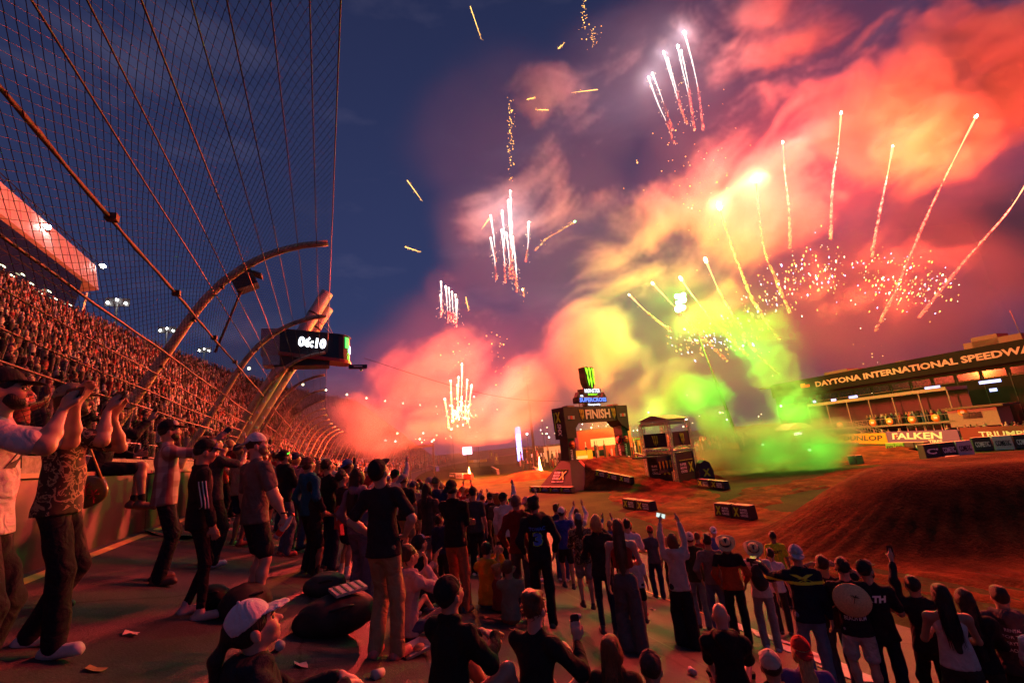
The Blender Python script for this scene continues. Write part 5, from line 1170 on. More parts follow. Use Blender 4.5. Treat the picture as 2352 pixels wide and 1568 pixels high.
        for (rr, zz) in ((.0, .222), (.045, .225), (.07, .215), (.088, .18), (.096, .125), (.10, .118), (.13, .117), (.165, .122), (.185, .128)):
            ring = []
            for i in range(n):
                a = 2*math.pi*i/n; x, y = math.cos(a)*rr*(.92 if rr > .11 else .9), math.sin(a)*rr*1.12; z = zz+(.055*(math.cos(a)**2)**1.3*max(0, (rr-.10)/.085) if rr > .1 else 0)-(.028*math.exp(-(x/.03)**2) if zz > .2 else 0); ring.append(HP(x, y-.01, z))
            R_.append(ring)
        Vv = [tuple(p) for r in R_ for p in r]; Fq = [(i*n+j, i*n+(j+1) % n, (i+1)*n+(j+1) % n, (i+1)*n+j) for i in range(len(R_)-1) for j in range(n)]
        under = len(Vv); Vv += [tuple(np.array(p)-Rh@V3(0, 0, .006)) for p in Vv]; Fq += [tuple(reversed([k+under for k in f])) for f in Fq]; m_ = (len(R_)-1)*n; Fq += [(m_+j, m_+(j+1) % n, under+m_+(j+1) % n, under+m_+j) for j in range(n)]
        mb.add(Vv, Fq, True); parts.append(('cowboy_hat', mb, None, sp.get('hmat', CLOTH), ccol))
        mb = MB().tube([HP(math.cos(a)*.092, math.sin(a)*.108-.01, .135) for a in np.linspace(0, 6.283, 24)], .007, 5, False); parts.append(('hat_band', mb, None, CLOTH, (.05, .03, .02)))
    anchors = dict(head=neck_top, Rh=Rh, wr=[a[2] for a in arms], hd=[a[3]/np.linalg.norm(a[3]) for a in arms], pn=[a[4] for a in arms], chest=U(.36), tdir=tdir, yf=yf, xr=xr, s=s, shirt=shirt_bvh, HP=HP, U=U, nb=nb)
    return parts, anchors
def person_meshes(parts):
    out = []
    for (nm, V, Q, m_, col) in parts:
        if isinstance(V, MB): me = V.mesh(nm, m_)
        else: me = mesh_np(nm, V, Q, m_)
        out.append((nm, me, col))
    return out
def place_person(meshes, loc, az, label, group, cat='person'):
    root = new_obj('person', meshes[0][1], None, loc, -math.radians(az), meshes[0][2]); tag(root, label, cat, group)
    kids = []
    for nm, me, col in meshes[1:]:
        kids.append(new_obj(nm, me, root, color=col if col is not None else (.1, .1, .1)))
        if nm == 'hair_strands': kids[-1]['kind'] = 'stuff'
    return root, kids
def print_on(anch, root, key, m_, f, w, h, side=-1, xo=0.0, parent=None):
    """lettering pressed on to the back (side -1) or chest (side 1) of a shirt"""
    V, Q = anch['shirt']; bv = BVHTree.FromPolygons([tuple(v) for v in V], [tuple(q) for q in Q])
    me = WORDS[key].copy(); me.materials.clear(); me.materials.append(m_)
    n = len(me.vertices); v = np.empty(n*3, np.float32); me.vertices.foreach_get('co', v); v = v.reshape(-1, 3)
    c = anch['U'](f); x = Vector(anch['xr'])*(-side if True else 1); d = Vector(anch['yf'])*side; up = Vector(anch['tdir'])
    x = up.cross(d) if up.cross(d).length > 0 else x
    x = d.cross(up)*-1
    out = np.empty_like(v)
    for i, p in enumerate(v):
        q = Vector(c)+x*(float(p[0])*w+xo)+up*(float(p[1])*h); hit = bv.ray_cast(q+d*.6, -d)
        b = hit[0] if hit[0] is not None else q+d*.12; out[i] = b+d*(.004+.003*(p[2] > 0))
    me.vertices.foreach_set('co', out.ravel()); me.update()
    return new_obj('print', me, parent or root)
# ------------------------------------------------------------------ the people one can pick out
def fit(hx, hy, fx, fy, H):
    d1 = ray(hx, hy); d2 = ray(fx, fy); h1 = math.hypot(d1.x, d1.y); h2 = math.hypot(d2.x, d2.y); h = H/(d1.z/h1-d2.z/h2)
    hd = (Vector((d1.x, d1.y, 0))/h1+Vector((d2.x, d2.y, 0))/h2).normalized(); p = hd*h; p.z = G(p.x); return p
def byhead(hx, hy, depth): p = at_depth(hx, hy, depth); return Vector((p.x, p.y, G(p.x))), p.z-G(p.x)
def byseat(hx, hy, Hs):
    d = ray(hx, hy); t = (Hs-EYE.z)/(d.z+BANK*d.x); p = EYE+d*t; p.z = G(p.x); return p
GRP = 'spectators on the banked track'
K_ = (.022, .022, .024); NAVY = (.02, .03, .08); WHT_ = (.62, .6, .58); KHAKI = (.38, .24, .12); DEN = (.05, .075, .15); LDEN = (.16, .2, .27); SK = (.42, .24, .16); SKD = (.22, .12, .075); SKL = (.5, .3, .22); TAN = (.42, .32, .2)
BRH = (.045, .024, .012); BLKH = (.015, .011, .01); BLO = (.36, .22, .09); RDH = (.16, .05, .02)
PEOPLE = []
def hero(label, pos, az, **sp):
    if isinstance(pos, tuple) and len(pos) == 5: H = pos[4]; p = fit(*pos)
    else: p = Vector(pos); H = sp.get('H', 1.75)
    sp.setdefault('H', H)
    if sp.get('pose') in ('sit', 'chair') and 'Hs' in sp: sp['H'] = sp['Hs']
    a = math.radians(az)     # slope of the ground in the local frame of the figure (x right, y forward)
    xr = Vector((math.cos(a), -math.sin(a))); yf = Vector((math.sin(a), math.cos(a)))
    k = -BANK if p.x < N_LOW else 0
    sp.setdefault('slope', (k*xr.x, k*yf.x) if sp.get('pose', 'stand') in ('stand', 'sit') else (0, 0))
    dist = (p-EYE).length; sp.setdefault('vox', .0095 if dist < 3.4 else .0125 if dist < 6.5 else .015 if dist < 9 else .019); sp.setdefault('cvox', .014 if dist < 5 else .019 if dist < 9 else .024)
    parts, an = build_person(sp); ms = person_meshes(parts); root, kids = place_person(ms, p, az, label, sp.get('group', GRP))
    M_ = Matrix.Translation(p) @ Matrix.Rotation(-a, 4, 'Z'); PEOPLE.append((p.x, p.y))
    kd = {}
    for o in kids: kd.setdefault(o.name.split('.')[0], o)
    return root, an, M_, kd
def phone(an, M_, i, label, lit=False, land=False):
    w = an['wr'][i]; hd = an['hd'][i]; pn = np.asarray(an['pn'][i], float); pn = pn/np.linalg.norm(pn); s = an['s']
    c = M_ @ Vector(w+hd*.12*s+pn*.022*s); hdw = (M_.to_3x3() @ Vector(hd)).normalized(); pnw = (M_.to_3x3() @ Vector(pn)); pnw = (pnw-hdw*pnw.dot(hdw)).normalized(); sd = hdw.cross(pnw)
    R = Matrix((sd, hdw, pnw)).transposed()
    if land: R = R @ Matrix.Rotation(math.pi/2, 3, 'Z')
    bm = bmesh.new(); bmesh.ops.create_cube(bm, size=1); bmesh.ops.scale(bm, vec=(.074, .152, .010), verts=bm.verts); bmesh.ops.bevel(bm, geom=[e for e in bm.edges if abs(e.verts[0].co.z-e.verts[1].co.z) > .005], offset=.012, segments=3, affect='EDGES')
    me = bpy.data.meshes.new('phone'); bm.to_mesh(me); bm.free(); me.materials.append(PLAST)
    o = new_obj('phone', me, None, None, None, (.03, .03, .035)); o.matrix_world = Matrix.Translation(c) @ R.to_4x4(); tag(o, label, 'phone', 'phones held up by spectators')
    sc = MB().box((0, 0, -.0058), (.068, .142, .0012)).build('screen', emat('phone_screen', (.45, .55, .5), 1.4) if lit else mat('phone_glass', (.02, .02, .025), .08, var=0), o)
    MB().box((.018, .05, .0062), (.026, .034, .003)).build('lens_plate', mat('phone_lens', (.01, .01, .012), .2, var=0), o)
    return o
PLAID = bpy.data.materials.new('plaid_cloth'); PLAID.use_nodes = True
def plaid(m, base, d1, d2, sx=13.0):
    t = m.node_tree; b = t.nodes['Principled BSDF']; b.inputs['Roughness'].default_value = .85; lk = t.links.new; tc = t.nodes.new('ShaderNodeTexCoord'); sp = t.nodes.new('ShaderNodeSeparateXYZ'); lk(tc.outputs['Object'], sp.inputs[0]); prev = None
    col = None
    for ax, c, sc in (('X', d1, sx), ('Z', d2, sx*.9), ('Y', d1, sx)):
        w = t.nodes.new('ShaderNodeMath'); w.operation = 'SINE'; mu = t.nodes.new('ShaderNodeMath'); mu.operation = 'MULTIPLY'; mu.inputs[1].default_value = sc*6.28/1.0/2; lk(sp.outputs[ax], mu.inputs[0]); lk(mu.outputs[0], w.inputs[0])
        g = t.nodes.new('ShaderNodeMapRange'); g.inputs['From Min'].default_value = .1; g.inputs['From Max'].default_value = .5; g.inputs['To Max'].default_value = .7; lk(w.outputs[0], g.inputs['Value'])
        mx = t.nodes.new('ShaderNodeMix'); mx.data_type = 'RGBA'; lk(g.outputs[0], mx.inputs['Factor']); mx.inputs['B'].default_value = (*c, 1)
        if col is None: mx.inputs['A'].default_value = (*base, 1)
        else: lk(col, mx.inputs['A'])
        col = mx.outputs['Result']
    lk(col, b.inputs['Base Color'])
plaid(PLAID, (.5, .38, .34), (.16, .04, .04), (.32, .2, .18))
PLAID2 = bpy.data.materials.new('dark_plaid_cloth'); PLAID2.use_nodes = True; plaid(PLAID2, (.12, .06, .05), (.02, .015, .015), (.05, .03, .03), 16)
CAMO = bpy.data.materials.new('camouflage_cloth'); CAMO.use_nodes = True; t = CAMO.node_tree; b = t.nodes['Principled BSDF']; b.inputs['Roughness'].default_value = .85
tc_ = t.nodes.new('ShaderNodeTexCoord'); n_ = t.nodes.new('ShaderNodeTexNoise'); n_.inputs['Scale'].default_value = 11; n_.inputs['Detail'].default_value = 3; n_.inputs['Distortion'].default_value = 2.2; r_ = t.nodes.new('ShaderNodeValToRGB'); r_.color_ramp.interpolation = 'CONSTANT'
for e_, (p_, c_) in zip([r_.color_ramp.elements[0], r_.color_ramp.elements[1], r_.color_ramp.elements.new(.5), r_.color_ramp.elements.new(.6)], ((0, (.03, .022, .012)), (.42, (.16, .10, .05)), (.52, (.34, .25, .14)), (.62, (.06, .05, .025)))): e_.position = p_; e_.color = (*c_, 1)
t.links.new(tc_.outputs['Object'], n_.inputs['Vector']); t.links.new(n_.outputs['Fac'], r_.inputs['Fac']); t.links.new(r_.outputs['Color'], b.inputs['Base Color'])
def stripes(root, an, kd, M_):   # three white stripes down sleeves and trouser legs
    pass

# --- left foreground
p, H1 = byhead(10, 862, 2.75)
r, an, M_, kd = hero('man in white print shirt and black cap at the left frame edge, both hands raised', p, 80, H=max(1.6, min(H1, 1.86)), arms=(((.06, .28, 1.52), (.7, .1, -1), (-.2, .2, 1), (-.6, .6, 0)), ((.12, .30, 1.58), (.7, .1, -1), (.1, .3, 1), (-.6, .6, 0))), top=('tee', (.55, .5, .48)), bot=('jeans', K_), cap=('cap', K_), hair=('short', BLKH), hpitch=.1, fat=1.15, beard=BLKH, muscle=1.1)
print_on(an, r, 'X', BLACKF, .36, .22, .2, 1, parent=kd.get('shirt'))
phone(an, M_, 0, 'white phone held up by the man at the left frame edge', land=True)
p, H2 = byhead(168, 884, 3.6)
r, an, M_, kd = hero('bearded man in camouflage shirt and tan cap holding a phone up', p, 88, H=max(1.65, min(H2, 1.85)), arms=(((.08, .24, 1.56), (.6, .2, -1), (-.2, .3, 1), (-.6, .6, 0)), ((.02, .25, 1.52), (.7, .2, -1), (-.2, .3, 1), (-.6, .6, 0))), top=('tee', TAN), tmat=CAMO, bot=('jeans', (.018, .018, .022)), shoes=(.6, .55, .55), cap=('cap', (.24, .2, .12)), beard=BRH, hair=('short', BRH), hpitch=.08, fat=1.2, step=.10)
phone(an, M_, 0, 'phone held up by the man in camouflage', land=True)
r, an, M_, kd = hero('small girl in a white cap and glasses between the camouflage man and the wall', (165, 980, 130, 1330, 1.3), 85, fem=True, arms=('text', 'text'), top=('jacket', (.10, .06, .04)), cap=('cap', (.6, .55, .5)), hair=('long', (.20, .09, .04)), hairlen=.3, hpitch=.0)
# man on the wall
pw = Vector((-2.80, 8.0, 1.80))
r, an, M_, kd = hero('man in black jacket and bare legs sitting on the barrier wall', pw, 78, pose='wall', H=1.86, arms=('phone', 'hold'), top=('jacket', (.02, .02, .022)), bot=('shorts', K_), cap=('cap', K_), cappanel=(.6, .56, .52), hair=('short', BLKH), hpitch=.15, shoes=(.2, .10, .06), socks=K_, sockh=.12, bend=.16, vox=.012)
phone(an, M_, 0, 'dark phone raised by the man sitting on the wall')
r, an, M_, kd = hero('heavy bearded man in striped plaid shirt raising a phone beside the wall', (405, 965, 345, 1335, 1.78), 72, arms=(((.10, .46, 1.52), (.7, .1, -1), (.1, .7, .7), (-.6, .6, 0)), 'down'), top=('flannel', (.4, .3, .28)), tmat=PLAID, bot=('jeans', (.02, .022, .03)), cap=('cap', K_), cappanel=(.55, .5, .48), beard=BLKH, hair=('short', BLKH), fat=1.35, hpitch=.12, shoes=(.09, .04, .03))
phone(an, M_, 0, 'phone pointed out by the man in plaid')
r, an, M_, kd = hero('boy in black track suit with white stripes and violet brimmed cap', (497, 1030, 405, 1440, 1.62), 70, arms=('loose', 'loose'), top=('jacket', (.02, .02, .02)), bot=('leggings', (.02, .018, .02)), cap=('cap', K_), brim=(.20, .16, .38), hair=('short', BLKH), hpitch=-.12, shoes=(.5, .33, .32), step=.05)
V_, Q_ = an['shirt']; bv = BVHTree.FromPolygons([tuple(v) for v in V_], [tuple(q) for q in Q_])
for k in range(3):      # stripes on the sleeve facing the camera, pressed on to the jacket
    for (xo, f0, f1) in ((1, .40, .12),):
        pts = []
        for j in range(14):
            f = f0+(f1-f0)*j/13; q = Vector(an['U'](f))+Vector(an['yf'])*(-.045+.026*k+.03*j/13); h = bv.ray_cast(q+Vector(an['xr'])*.6, -Vector(an['xr'])); 
            if h[0] is not None: pts.append(h[0]+Vector((.003, 0, 0)))
        if len(pts) > 3: MB().tube(pts, .0065, 4).build('stripe', WHITEP, kd['jacket'])
MB().box(an['HP'](.0, .088, .165), (.05, .012, .028)).build('cap_badge', WHITEP, kd['cap'])
r, an, M_, kd = hero('muscular man in grey T-shirt and backward white cap holding a bottle', (612, 1022, 552, 1440, 1.82), 58, arms=('side', 'down'), top=('tee', (.17, .13, .11)), bot=('shorts', (.025, .025, .03)), cap=('capback', (.68, .66, .66)), hair=('short', BRH), hpitch=.12, hyaw=.5, fat=1.18, muscle=1.3, skin=SKL, shoes=(.1, .1, .1), beard=(.20, .11, .075))
MB().tube([an['wr'][0]+np.array([math.cos(a)*.034, math.sin(a)*.034, .03]) for a in np.linspace(0, 6.28, 13)], .008, 5, False).build('wrist_band', BLACKF, r)
bw = M_ @ Vector(an['wr'][0]+an['hd'][0]*.10); bo_ = empty('drink_bottle', bw, 0, 'red capped clear drink bottle in the hand of the grey shirted man', 'bottle'); bo_.rotation_euler = (.5, .55, .3)
MB().tube([(0, 0, -.17), (0, 0, -.15), (0, 0, .05), (0, 0, .085), (0, 0, .11)], [.028, .033, .033, .018, .014], 12).build('body', mat('clear_bottle', (.55, .5, .5), .1, var=.05), bo_); MB().tube([(0, 0, .11), (0, 0, .13)], .016, 10).build('bottle_cap', REDP, bo_); MB().tube([(0, 0, -.13), (0, 0, -.07)], .0345, 12, False).build('bottle_label', REDP, bo_)
# woman with the white cap, low in the foreground
p = at_depth(585, 1462, 2.15); p.z = G(p.x); zt_ = at_depth(600, 1405, 2.15).z-G(p.x)
r, an, M_, kd = hero('woman in white cap looking up, close in the foreground', p, 78, pose='chair', Hs=1.62, H=1.62, fem=True, arms=('knee', 'knee'), top=('hoodie', (.025, .025, .03)), bot=('jeans', DEN), cap=('cap', (.66, .62, .66)), hair=('tail', BLKH), hpitch=.42, skin=SKL, vox=.0072, cvox=.012, shoes=WHT_)
r.location.z += zt_-.42*1.62/1.75-.78*1.62/1.75
st = empty('folding_stool', (r.location.x, r.location.y, r.location.z), -math.radians(78), 'low dark stool under the woman in the white cap', 'stool'); MB().box((0, 0, .28), (.36, .36, .04)).build('seat', BLACKF, st)
for x in (-.14, .14):
    for y in (-.14, .14): MB().bar((x, y, G(r.location.x)-r.location.z-.06), (x*.8, y*.8, .27), .025).build('leg', DARKM, st)
# --- group between the grey shirt and the khaki trousers
r, an, M_, kd = hero('long bearded man with green lit headband, arms folded, in jeans', (668, 1030, 640, 1270, 1.76), 62, arms=('cross', 'cross2'), top=('hoodie', K_), bot=('jeans', (.10, .12, .17)), cap=('cap', K_), beard=BRH, hair=('short', BRH), hpitch=.35, shoes=(.4, .08, .06)); MB().tube([an['HP'](math.cos(a)*.092, math.sin(a)*.106-.01, .128) for a in np.linspace(.3, 1.6, 6)], .008, 5).build('light_strip', emat('headband_green', (.1, 1, .05), 2.5), kd['cap'])
hero('person in teal hooded sweatshirt and dark cap', (716, 1035, 702, 1300, 1.7), 55, arms=('pocket', 'pocket'), top=('hoodie', (.015, .10, .16)), bot=('jeans', K_), cap=('capback', (.12, .06, .05)), hair=('short', BRH), hpitch=.3)
r, an, M_, kd = hero('boy in black holding a red foam finger', (737, 1113, 705, 1335, 1.36), 62, arms=('hold', 'down'), top=('tee', (.022, .02, .022)), bot=('shorts', K_), hair=('short', BLKH), hpitch=.30, shoes=K_, socks=K_, sockh=.35, skin=SKD)
fo = MB(); out = [(-.06, -.14), (.06, -.14), (.10, -.02), (.13, .06), (.16, .14), (.11, .15), (.08, .08), (.08, .16), (.05, .20), (.03, .14), (.02, .34), (-.03, .36), (-.04, .16), (-.08, .17), (-.10, .02)]
fo.prism(out, -.03, .03); ff = fo.build('foam_finger', mat('red_foam', (.62, .05, .05), .8, var=.1)); ff.location = M_ @ Vector(an['wr'][0]+np.array([.0, .1, -.02])); ff.rotation_euler = (.2, 2.5, -1.1); tag(ff, 'red foam pointing hand held by the boy in black', 'foam finger')
MB().tube([(.0, -.032, -.05), (.02, -.034, .08)], .006, 4).build('finger_line', WHITEP, ff)
hero('dark haired man in black shirt with a cup, left of the long haired woman', (757, 1040, 750, 1290, 1.75), 60, arms=('hold', 'down'), top=('tee', K_), bot=('jeans', NAVY), hair=('short', BLKH), hpitch=.25)
hero('teenager in dark maroon shirt and black shorts by the long haired woman', (800, 1080, 775, 1325, 1.6), 65, arms=('hold', 'face'), top=('tee', (.06, .015, .02)), bot=('shorts', (.02, .02, .05)), hair=('short', BLKH), hpitch=.25, shoes=(.5, .42, .4), socks=(.6, .55, .55))
hero('woman with very long dark hair in mauve jacket', (848, 1078, 800, 1390, 1.68), 45, fem=True, arms=('text', 'pocket'), top=('hoodie', (.16, .12, .18)), bot=('wide', (.12, .11, .16)), hair=('long', (.035, .018, .012)), hairlen=.5, hpitch=.2)
r, an, M_, kd = hero('man in black shirt, khaki trousers and black cap with hand on hip, looking up', (892, 1050, 868, 1508, 1.82), 40, arms=('hip', 'hip'), top=('tee', (.03, .026, .03)), bot=('jeans', KHAKI), cap=('cap', K_), hair=('short', BLKH), hpitch=.62, fat=1.05, skin=SKL, shoes=(.55, .16, .13), step=.06, stance=.08)
hero('man in light hoodie sitting on the ground holding both hands up', (930, 1248, 930, 1450, .88), 68, pose='sit', Hs=1.75, arms=('face', 'phone'), top=('hoodie', (.40, .30, .30)), bot=('jeans', DEN), hair=('short', BRH), hpitch=.15)
hero('seated man in black with black and white cap behind the light hoodie', (952, 1190, 965, 1350, .9), 60, pose='sit', Hs=1.75, arms=('hold', 'hold'), top=('tee', K_), bot=('jeans', K_), cap=('cap', K_), cappanel=(.65, .6, .6), hair=('short', BLKH), hpitch=.3)
hero('man in black with arms folded and khaki shorts', (932, 1085, 930, 1290, 1.78), 50, arms=('cross', 'cross2'), top=('tee', K_), bot=('shorts', (.34, .24, .12)), cap=('capback', (.25, .22, .22)), hair=('short', BRH), hpitch=.3, fat=1.15, socks=(.6, .6, .6))
hero('woman in dark checked jacket and bare legs', (985, 1082, 985, 1300, 1.68), 48, fem=True, arms=('text', 'text'), top=('flannel', K_), tmat=PLAID2, bot=('shorts', (.2, .22, .28)), hair=('long', BLKH), hairlen=.3, hpitch=.2)
hero('man in black jacket with arms folded and rust orange trousers', (1037, 1086, 1053, 1378, 1.78), 42, arms=('cross', 'cross2'), top=('jacket', (.02, .016, .016)), bot=('jeans', (.40, .12, .05)), cap=('capback', K_), hair=('short', BLKH), hpitch=.25, fat=1.08)
hero('child in navy hooded top standing before the rust orange trousers', (1012, 1172, 1015, 1345, 1.18), 45, arms=('down', 'down'), top=('hoodie', (.02, .025, .07)), bot=('jeans', K_), hair=('messy', BLKH), hpitch=.35)
hero('boy in pale hoodie and black shorts', (1092, 1113, 1085, 1265, 1.6), 40, arms=('down', 'pocket'), top=('hoodie', (.45, .40, .38)), bot=('shorts', K_), hair=('short', RDH), hpitch=.25, socks=(.6, .58, .55), shoes=(.6, .55, .5))
r, an, M_, kd = hero('man in black tank top and black cowboy hat with a blue print on his back', (1133, 1100, 1133, 1240, 1.8), 35, arms=('down', 'cross'), top=('tank', K_), bot=('shorts', K_), cap=('cowboy', K_), hair=('short', BLKH), hpitch=.2); print_on(an, r, 'XTH', BLUEP, .36, .16, .22, -1, parent=kd.get('tank_top'))
r, an, M_, kd = hero('man in tan cap and black shirt with gold print on the back', (1157, 1128, 1160, 1270, 1.74), 30, arms=('cross', 'cross'), top=('tee', K_), bot=('jeans', K_), cap=('cap', (.48, .33, .18)), hair=('short', BRH), hpitch=.2); print_on(an, r, 'GO', GOLDP, .30, .2, .12, -1, parent=kd.get('shirt'))
r, an, M_, kd = hero('person in yellow hoodie sitting and filming with a phone', (1112, 1228, 1120, 1370, .9), 45, pose='sit', Hs=1.75, arms=('phone', 'phone'), top=('hoodie', (.50, .28, .02)), bot=('jeans', DEN), hair=('short', BLKH), hpitch=.1); phone(an, M_, 0, 'phone held up by the sitter in the yellow hoodie')
hero('small child sitting beside the yellow hoodie', (1135, 1258, 1145, 1370, .70), 40, pose='sit', Hs=1.2, arms=('hold', 'hold'), top=('tee', (.2, .05, .04)), bot=('shorts', K_), hair=('messy', BLO), hpitch=.3)
hero('boy in olive grey sweatshirt sitting behind the dark red hoodie', (1165, 1252, 1168, 1395, .82), 42, pose='sit', Hs=1.5, arms=('hold', 'face'), top=('sweat', (.20, .19, .13)), bot=('jeans', (.3, .1, .06)), hair=('short', RDH), hpitch=.3)
r, an, M_, kd = hero('man in dark red hoodie with hands in his pockets', (1192, 1123, 1196, 1388, 1.78), 30, arms=('pocket', 'pocket'), top=('hoodie', (.12, .018, .018)), bot=('jeans', (.04, .055, .085)), hair=('short', (.10, .08, .07)), hpitch=.28)
bt = empty('tucked_bottle', M_ @ Vector((.10, -.15, .90)), 0, 'clear bottle tucked in the back pocket of the dark red hoodie man', 'bottle'); MB().tube([(0, 0, -.08), (0, 0, .06), (0, 0, .09)], [.03, .03, .014], 10).build('body', mat('clear_bottle'), bt); MB().tube([(0, 0, .09), (0, 0, .11)], .015, 8).build('bottle_cap', WHITEP, bt)
r, an, M_, kd = hero('man in black hoodie with a blue number 3 on his back', (1228, 1132, 1252, 1425, 1.8), 26, arms=('pocket', 'pocket'), top=('hoodie', (.018, .018, .02)), bot=('jeans', (.018, .018, .02)), hair=('messy', BLKH), hpitch=.3, hyaw=.35)
print_on(an, r, '3', LIMEP, .235, .158, .205, -1, parent=kd['hoodie']); o3 = print_on(an, r, '3', BLUEP, .235, .135, .178, -1, parent=kd['hoodie'])
o3.location = tuple(-np.asarray(an['yf'])*.004); print_on(an, r, 'TOMAC', BLUEP, .375, .25, .055, -1, parent=kd['hoodie'])
hero('man in royal blue shirt and white cap in the front rows', (1291, 1148, 1302, 1330, 1.76), 28, arms=('phone', 'down'), top=('tee', (.03, .05, .30)), bot=('shorts', K_), cap=('cap', (.62, .6, .58)), hair=('short', BLKH), hpitch=.2)
hero('woman in camouflage jacket and grey cap with bare calves', (1327, 1163, 1348, 1375, 1.68), 30, fem=True, arms=('hold', 'hold'), top=('flannel', TAN), tmat=CAMO, bot=('shorts', (.22, .2, .2)), cap=('cap', (.22, .21, .23)), hair=('long', BRH), hairlen=.25, hpitch=.2, shoes=K_)
r, an, M_, kd = hero('blonde woman in black fleece jacket filming with a bright phone', (1368, 1165, 1395, 1435, 1.7), 34, fem=True, arms=('phone', 'text'), top=('jacket', (.02, .02, .022)), bot=('leggings', (.02, .03, .06)), hair=('bob', BLO), hpitch=.15); phone(an, M_, 0, 'bright phone screen in the hands of the blonde woman', True)
hero('woman with long brown hair in red crop top and wide grey jeans', (1412, 1208, 1468, 1512, 1.7), 38, fem=True, arms=('hold', 'down'), top=('crop', (.40, .03, .02)), bot=('wide', (.10, .095, .095)), hair=('long', (.12, .055, .028)), hairlen=.56, hpitch=.2, skin=SKL)
r, an, M_, kd = hero('dark haired man in white T-shirt and white shorts', (1432, 1180, 1470, 1400, 1.78), 40, arms=('hold', 'face'), top=('tee', (.60, .58, .62)), bot=('shorts', (.5, .44, .42)), hair=('short', BLKH), hpitch=.2, socks=(.6, .6, .6), shoes=(.4, .05, .04))
hero('child in a teal cap by the white T-shirt man', (1446, 1242, 1480, 1400, 1.2), 40, arms=('down', 'down'), top=('tee', (.5, .5, .55)), bot=('shorts', K_), cap=('cap', (.01, .22, .22)), hair=('short', BRH), hpitch=.2)
# --- sitters in the foreground centre
p = byseat(1012, 1332, .99)
hero('man in black jacket sitting in the centre foreground with a bare knee up', p, 62, pose='sit', H=1.85, arms=('knee', 'knee'), top=('jacket', (.018, .017, .017)), bot=('shorts', (.016, .016, .018)), cap=('beanie', (.016, .016, .018)), hair=('short', BLKH), hpitch=.3, bend=.14, fat=1.1, vox=.0105, shoes=(.5, .42, .45))
p = byseat(1208, 1372, .95)
r, an, M_, kd = hero('young man sitting in dark sweatshirt filming with a raised phone', p, 58, pose='sit', H=1.78, arms=(((.16, .42, 1.32), (.7, .1, -1), (0, .1, 1), (-.6, .6, 0)), 'knee'), top=('sweat', (.022, .02, .02)), bot=('shorts', K_), hair=('messy', (.09, .04, .018)), hpitch=.08, bend=.16, vox=.0095, skin=SKL); phone(an, M_, 0, 'phone edge-on in the hand of the sitting young man')
p = byseat(1398, 1462, .80)
hero('girl with long auburn hair sitting low in the foreground', p, 45, pose='sit', H=1.45, fem=True, arms=('hold', 'hold'), top=('jacket', (.06, .04, .03)), bot=('jeans', K_), hair=('long', (.17, .07, .025)), hairlen=.34, hpitch=.25, vox=.0095)
p = byseat(1490, 1508, .77)
hero('person in brown cap at the bottom edge of the frame', p, 42, pose='sit', H=1.4, arms=('hold', 'hold'), top=('jacket', K_), bot=('jeans', K_), cap=('cap', (.09, .05, .045)), hair=('short', BRH), hpitch=.1)
# --- right hand side
r, an, M_, kd = hero('red haired woman in cream sweatshirt raising a phone overhead with both arms', (1548, 1262, 1590, 1525, 1.66), 38, fem=True, arms=('up', 'up'), top=('hoodie', (.48, .38, .33)), bot=('wide', (.018, .018, .02)), hair=('bob', RDH), hpitch=.3, shoes=(.06, .05, .08)); phone(an, M_, 1, 'phone held overhead by the cream sweatshirt woman', True, True)
hero('man in red and white cap and grey shirt at the front of the crowd', (1491, 1183, 1508, 1345, 1.75), 30, arms=('pocket', 'hold'), top=('tee', (.10, .10, .115)), bot=('jeans', NAVY), cap=('cap', (.45, .04, .04)), cappanel=(.6, .5, .5), hair=('short', BRH), hpitch=.2)
hero('blonde child beside the red and white cap', (1527, 1196, 1540, 1330, 1.5), 32, fem=True, arms=('down', 'down'), top=('tee', K_), bot=('jeans', K_), hair=('long', BLO), hairlen=.2, hpitch=.2)
r, an, M_, kd = hero('man in cream beanie and black shirt with white words on the back', (1566, 1194, 1590, 1370, 1.78), 34, arms=('down', 'down'), top=('tee', K_), bot=('jeans', K_), cap=('beanie', (.55, .5, .42)), hair=('short', BRH), hpitch=.2); print_on(an, r, 'NEED', WHITEP, .36, .26, .08, -1, parent=kd['shirt'])
hero('auburn haired man in red shirt behind the cream beanie', (1600, 1207, 1620, 1370, 1.72), 30, arms=('down', 'down'), top=('tee', (.35, .04, .03)), bot=('jeans', K_), hair=('short', RDH), hpitch=.2)
hero('man in pink patterned white cap and dark green jacket', (1588, 1223, 1612, 1440, 1.75), 36, arms=('pocket', 'down'), top=('jacket', (.035, .05, .025)), bot=('jeans', (.2, .25, .32)), cap=('beanie', (.58, .48, .45)), hair=('short', BLKH), hpitch=.2)
hero('dark haired man in grey sweatshirt and blue jeans', (1622, 1222, 1660, 1452, 1.78), 40, arms=('pocket', 'pocket'), top=('sweat', (.17, .155, .15)), bot=('jeans', (.12, .17, .27)), hair=('messy', BLKH), hpitch=.2)
hero('person in white cap and bright blue shirt at the crowd front', (1642, 1212, 1660, 1370, 1.75), 35, arms=('down', 'down'), top=('tee', (.06, .14, .4)), bot=('jeans', K_), cap=('capback', (.65, .64, .66)), hair=('short', BRH), hpitch=.2)
STRAW = mat('straw', (.62, .47, .22), .75, var=.25, scale=60, bump=.4, bscale=120)
r, an, M_, kd = hero('man in straw cowboy hat and black and orange shirt', (1664, 1226, 1705, 1470, 1.8), 42, arms=('pocket', 'pocket'), top=('sweat', (.40, .07, .02)), bot=('jeans', K_), cap=('cowboy', TAN), hmat=STRAW, hair=('short', BLKH), hpitch=.55, skin=SKD)
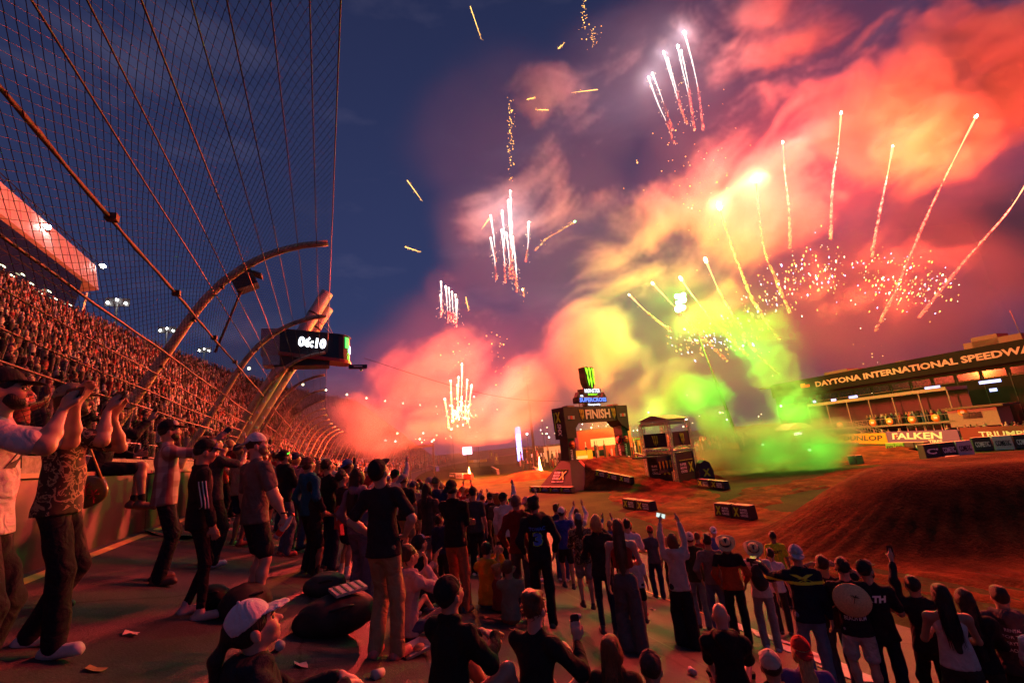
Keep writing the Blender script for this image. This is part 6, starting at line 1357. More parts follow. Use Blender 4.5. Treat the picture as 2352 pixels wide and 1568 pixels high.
V_, Q_ = an['shirt']; sel = (V_[Q_].mean(1)@np.asarray(an['tdir'])) > np.asarray(an['U'](.34))@np.asarray(an['tdir']); q2 = Q_[sel]; u2, iv = np.unique(q2, return_inverse=True); vv = V_[u2]; c_ = np.asarray(an['U'](.36)); dv = vv-c_; vv = vv+dv/np.linalg.norm(dv, axis=1)[:, None]*.004
new_obj('shoulder_panel', mesh_np('shoulder_panel', vv, iv.reshape(-1, 4), CLOTH), kd['sweatshirt'], color=(.02, .018, .018))
r, an, M_, kd = hero('man in straw cowboy hat, white T-shirt and light jeans with a black backpack', (1738, 1240, 1762, 1482, 1.8), 45, arms=('down', 'hold'), top=('tee', (.58, .52, .5)), bot=('jeans', (.26, .26, .28)), cap=('cowboy', TAN), hmat=STRAW, hair=('short', BLKH), hpitch=.55, shoes=(.5, .48, .48))
c = M_ @ Vector(an['U'](.27)-np.asarray(an['yf'])*.19); bk = empty('backpack', c, -math.radians(45), 'black backpack on the back of the white T-shirt cowboy', 'backpack')
V_, Q_ = field_mesh([E((0, 0, 0), (.15, .085, .23)), C((0, -.05, -.1), (0, -.06, .02), .07, .06, (1, 0, 0), 1.5, .03)], .014, None, .006, 1.0, 3); new_obj('bag', mesh_np('bag', V_, Q_, BLACKF), bk); MB().box((.0, -.10, .03), (.06, .02, .02)).build('bag_tag', WHITEP, bk)
for sx in (-.09, .09): MB().tube([(sx, .03, .2), (sx, .16, .26), (sx, .24, .22)], .018, 6).build('strap', BLACKF, bk)
r, an, M_, kd = hero('guard in yellow high visibility vest lettered SECURITY at the grass edge', (1777, 1212, 1800, 1385, 1.76), 40, arms=('down', 'down'), top=('tee', (.50, .55, .02)), bot=('jeans', K_), hair=('short', BLKH), hpitch=.1, skin=SKD); print_on(an, r, 'SECURITY', BLACKF, .36, .26, .07, -1, parent=kd['shirt'])
hero('dark haired person in white T-shirt between the cowboy hat and the guard', (1772, 1258, 1800, 1450, 1.66), 45, arms=('down', 'down'), top=('tee', (.52, .48, .52)), bot=('jeans', K_), hair=('short', BLKH), hpitch=.2)
HV = emat('reflective_tape', (.5, .6, .02), .12); HV = mat('hivis_tape', (.6, .72, .03), .5, var=.05)
r, an, M_, kd = hero('man in navy work jacket with yellow bands and grey cap, arm stretched to the left', (1824, 1258, 1900, 1600, 1.82), 42, arms=('down', ((.42, .42, 1.46), (.3, 0, -1), (.5, 1, .1), (0, 0, -1))), top=('jacket', (.012, .016, .03)), bot=('jeans', LDEN), cap=('capback', (.40, .38, .42)), hair=('short', (.3, .28, .27)), hpitch=.15, fat=1.2)
V_, Q_ = an['shirt']; zz = V_[Q_].mean(1)@np.asarray(an['tdir'])-np.asarray(an['U'](0))@np.asarray(an['tdir'])
for f0, f1 in ((.37, .40),):
    sel = (zz > f0*an['s']) & (zz < f1*an['s'])
    q2 = Q_[sel]; u2, iv = np.unique(q2, return_inverse=True); vv = V_[u2]; c_ = np.asarray(an['U'](.38)); dv = vv-c_; vv = vv+dv/np.linalg.norm(dv, axis=1)[:, None]*.005
    new_obj('yellow_band', mesh_np('yellow_band', vv, iv.reshape(-1, 4), HV), kd['jacket'])
e0, e1 = an['wr'][1], None
print_on(an, r, 'X', HV, .44, .30, .10, -1, parent=kd['jacket'])
cmr = M_ @ Vector(an['wr'][1]+an['hd'][1]*.14); o = MB().box((0, 0, 0), (.14, .09, .07)).build('compact_camera', DARKM, None, cmr, .6); MB().tube([(0, .04, 0), (0, .10, 0)], .03, 10).build('lens', BLACKF, o); tag(o, 'small black camera in the outstretched hand of the work jacket man', 'camera')
hero('man in black with watch raising one bent arm over his head', (1884, 1282, 1960, 1600, 1.76), 45, arms=('headup', 'headup'), top=('tee', K_), bot=('jeans', DEN), hair=('short', BLKH), hpitch=.1)
r, an, M_, kd = hero('man in black shirt and white shorts with a straw hat hanging on his back', (1918, 1288, 2030, 1640, 1.78), 48, arms=('text', 'text'), top=('tee', (.02, .02, .022)), bot=('shorts', (.50, .47, .46)), hair=('short', BLKH), hpitch=.15, skin=SKL, fat=1.1, shoes=(.4, .4, .4)); print_on(an, r, 'BEACH BUM', WHITEP, .13, .24, .05, -1, parent=kd['shirt'])
c = M_ @ Vector(an['U'](.36)-np.asarray(an['yf'])*.17); sh_ = MB(); n = 28; Vv = []; rad = [(.0, .115), (.05, .11), (.10, .075), (.16, .035), (.205, .0), (.215, -.008), (.20, -.004)]
for rr, zz in rad: Vv += [Vector((math.cos(a)*rr, -zz, math.sin(a)*rr*.92)) for a in np.arange(n)*2*math.pi/n]
sh_.add(Vv, [(i*n+j, (i+1)*n+j, (i+1)*n+(j+1) % n, i*n+(j+1) % n) for i in range(len(rad)-1) for j in range(n)], True); so_ = sh_.build('straw_hat', STRAW, None, c, -math.radians(48)); so_.rotation_euler = (-.15, .2, -math.radians(48)); tag(so_, 'round golden straw hat hanging on the black shirted back', 'hat')
pm_ = MB(); pm_.bar((0, -.118, -.02), (.01, -.122, .05), .012, .006)
for a in (-1.1, -.5, .3, .9, 1.5): pm_.bar((.01, -.12, .05), (.01+.05*math.sin(a), -.112, .05+.03*math.cos(a)), .012, .006)
pm_.build('palm_print', mat('palm_green', (.08, .08, .02), .8), so_)
r, an, M_, kd = hero('bearded man in black cap and black shirt with white back print', (1970, 1270, 2080, 1625, 1.8), 50, arms=('text', 'down'), top=('tee', (.016, .016, .02)), bot=('jeans', (.02, .025, .05)), cap=('cap', K_), cappanel=(.2, .2, .2), hair=('short', BLKH), beard=BRH, hpitch=.2, hyaw=.7, fat=1.15); print_on(an, r, 'XTH', WHITEP, .40, .26, .08, -1, parent=kd['shirt'])
r, an, M_, kd = hero('person in black raising a phone with one straight arm', (2085, 1305, 2180, 1650, 1.72), 48, arms=('down', ((.10, .30, 2.02), (.6, 0, -.3), (-.1, .3, 1), (-.4, .8, 0))), top=('jacket', K_), bot=('jeans', K_), hair=('short', BLKH), hpitch=.1); phone(an, M_, 1, 'phone at the top of the raised arm on the right')
hero('woman with long black hair in white tank top and dark baggy trousers', (2140, 1330, 2275, 1730, 1.68), 52, fem=True, arms=('hold', 'text'), top=('tank', (.55, .48, .45)), bot=('wide', (.05, .04, .035)), hair=('long', BLKH), hairlen=.5, hpitch=.15, skin=(.38, .2, .12))
hero('woman with long black hair in black top right of the white tank top', (2195, 1328, 2320, 1710, 1.68), 52, fem=True, arms=('hold', 'hold'), top=('sweat', (.016, .016, .018)), bot=('jeans', (.05, .04, .03)), hair=('long', BLKH), hairlen=.55, hpitch=.15)
r, an, M_, kd = hero('man in charcoal hoodie with white printed labels on the back', (2275, 1330, 2420, 1740, 1.8), 55, arms=('hold', 'hold'), top=('hoodie', (.07, .068, .075)), bot=('jeans', K_), hair=('short', BLKH), hpitch=.1, fat=1.15)
for i, w in enumerate(('RENTAL', 'FOR THE', 'EVERYTHING', 'BEACH BUM')): print_on(an, r, w, WHITEP, .40-.07*i, (.14, .20, .24, .22)[i], .035, -1, parent=kd['hoodie'])
hero('person in white T-shirt cut off by the right frame edge', (2350, 1400, 2560, 1830, 1.62), 60, arms=('hold', 'hold'), top=('tee', (.55, .52, .58)), bot=('jeans', K_), hair=('short', BRH))
p = byseat(1652, 1396, .98)
hero('bald man in black hoodie sitting with crossed hands', p, 42, pose='sit', H=1.85, arms=('knee', 'knee'), top=('hoodie', (.016, .015, .016)), bot=('jeans', (.02, .018, .02)), hair=('none', BRH), hpitch=.05, fat=1.15, vox=.0105, skin=SKL)
p = byseat(1768, 1505, .84)
hero('person in cream baseball cap seen from above at the bottom edge', p, 40, pose='sit', H=1.55, arms=('hold', 'hold'), top=('jacket', K_), bot=('jeans', K_), cap=('cap', (.55, .43, .33)), hair=('short', BRH), hpitch=.2, vox=.0105)
p = byseat(1838, 1470, .90)
hero('blonde woman in red cap and violet shirt at the bottom edge', p, 40, pose='sit', H=1.65, fem=True, arms=('hold', 'hold'), top=('tee', (.10, .07, .25)), bot=('jeans', K_), cap=('capback', (.42, .02, .02)), hair=('long', (.45, .28, .12)), hairlen=.35, hpitch=.15, vox=.0105)
# --- people behind the fence
GF = 'spectators behind the catch fence'
for i, (x, y, s_, az, sp) in enumerate((
    (200, 770, 8.5, 85, dict(arms=('up', 'up'), top=('jacket', (.05, .05, .03)), label='man behind the fence with both hands raised high')),
    (68, 790, 6.5, 85, dict(arms=('down', 'hold'), top=('jacket', (.05, .02, .02)), cap=('cap', (.2, .15, .12)), label='man in cap behind the fence near the left frame edge')),
    (225, 850, 8.8, 85, dict(arms=('pocket', 'down'), top=('tee', (.45, .1, .1)), cap=('cap', K_), label='man in red shirt behind the fence above the tan cap')),
    (318, 855, 10.2, 80, dict(arms=('phone', 'down'), top=('tee', (.5, .42, .4)), hair=('short', BRH), label='man in pale shirt behind the fence left of the post')),
    (415, 868, 12.6, 80, dict(arms=('pocket', 'pocket'), top=('jacket', (.05, .05, .04)), bot=('jeans', (.3, .26, .22)), label='man in dark jacket and pale trousers behind the fence right of the post')),
    (440, 880, 13.2, 75, dict(arms=('cross', 'cross2'), top=('jacket', (.03, .02, .02)), label='man with folded arms behind the fence beside the dark jacket')),
    (468, 895, 14.2, 75, dict(arms=('down', 'down'), top=('tee', (.35, .06, .05)), label='person in red behind the fence beyond the folded arms')),
    (360, 905, 10.8, 80, dict(arms=('text', 'text'), top=('tee', (.4, .08, .07)), label='person in red sitting low behind the fence post')),
    (520, 950, 17.0, 70, dict(arms=('down', 'down'), top=('jacket', K_), label='dark clad spectator behind the fence near the second post')),
    (560, 955, 18.5, 70, dict(arms=('phone', 'down'), top=('tee', (.5, .46, .45)), label='spectator in white behind the fence near the second post')),
    (590, 985, 20.5, 70, dict(arms=('down', 'down'), top=('tee', (.3, .05, .05)), label='spectator in red behind the fence near the clock board masts')))):
    lab = sp.pop('label'); n_ = at_s(x, y, s_); 
    hero(lab, (min(n_.x, -4.95), s_, 2.0), az, vox=.017, cvox=.022, hpitch=.2, group=GF, face=False, H=1.76, slope=(0, 0), **sp)
# ------------------------------------------------------------------ the packed rows further along, built from a set of figures in different poses
random.seed(21)
TPL = []
for i, kw in enumerate((
    dict(arms=('down', 'down'), top=('tee', K_), cap=('cap', K_)), dict(arms=('cross', 'cross2'), top=('hoodie', K_), cap=('cap', K_)), dict(arms=('phone', 'down'), top=('tee', K_)),
    dict(arms=('pocket', 'pocket'), top=('jacket', K_), cap=('capback', K_)), dict(arms=('phoneup', 'phoneup'), top=('sweat', K_)), dict(arms=('down', 'text'), top=('tee', K_), bot=('shorts', K_), cap=('cap', K_)),
    dict(arms=('hold', 'hold'), top=('hoodie', K_), fem=True, hair=('long', BRH), hairlen=.35), dict(arms=('cross', 'down'), top=('tee', K_), fem=True, hair=('bob', BLO)), dict(arms=('down', 'hip'), top=('sweat', K_), bot=('shorts', K_)),
    dict(arms=('up', 'down'), top=('jacket', K_), cap=('cap', K_)), dict(arms=('pocket', 'down'), top=('tee', K_), fat=1.3, cap=('cap', K_)), dict(arms=('text', 'text'), top=('flannel', K_), hair=('messy', BRH)), dict(arms=('down', 'down'), top=('tee', K_), H=1.4, hair=('short', BRH)))):
    kw = dict(kw); kw.setdefault('hpitch', random.uniform(.1, .35)); parts, an = build_person(dict(vox=.027, cvox=.030, face=False, **kw)); TPL.append((kw, person_meshes(parts)))
CN = [('black', (.02, .02, .022)), ('white', (.58, .56, .55)), ('grey', (.18, .18, .19)), ('red', (.35, .04, .035)), ('navy', (.02, .03, .09)), ('olive', (.10, .11, .05)), ('blue', (.05, .12, .32)), ('maroon', (.13, .02, .02)), ('tan', (.38, .27, .17)), ('charcoal', (.05, .05, .055)), ('orange', (.5, .14, .03)), ('yellow', (.5, .34, .04)), ('pink', (.5, .22, .24)), ('teal', (.02, .18, .18))]
CW = [22, 10, 9, 7, 9, 5, 5, 6, 6, 10, 3, 2, 3, 2]
POSEN = ['standing', 'arms folded', 'phone raised', 'hands pocketed', 'filming overhead', 'in shorts', 'long haired', 'bob haired', 'hand on hip', 'one arm up', 'heavy set', 'tousled', 'half grown']
spots_far = []; used = {}
def put(n, s):
    k = random.randrange(len(TPL)); kw, ms = TPL[k]; p = T(n, s, 0); p.z = G(n)
    az = random.gauss(38, 14) if n > 1 else random.gauss(52, 14)
    tn, tc_ = random.choices(CN, CW)[0]; cn, cc_ = random.choices(CN, CW)[0]; bn, bc = random.choice((('jeans', DEN), ('dark trousers', K_), ('pale trousers', TAN), ('navy trousers', NAVY)))
    hc = random.choice((BRH, BLKH, BLKH, BLO, RDH)); sk = random.choice((SK, SKL, SK, SKD)); key = ms[1][0]
    where = ('near the wall' if n < -1.5 else 'mid banking' if n < 4 else 'on the grass side')+(' behind the front people' if s < 14 else ' in the packed rows' if s < 22 else ' deep in the crowd')
    capp = any(nm == 'cap' for nm, _, _ in ms)
    lab = '%s %s%s, %s, %s' % (tn, key.replace('_', ' '), (' and %s cap' % cn) if capp else '', POSEN[k], where)
    lab = 'person in '+lab
    if lab in used: lab = lab.replace(POSEN[k], POSEN[k]+', '+bn)
    if len(lab.replace(',', ' ').split()) > 16: lab = lab.replace(' behind the front people', ' behind the front').replace(' in the packed rows', ' in packed rows')
    lab = ' '.join(lab.split()[:16]) if len(lab.split()) > 16 else lab
    used[lab] = 1
    root = new_obj('person', ms[0][1], None, p, -math.radians(az), sk); sc_ = random.uniform(.94, 1.06); root.scale = (sc_*random.uniform(.95, 1.1), sc_*random.uniform(.95, 1.1), sc_); tag(root, lab, 'person', 'packed spectators further along the banked track')
    for nm, me, col in ms[1:]:
        c = tc_ if nm == key else bc if nm in ('trousers', 'shorts') else hc if nm == 'hair' else cc_ if nm.startswith('cap') else random.choice((K_, WHT_, (.3, .06, .05))) if nm == 'shoe' else (.5, .5, .5)
        new_obj(nm, me, root, color=c)
cnt = 0; s = 7.6
while s < 34:
    n = -2.35+random.uniform(0, .4)
    while n < 8.2:
        q = (n+random.uniform(-.18, .18), s+random.uniform(-.3, .3))
        free = all((q[0]-a)**2+(q[1]-b)**2 > .42**2 for a, b in PEOPLE)
        open_floor = (.6 < q[0] < 5.6 and q[1] < 10.2) or (q[0] > 5.4 and q[1] < 9.6) or (-1.3 < q[0] < .6 and q[1] < 8.4) or (q[0] < -1.75 and q[1] < 10.0)
        edge = 8.4 if q[1] < 12 else 7.0 if q[1] < 18 else 6.6
        dens = .93 if n < 2.5 else .78
        if free and not open_floor and q[0] < edge and random.random() < dens and cnt < 236:
            put(*q); PEOPLE.append(q); cnt += 1
        n += random.uniform(.62, .98) if s < 20 else random.uniform(.8, 1.25)
    s += .95 if s < 20 else 1.2
while s < 210:
    n = -2.4
    while n < 7.2:
        if random.random() < .9:
            p = T(n+random.uniform(-.2, .2), s+random.uniform(-.3, .3), 0); p.z = G(n); spots_far.append((p.x, p.y, p.z, random.uniform(1.6, 1.85), random.choices([c for _, c in CN], CW)[0], random.choice(PALH)))
        n += random.uniform(.6, .95) if s < 90 else random.uniform(1, 1.6)
    s += .9 if s < 90 else 1.8
crowd_mass('track_crowd', spots_far, 'far crowd merging into one mass along the curving banked track')
# ------------------------------------------------------------------ things left on the ground
def onground(px, py):
    d = ray(px, py); t = -EYE.z/(d.z+BANK*d.x); p = EYE+d*t; p.z = G(p.x); return p
def soft_bag(name, px, py, dims, m_, label, az=0, cat='bag', seed=1):
    p = onground(px, py); e = empty(name, p, az, label, cat, 'bags left on the ground')
    V_, Q_ = field_mesh([E((0, 0, dims[2]*.9), (dims[0], dims[1], dims[2])), E((dims[0]*.3, 0, dims[2]*.7), (dims[0]*.7, dims[1]*.9, dims[2]*.75), None, .06)], .016, lambda X, Y, Z: -(Z+X*0+Y*0), .014, .8, seed); new_obj('bag', mesh_np('bag', V_, Q_, m_), e)
    MB().tube([(-dims[0]*.5, -dims[1]*.6, dims[2]*1.3), (0, -dims[1]*1.05, dims[2]*1.5), (dims[0]*.5, -dims[1]*.6, dims[2]*1.2)], .014, 6).build('strap', BLACKF, e)
    return e
b_ = soft_bag('duffel_bag', 770, 1455, (.42, .25, .2), mat('bag_black', (.016, .012, .012), .8, var=.4, scale=8), 'large dark duffel bag on the ground left of the khaki trousers', .4)
o = MB().box((.12, -.05, .40), (.34, .2, .03), Matrix.Rotation(.2, 3, 'X')).build('folded_towel', mat('striped_towel', (.5, .5, .42), .9, var=.3, scale=20), b_)
for k in range(4): MB().box((.0+.08*k, -.05, .418), (.02, .19, .008), Matrix.Rotation(.2, 3, 'X')).build('towel_stripe', mat('towel_green', (.1, .2, .12), .9), o)
soft_bag('backpack', 745, 1368, (.26, .2, .15), mat('bag_grey', (.03, .03, .032), .7), 'dark backpack lying behind the duffel bag', .2, 'backpack', 2)
soft_bag('backpack', 560, 1420, (.26, .2, .17), mat('bag_black'), 'black backpack at the feet of the grey shirted man', .9, 'backpack', 4)
soft_bag('helmet_bag', 490, 1395, (.14, .14, .12), mat('bag_black'), 'small black bag behind the boy in the track suit', .2, 'bag', 5)
p = onground(1060, 1395); e = empty('paper_bag', p, -.4, 'brown paper carrier bag standing behind the seated man in black', 'bag'); MB().box((0, 0, .17), (.30, .16, .34)).build('body', mat('kraft_paper', (.36, .19, .09), .8, var=.1), e)
for sx in (-.08, .08): MB().tube([(sx-.05, 0, .34), (sx-.04, 0, .41), (sx+.04, 0, .41), (sx+.05, 0, .34)], .006, 5).build('handle', WOOD, e)
p = onground(950, 1500); e = empty('food_tray', p, .5, 'paper food tray on the ground right of the red shoes', 'food tray'); MB().add([(-.17, -.12, .02), (.17, -.12, .02), (.17, .12, .02), (-.17, .12, .02), (-.2, -.15, .06), (.2, -.15, .06), (.2, .15, .06), (-.2, .15, .06)], [(0, 1, 2, 3), (0, 4, 5, 1), (1, 5, 6, 2), (2, 6, 7, 3), (3, 7, 4, 0)]).build('tray', mat('paper_white', (.6, .55, .5), .8), e); MB().ball((.05, -.03, .05), .05, 8, 5, (1.2, 1, .6)).build('food', WOOD, e); MB().box((-.06, .03, .045), (.12, .1, .02)).build('wrapper', mat('wrapper', (.45, .1, .08), .6), e)
p = onground(395, 1228); e = sheet('green_cloth', lambda u, v: Vector((p.x+u, p.y+v, G(p.x+u)+.03+.03*math.sin(9*u+4*v)+.02*math.sin(17*v))), list(np.linspace(-.35, .35, 14)), list(np.linspace(-.3, .3, 12)), mat('green_fabric', (.03, .16, .10), .9)); tag(e, 'crumpled green cloth on the ground behind the man in plaid', 'cloth')
# blue folding chair
p = onground(1316, 1330); e = empty('folding_chair', p, -math.radians(30), 'blue folding chair lettered YAMAHA behind the number 3 man', 'chair'); V_, Q_ = field_mesh([C((-.2, 0, .62), (.2, 0, .62), .20, .20, (0, 1, 0), .2, .05), C((-.2, -.02, .40), (.2, -.02, .40), .12, .12, (0, 1, 0), .3, .05)], .018, None, .01); new_obj('backrest', mesh_np('backrest', V_, Q_, mat('blue_nylon', (.02, .03, .2), .6)), e); MB().box((0, .22, .42), (.5, .44, .04)).build('seat', mat('blue_nylon'), e); word('YAMAHA', WHITEP, e, (0, -.05, .74), (1, 0, 0), (0, 0, 1), .34, .06)
for sx in (-.24, .24):
    for y0, y1 in ((-.05, .42), (.42, -.05)): MB().tube([(sx, y0, 0), (sx, y1, .5)], .012, 6).build('leg', DARKM, e)
# printed clear bag held by the camouflage man's side
p = at_depth(200, 1130, 3.8); V_, Q_ = field_mesh([E((0, 0, 0), (.17, .05, .13))], .013, None, .012, 1.0, 8); e = new_obj('shoulder_bag', mesh_np('shoulder_bag', V_, Q_, mat('tinted_vinyl', (.20, .16, .04), .25, var=.4, scale=14)), None, p, -.4); tag(e, 'shiny shoulder bag with red palm print hanging by the camouflage man', 'bag')
for x, z in ((-.08, .0), (.03, .04), (.1, -.02)):
    mb = MB()
    for a in range(6): mb.bar((x, -.052, z), (x+.045*math.cos(a), -.05, z+.04*math.sin(a)), .012, .005)
    mb.bar((x, -.052, z), (x+.01, -.05, z-.07), .008, .005); mb.build('palm_print', REDP, e)
MB().tube([(-.15, 0, .06), (-.06, .02, .42), (.12, 0, .08)], .01, 5).build('strap', mat('yellow_strap', (.4, .28, .05), .7), e)
# white mats at the foot of the banking on the right
for i, (x, y) in enumerate(((1790, 1470), (1850, 1500), (1905, 1520), (1960, 1550), (1700, 1440))):
    p = onground(x, y); a = math.radians(-40+15*i); fx = Vector((math.cos(a), math.sin(a), 0)); fx.z = -BANK*fx.x; fy = Vector((-math.sin(a), math.cos(a), 0)); fy.z = -BANK*fy.x
    o = MB().add([fx*-.45+fy*-.3, fx*.45+fy*-.3, fx*.45+fy*.3, fx*-.45+fy*.3]+[q+Vector((0, 0, .012)) for q in (fx*-.45+fy*-.3, fx*.45+fy*-.3, fx*.45+fy*.3, fx*-.45+fy*.3)], [(4, 5, 6, 7), (0, 1, 5, 4), (1, 2, 6, 5), (2, 3, 7, 6), (3, 0, 4, 7)]).build('paper_sheet', mat('paper_white'), None, p+Vector((0, 0, .012))); tag(o, 'pale sheet lying on the track, %s from the left among the right hand feet' % ORD[(i+1) % 5], 'sheet', 'pale sheets on the ground')

# litter trodden on to the asphalt
random.seed(5)
for i, (px, py) in enumerate(((880, 1555), (690, 1530), (1290, 1480), (1335, 1420), (1500, 1400), (1545, 1365), (1520, 1340), (1240, 1500), (1120, 1420), (640, 1490), (300, 1460), (220, 1540), (1600, 1555), (1470, 1460), (1180, 1450))):
    p = onground(px, py); k = i % 3
    if k == 0:
        o = MB().tube([(0, 0, 0), (.10, 0, .01)], [.032, .042], 10).build('paper_cup', mat('paper_white'), None, p+Vector((0, 0, .045)), random.uniform(0, 6)); nm = 'crushed paper cup'
    else:
        mb = MB(); V_ = [(x*.05+random.uniform(-.01, .01), y*.04+random.uniform(-.01, .01), random.uniform(.004, .035)) for x in (-1, 0, 1) for y in (-1, 0, 1)]; mb.add([Vector(q)+Vector((0, 0, -BANK*q[0])) for q in V_], [(a, a+1, a+4, a+3) for a in (0, 1, 3, 4)]); o = mb.build('paper_scrap', (mat('paper_white'), mat('kraft_paper'))[k-1], None, p); nm = ('white paper scrap', 'brown paper scrap')[k-1]
    tag(o, nm+' on the asphalt, %s' % ('near the red shoes', 'left of the red shoes', 'beside the young man filming', 'behind the number 3 man', 'right of the wide grey jeans', 'by the cream sweatshirt woman', 'behind the white shorts', 'in front of the auburn hair', 'right of the khaki trousers', 'by the white cap woman', 'under the track suit boy', 'in the lower left corner', 'below the cream sweatshirt woman', 'behind the grey jeans', 'behind the seated man in black')[i], 'litter', 'litter on the asphalt')
# ------------------------------------------------------------------ smoke: voxel grids of drifting density
class NB:
    """small helper to write geometry-node fields as arithmetic"""
    def __init__(s, name):
        s.t = bpy.data.node_groups.new(name, 'GeometryNodeTree')
        s.t.interface.new_socket('Geometry', in_out='INPUT', socket_type='NodeSocketGeometry')
        s.t.interface.new_socket('Geometry', in_out='OUTPUT', socket_type='NodeSocketGeometry')
        s.out = s.t.nodes.new('NodeGroupOutput')
    def n(s, t): return s.t.nodes.new(t)
    def put(s, sock, v):
        if hasattr(v, 'is_output'): s.t.links.new(v, sock)
        else: sock.default_value = v
    def m(s, op, *a):
        k = s.n('ShaderNodeMath'); k.operation = op
        for i, v in enumerate(a): s.put(k.inputs[i], v)
        return k.outputs[0]
    def v(s, op, *a):
        k = s.n('ShaderNodeVectorMath'); k.operation = op
        for i, q in enumerate(a): s.put(k.inputs[i], q)
        return k.outputs['Value'] if op in ('LENGTH', 'DOT_PRODUCT', 'DISTANCE') else k.outputs['Vector']
    def noise(s, vec, scale, detail, rough=0.55, dist=0.0):
        k = s.n('ShaderNodeTexNoise'); s.put(k.inputs['Vector'], vec)
        k.inputs['Scale'].default_value = scale; k.inputs['Detail'].default_value = detail
        k.inputs['Roughness'].default_value = rough; k.inputs['Distortion'].default_value = dist
        return k
    def ramp(s, x, a, b, c=0.0, d=1.0, smooth=True):
        k = s.n('ShaderNodeMapRange'); k.clamp = True
        if smooth: k.interpolation_type = 'SMOOTHSTEP'
        for nm, q in (('From Min', a), ('From Max', b), ('To Min', c), ('To Max', d)): k.inputs[nm].default_value = q
        s.put(k.inputs['Value'], x); return k.outputs['Result']

def smoke(name, label, blobs, lo, hi, vox, dens, color, aniso=0.1, nscale=0.035, soft=(0.42, 0.72), floor=0.12, stretch=(1, 1, 1), warp=9.0, rate=3.0, detail=6, rot=0.0, rough=0.6):
    """blobs: (pixel x, pixel y, level distance, radius x, radius y, radius z in m, weight)"""
    nb = NB(name)
    p = nb.n('GeometryNodeInputPosition').outputs[0]
    w = nb.noise(p, nscale*0.6, 2.0)
    wv = nb.v('SUBTRACT', w.outputs['Color'], (0.5, 0.5, 0.5))
    q = nb.v('ADD', p, nb.v('SCALE', wv, (0, 0, 0)))
    sc = q.node; sc.inputs[1].links[0].from_node.inputs['Scale'].default_value = warp
    tot = None
    for (bx, by, D, rx, ry, rz, wt) in blobs:
        c = at_far(bx, by, D); cl = YAWM.inverted() @ c if False else Matrix.Rotation(YAW, 3, 'Z') @ c
        e = nb.v('LENGTH', nb.v('MULTIPLY', nb.v('SUBTRACT', q, tuple(cl)), (1/rx, 1/ry, 1/rz)))
        g = nb.ramp(e, 0.15, 1.0, wt, 0.0)
        tot = g if tot is None else nb.m('MAXIMUM', tot, g)
    qs = nb.v('MULTIPLY', q, stretch)
    if rot:
        k = nb.n('ShaderNodeVectorRotate'); k.rotation_type = 'AXIS_ANGLE'; k.inputs['Axis'].default_value = (0, 1, 0); k.inputs['Angle'].default_value = rot
        nb.put(k.inputs['Vector'], q); qs = nb.v('MULTIPLY', k.outputs[0], stretch)
    n1 = nb.noise(qs, nscale, detail, rough, 0.5).outputs[0]
    # erosion: thin weight needs a high noise value
    thr = nb.m('SUBTRACT', nb.m('ADD', n1, nb.m('MULTIPLY', tot, 0.32)), 0.30)
    d = nb.m('MULTIPLY', nb.m('ADD', nb.ramp(thr, soft[0], soft[1]), floor), nb.ramp(tot, 0.0, 0.30))
    vc = nb.n('GeometryNodeVolumeCube')
    nb.put(vc.inputs['Density'], d); vc.inputs['Background'].default_value = 0.0
    vc.inputs['Min'].default_value = lo; vc.inputs['Max'].default_value = hi
    for ax, i in (('X', 0), ('Y', 1), ('Z', 2)):
        vc.inputs['Resolution '+ax].default_value = max(8, int((hi[i]-lo[i])/vox))
    sm = nb.n('GeometryNodeSetMaterial'); nb.put(sm.inputs['Geometry'], vc.outputs[0])
    mat = bpy.data.materials.new(name); mat.use_nodes = True; t = mat.node_tree; t.nodes.clear()
    pv = t.nodes.new('ShaderNodeVolumePrincipled'); o = t.nodes.new('ShaderNodeOutputMaterial')
    pv.inputs['Color'].default_value = (*color, 1); pv.inputs['Density'].default_value = dens
    pv.inputs['Anisotropy'].default_value = aniso
    t.links.new(pv.outputs[0], o.inputs['Volume'])
    mat.cycles.volume_sampling = 'MULTIPLE_IMPORTANCE'; mat.cycles.volume_step_rate = rate
    mat.cycles.volume_interpolation = 'LINEAR'
    sm.inputs['Material'].default_value = mat
    nb.t.links.new(sm.outputs[0], nb.out.inputs[0])
    vd = bpy.data.volumes.new(name); ob = bpy.data.objects.new(name, vd); COL.objects.link(ob)
    vd.materials.append(mat)
    ob.rotation_euler = (0, 0, -YAW)
    md = ob.modifiers.new('density', 'NODES'); md.node_group = nb.t
    ob['label'] = label; ob['category'] = 'smoke'; ob['kind'] = 'stuff'
    return ob
def mpx(r, D): return r*D/FPX
D0 = 85.0
def bl(x, y, rx, rz, w, D=D0, ry=11.0): return (x, y, D, mpx(rx, D), ry, mpx(rz, D), w)
B = [bl(2080, 280, 720, 350, 1.4), bl(2360, 130, 560, 420, 1.4), bl(1720, 450, 420, 330, 1.2), bl(1450, 600, 330, 280, 1.05),
     bl(1290, 520, 290, 380, .75), bl(1540, 150, 430, 330, .75), bl(1150, 560, 210, 260, .6), bl(1030, 880, 300, 260, 1.1),
     bl(1180, 900, 210, 250, 1.0), bl(1370, 800, 290, 280, .95), bl(1950, 660, 620, 270, .6), bl(1230, 300, 430, 360, .62),
     bl(920, 980, 330, 160, 1.05), bl(1640, 760, 320, 260, .8), bl(1850, 60, 460, 280, .85), bl(830, 930, 300, 240, .34)]
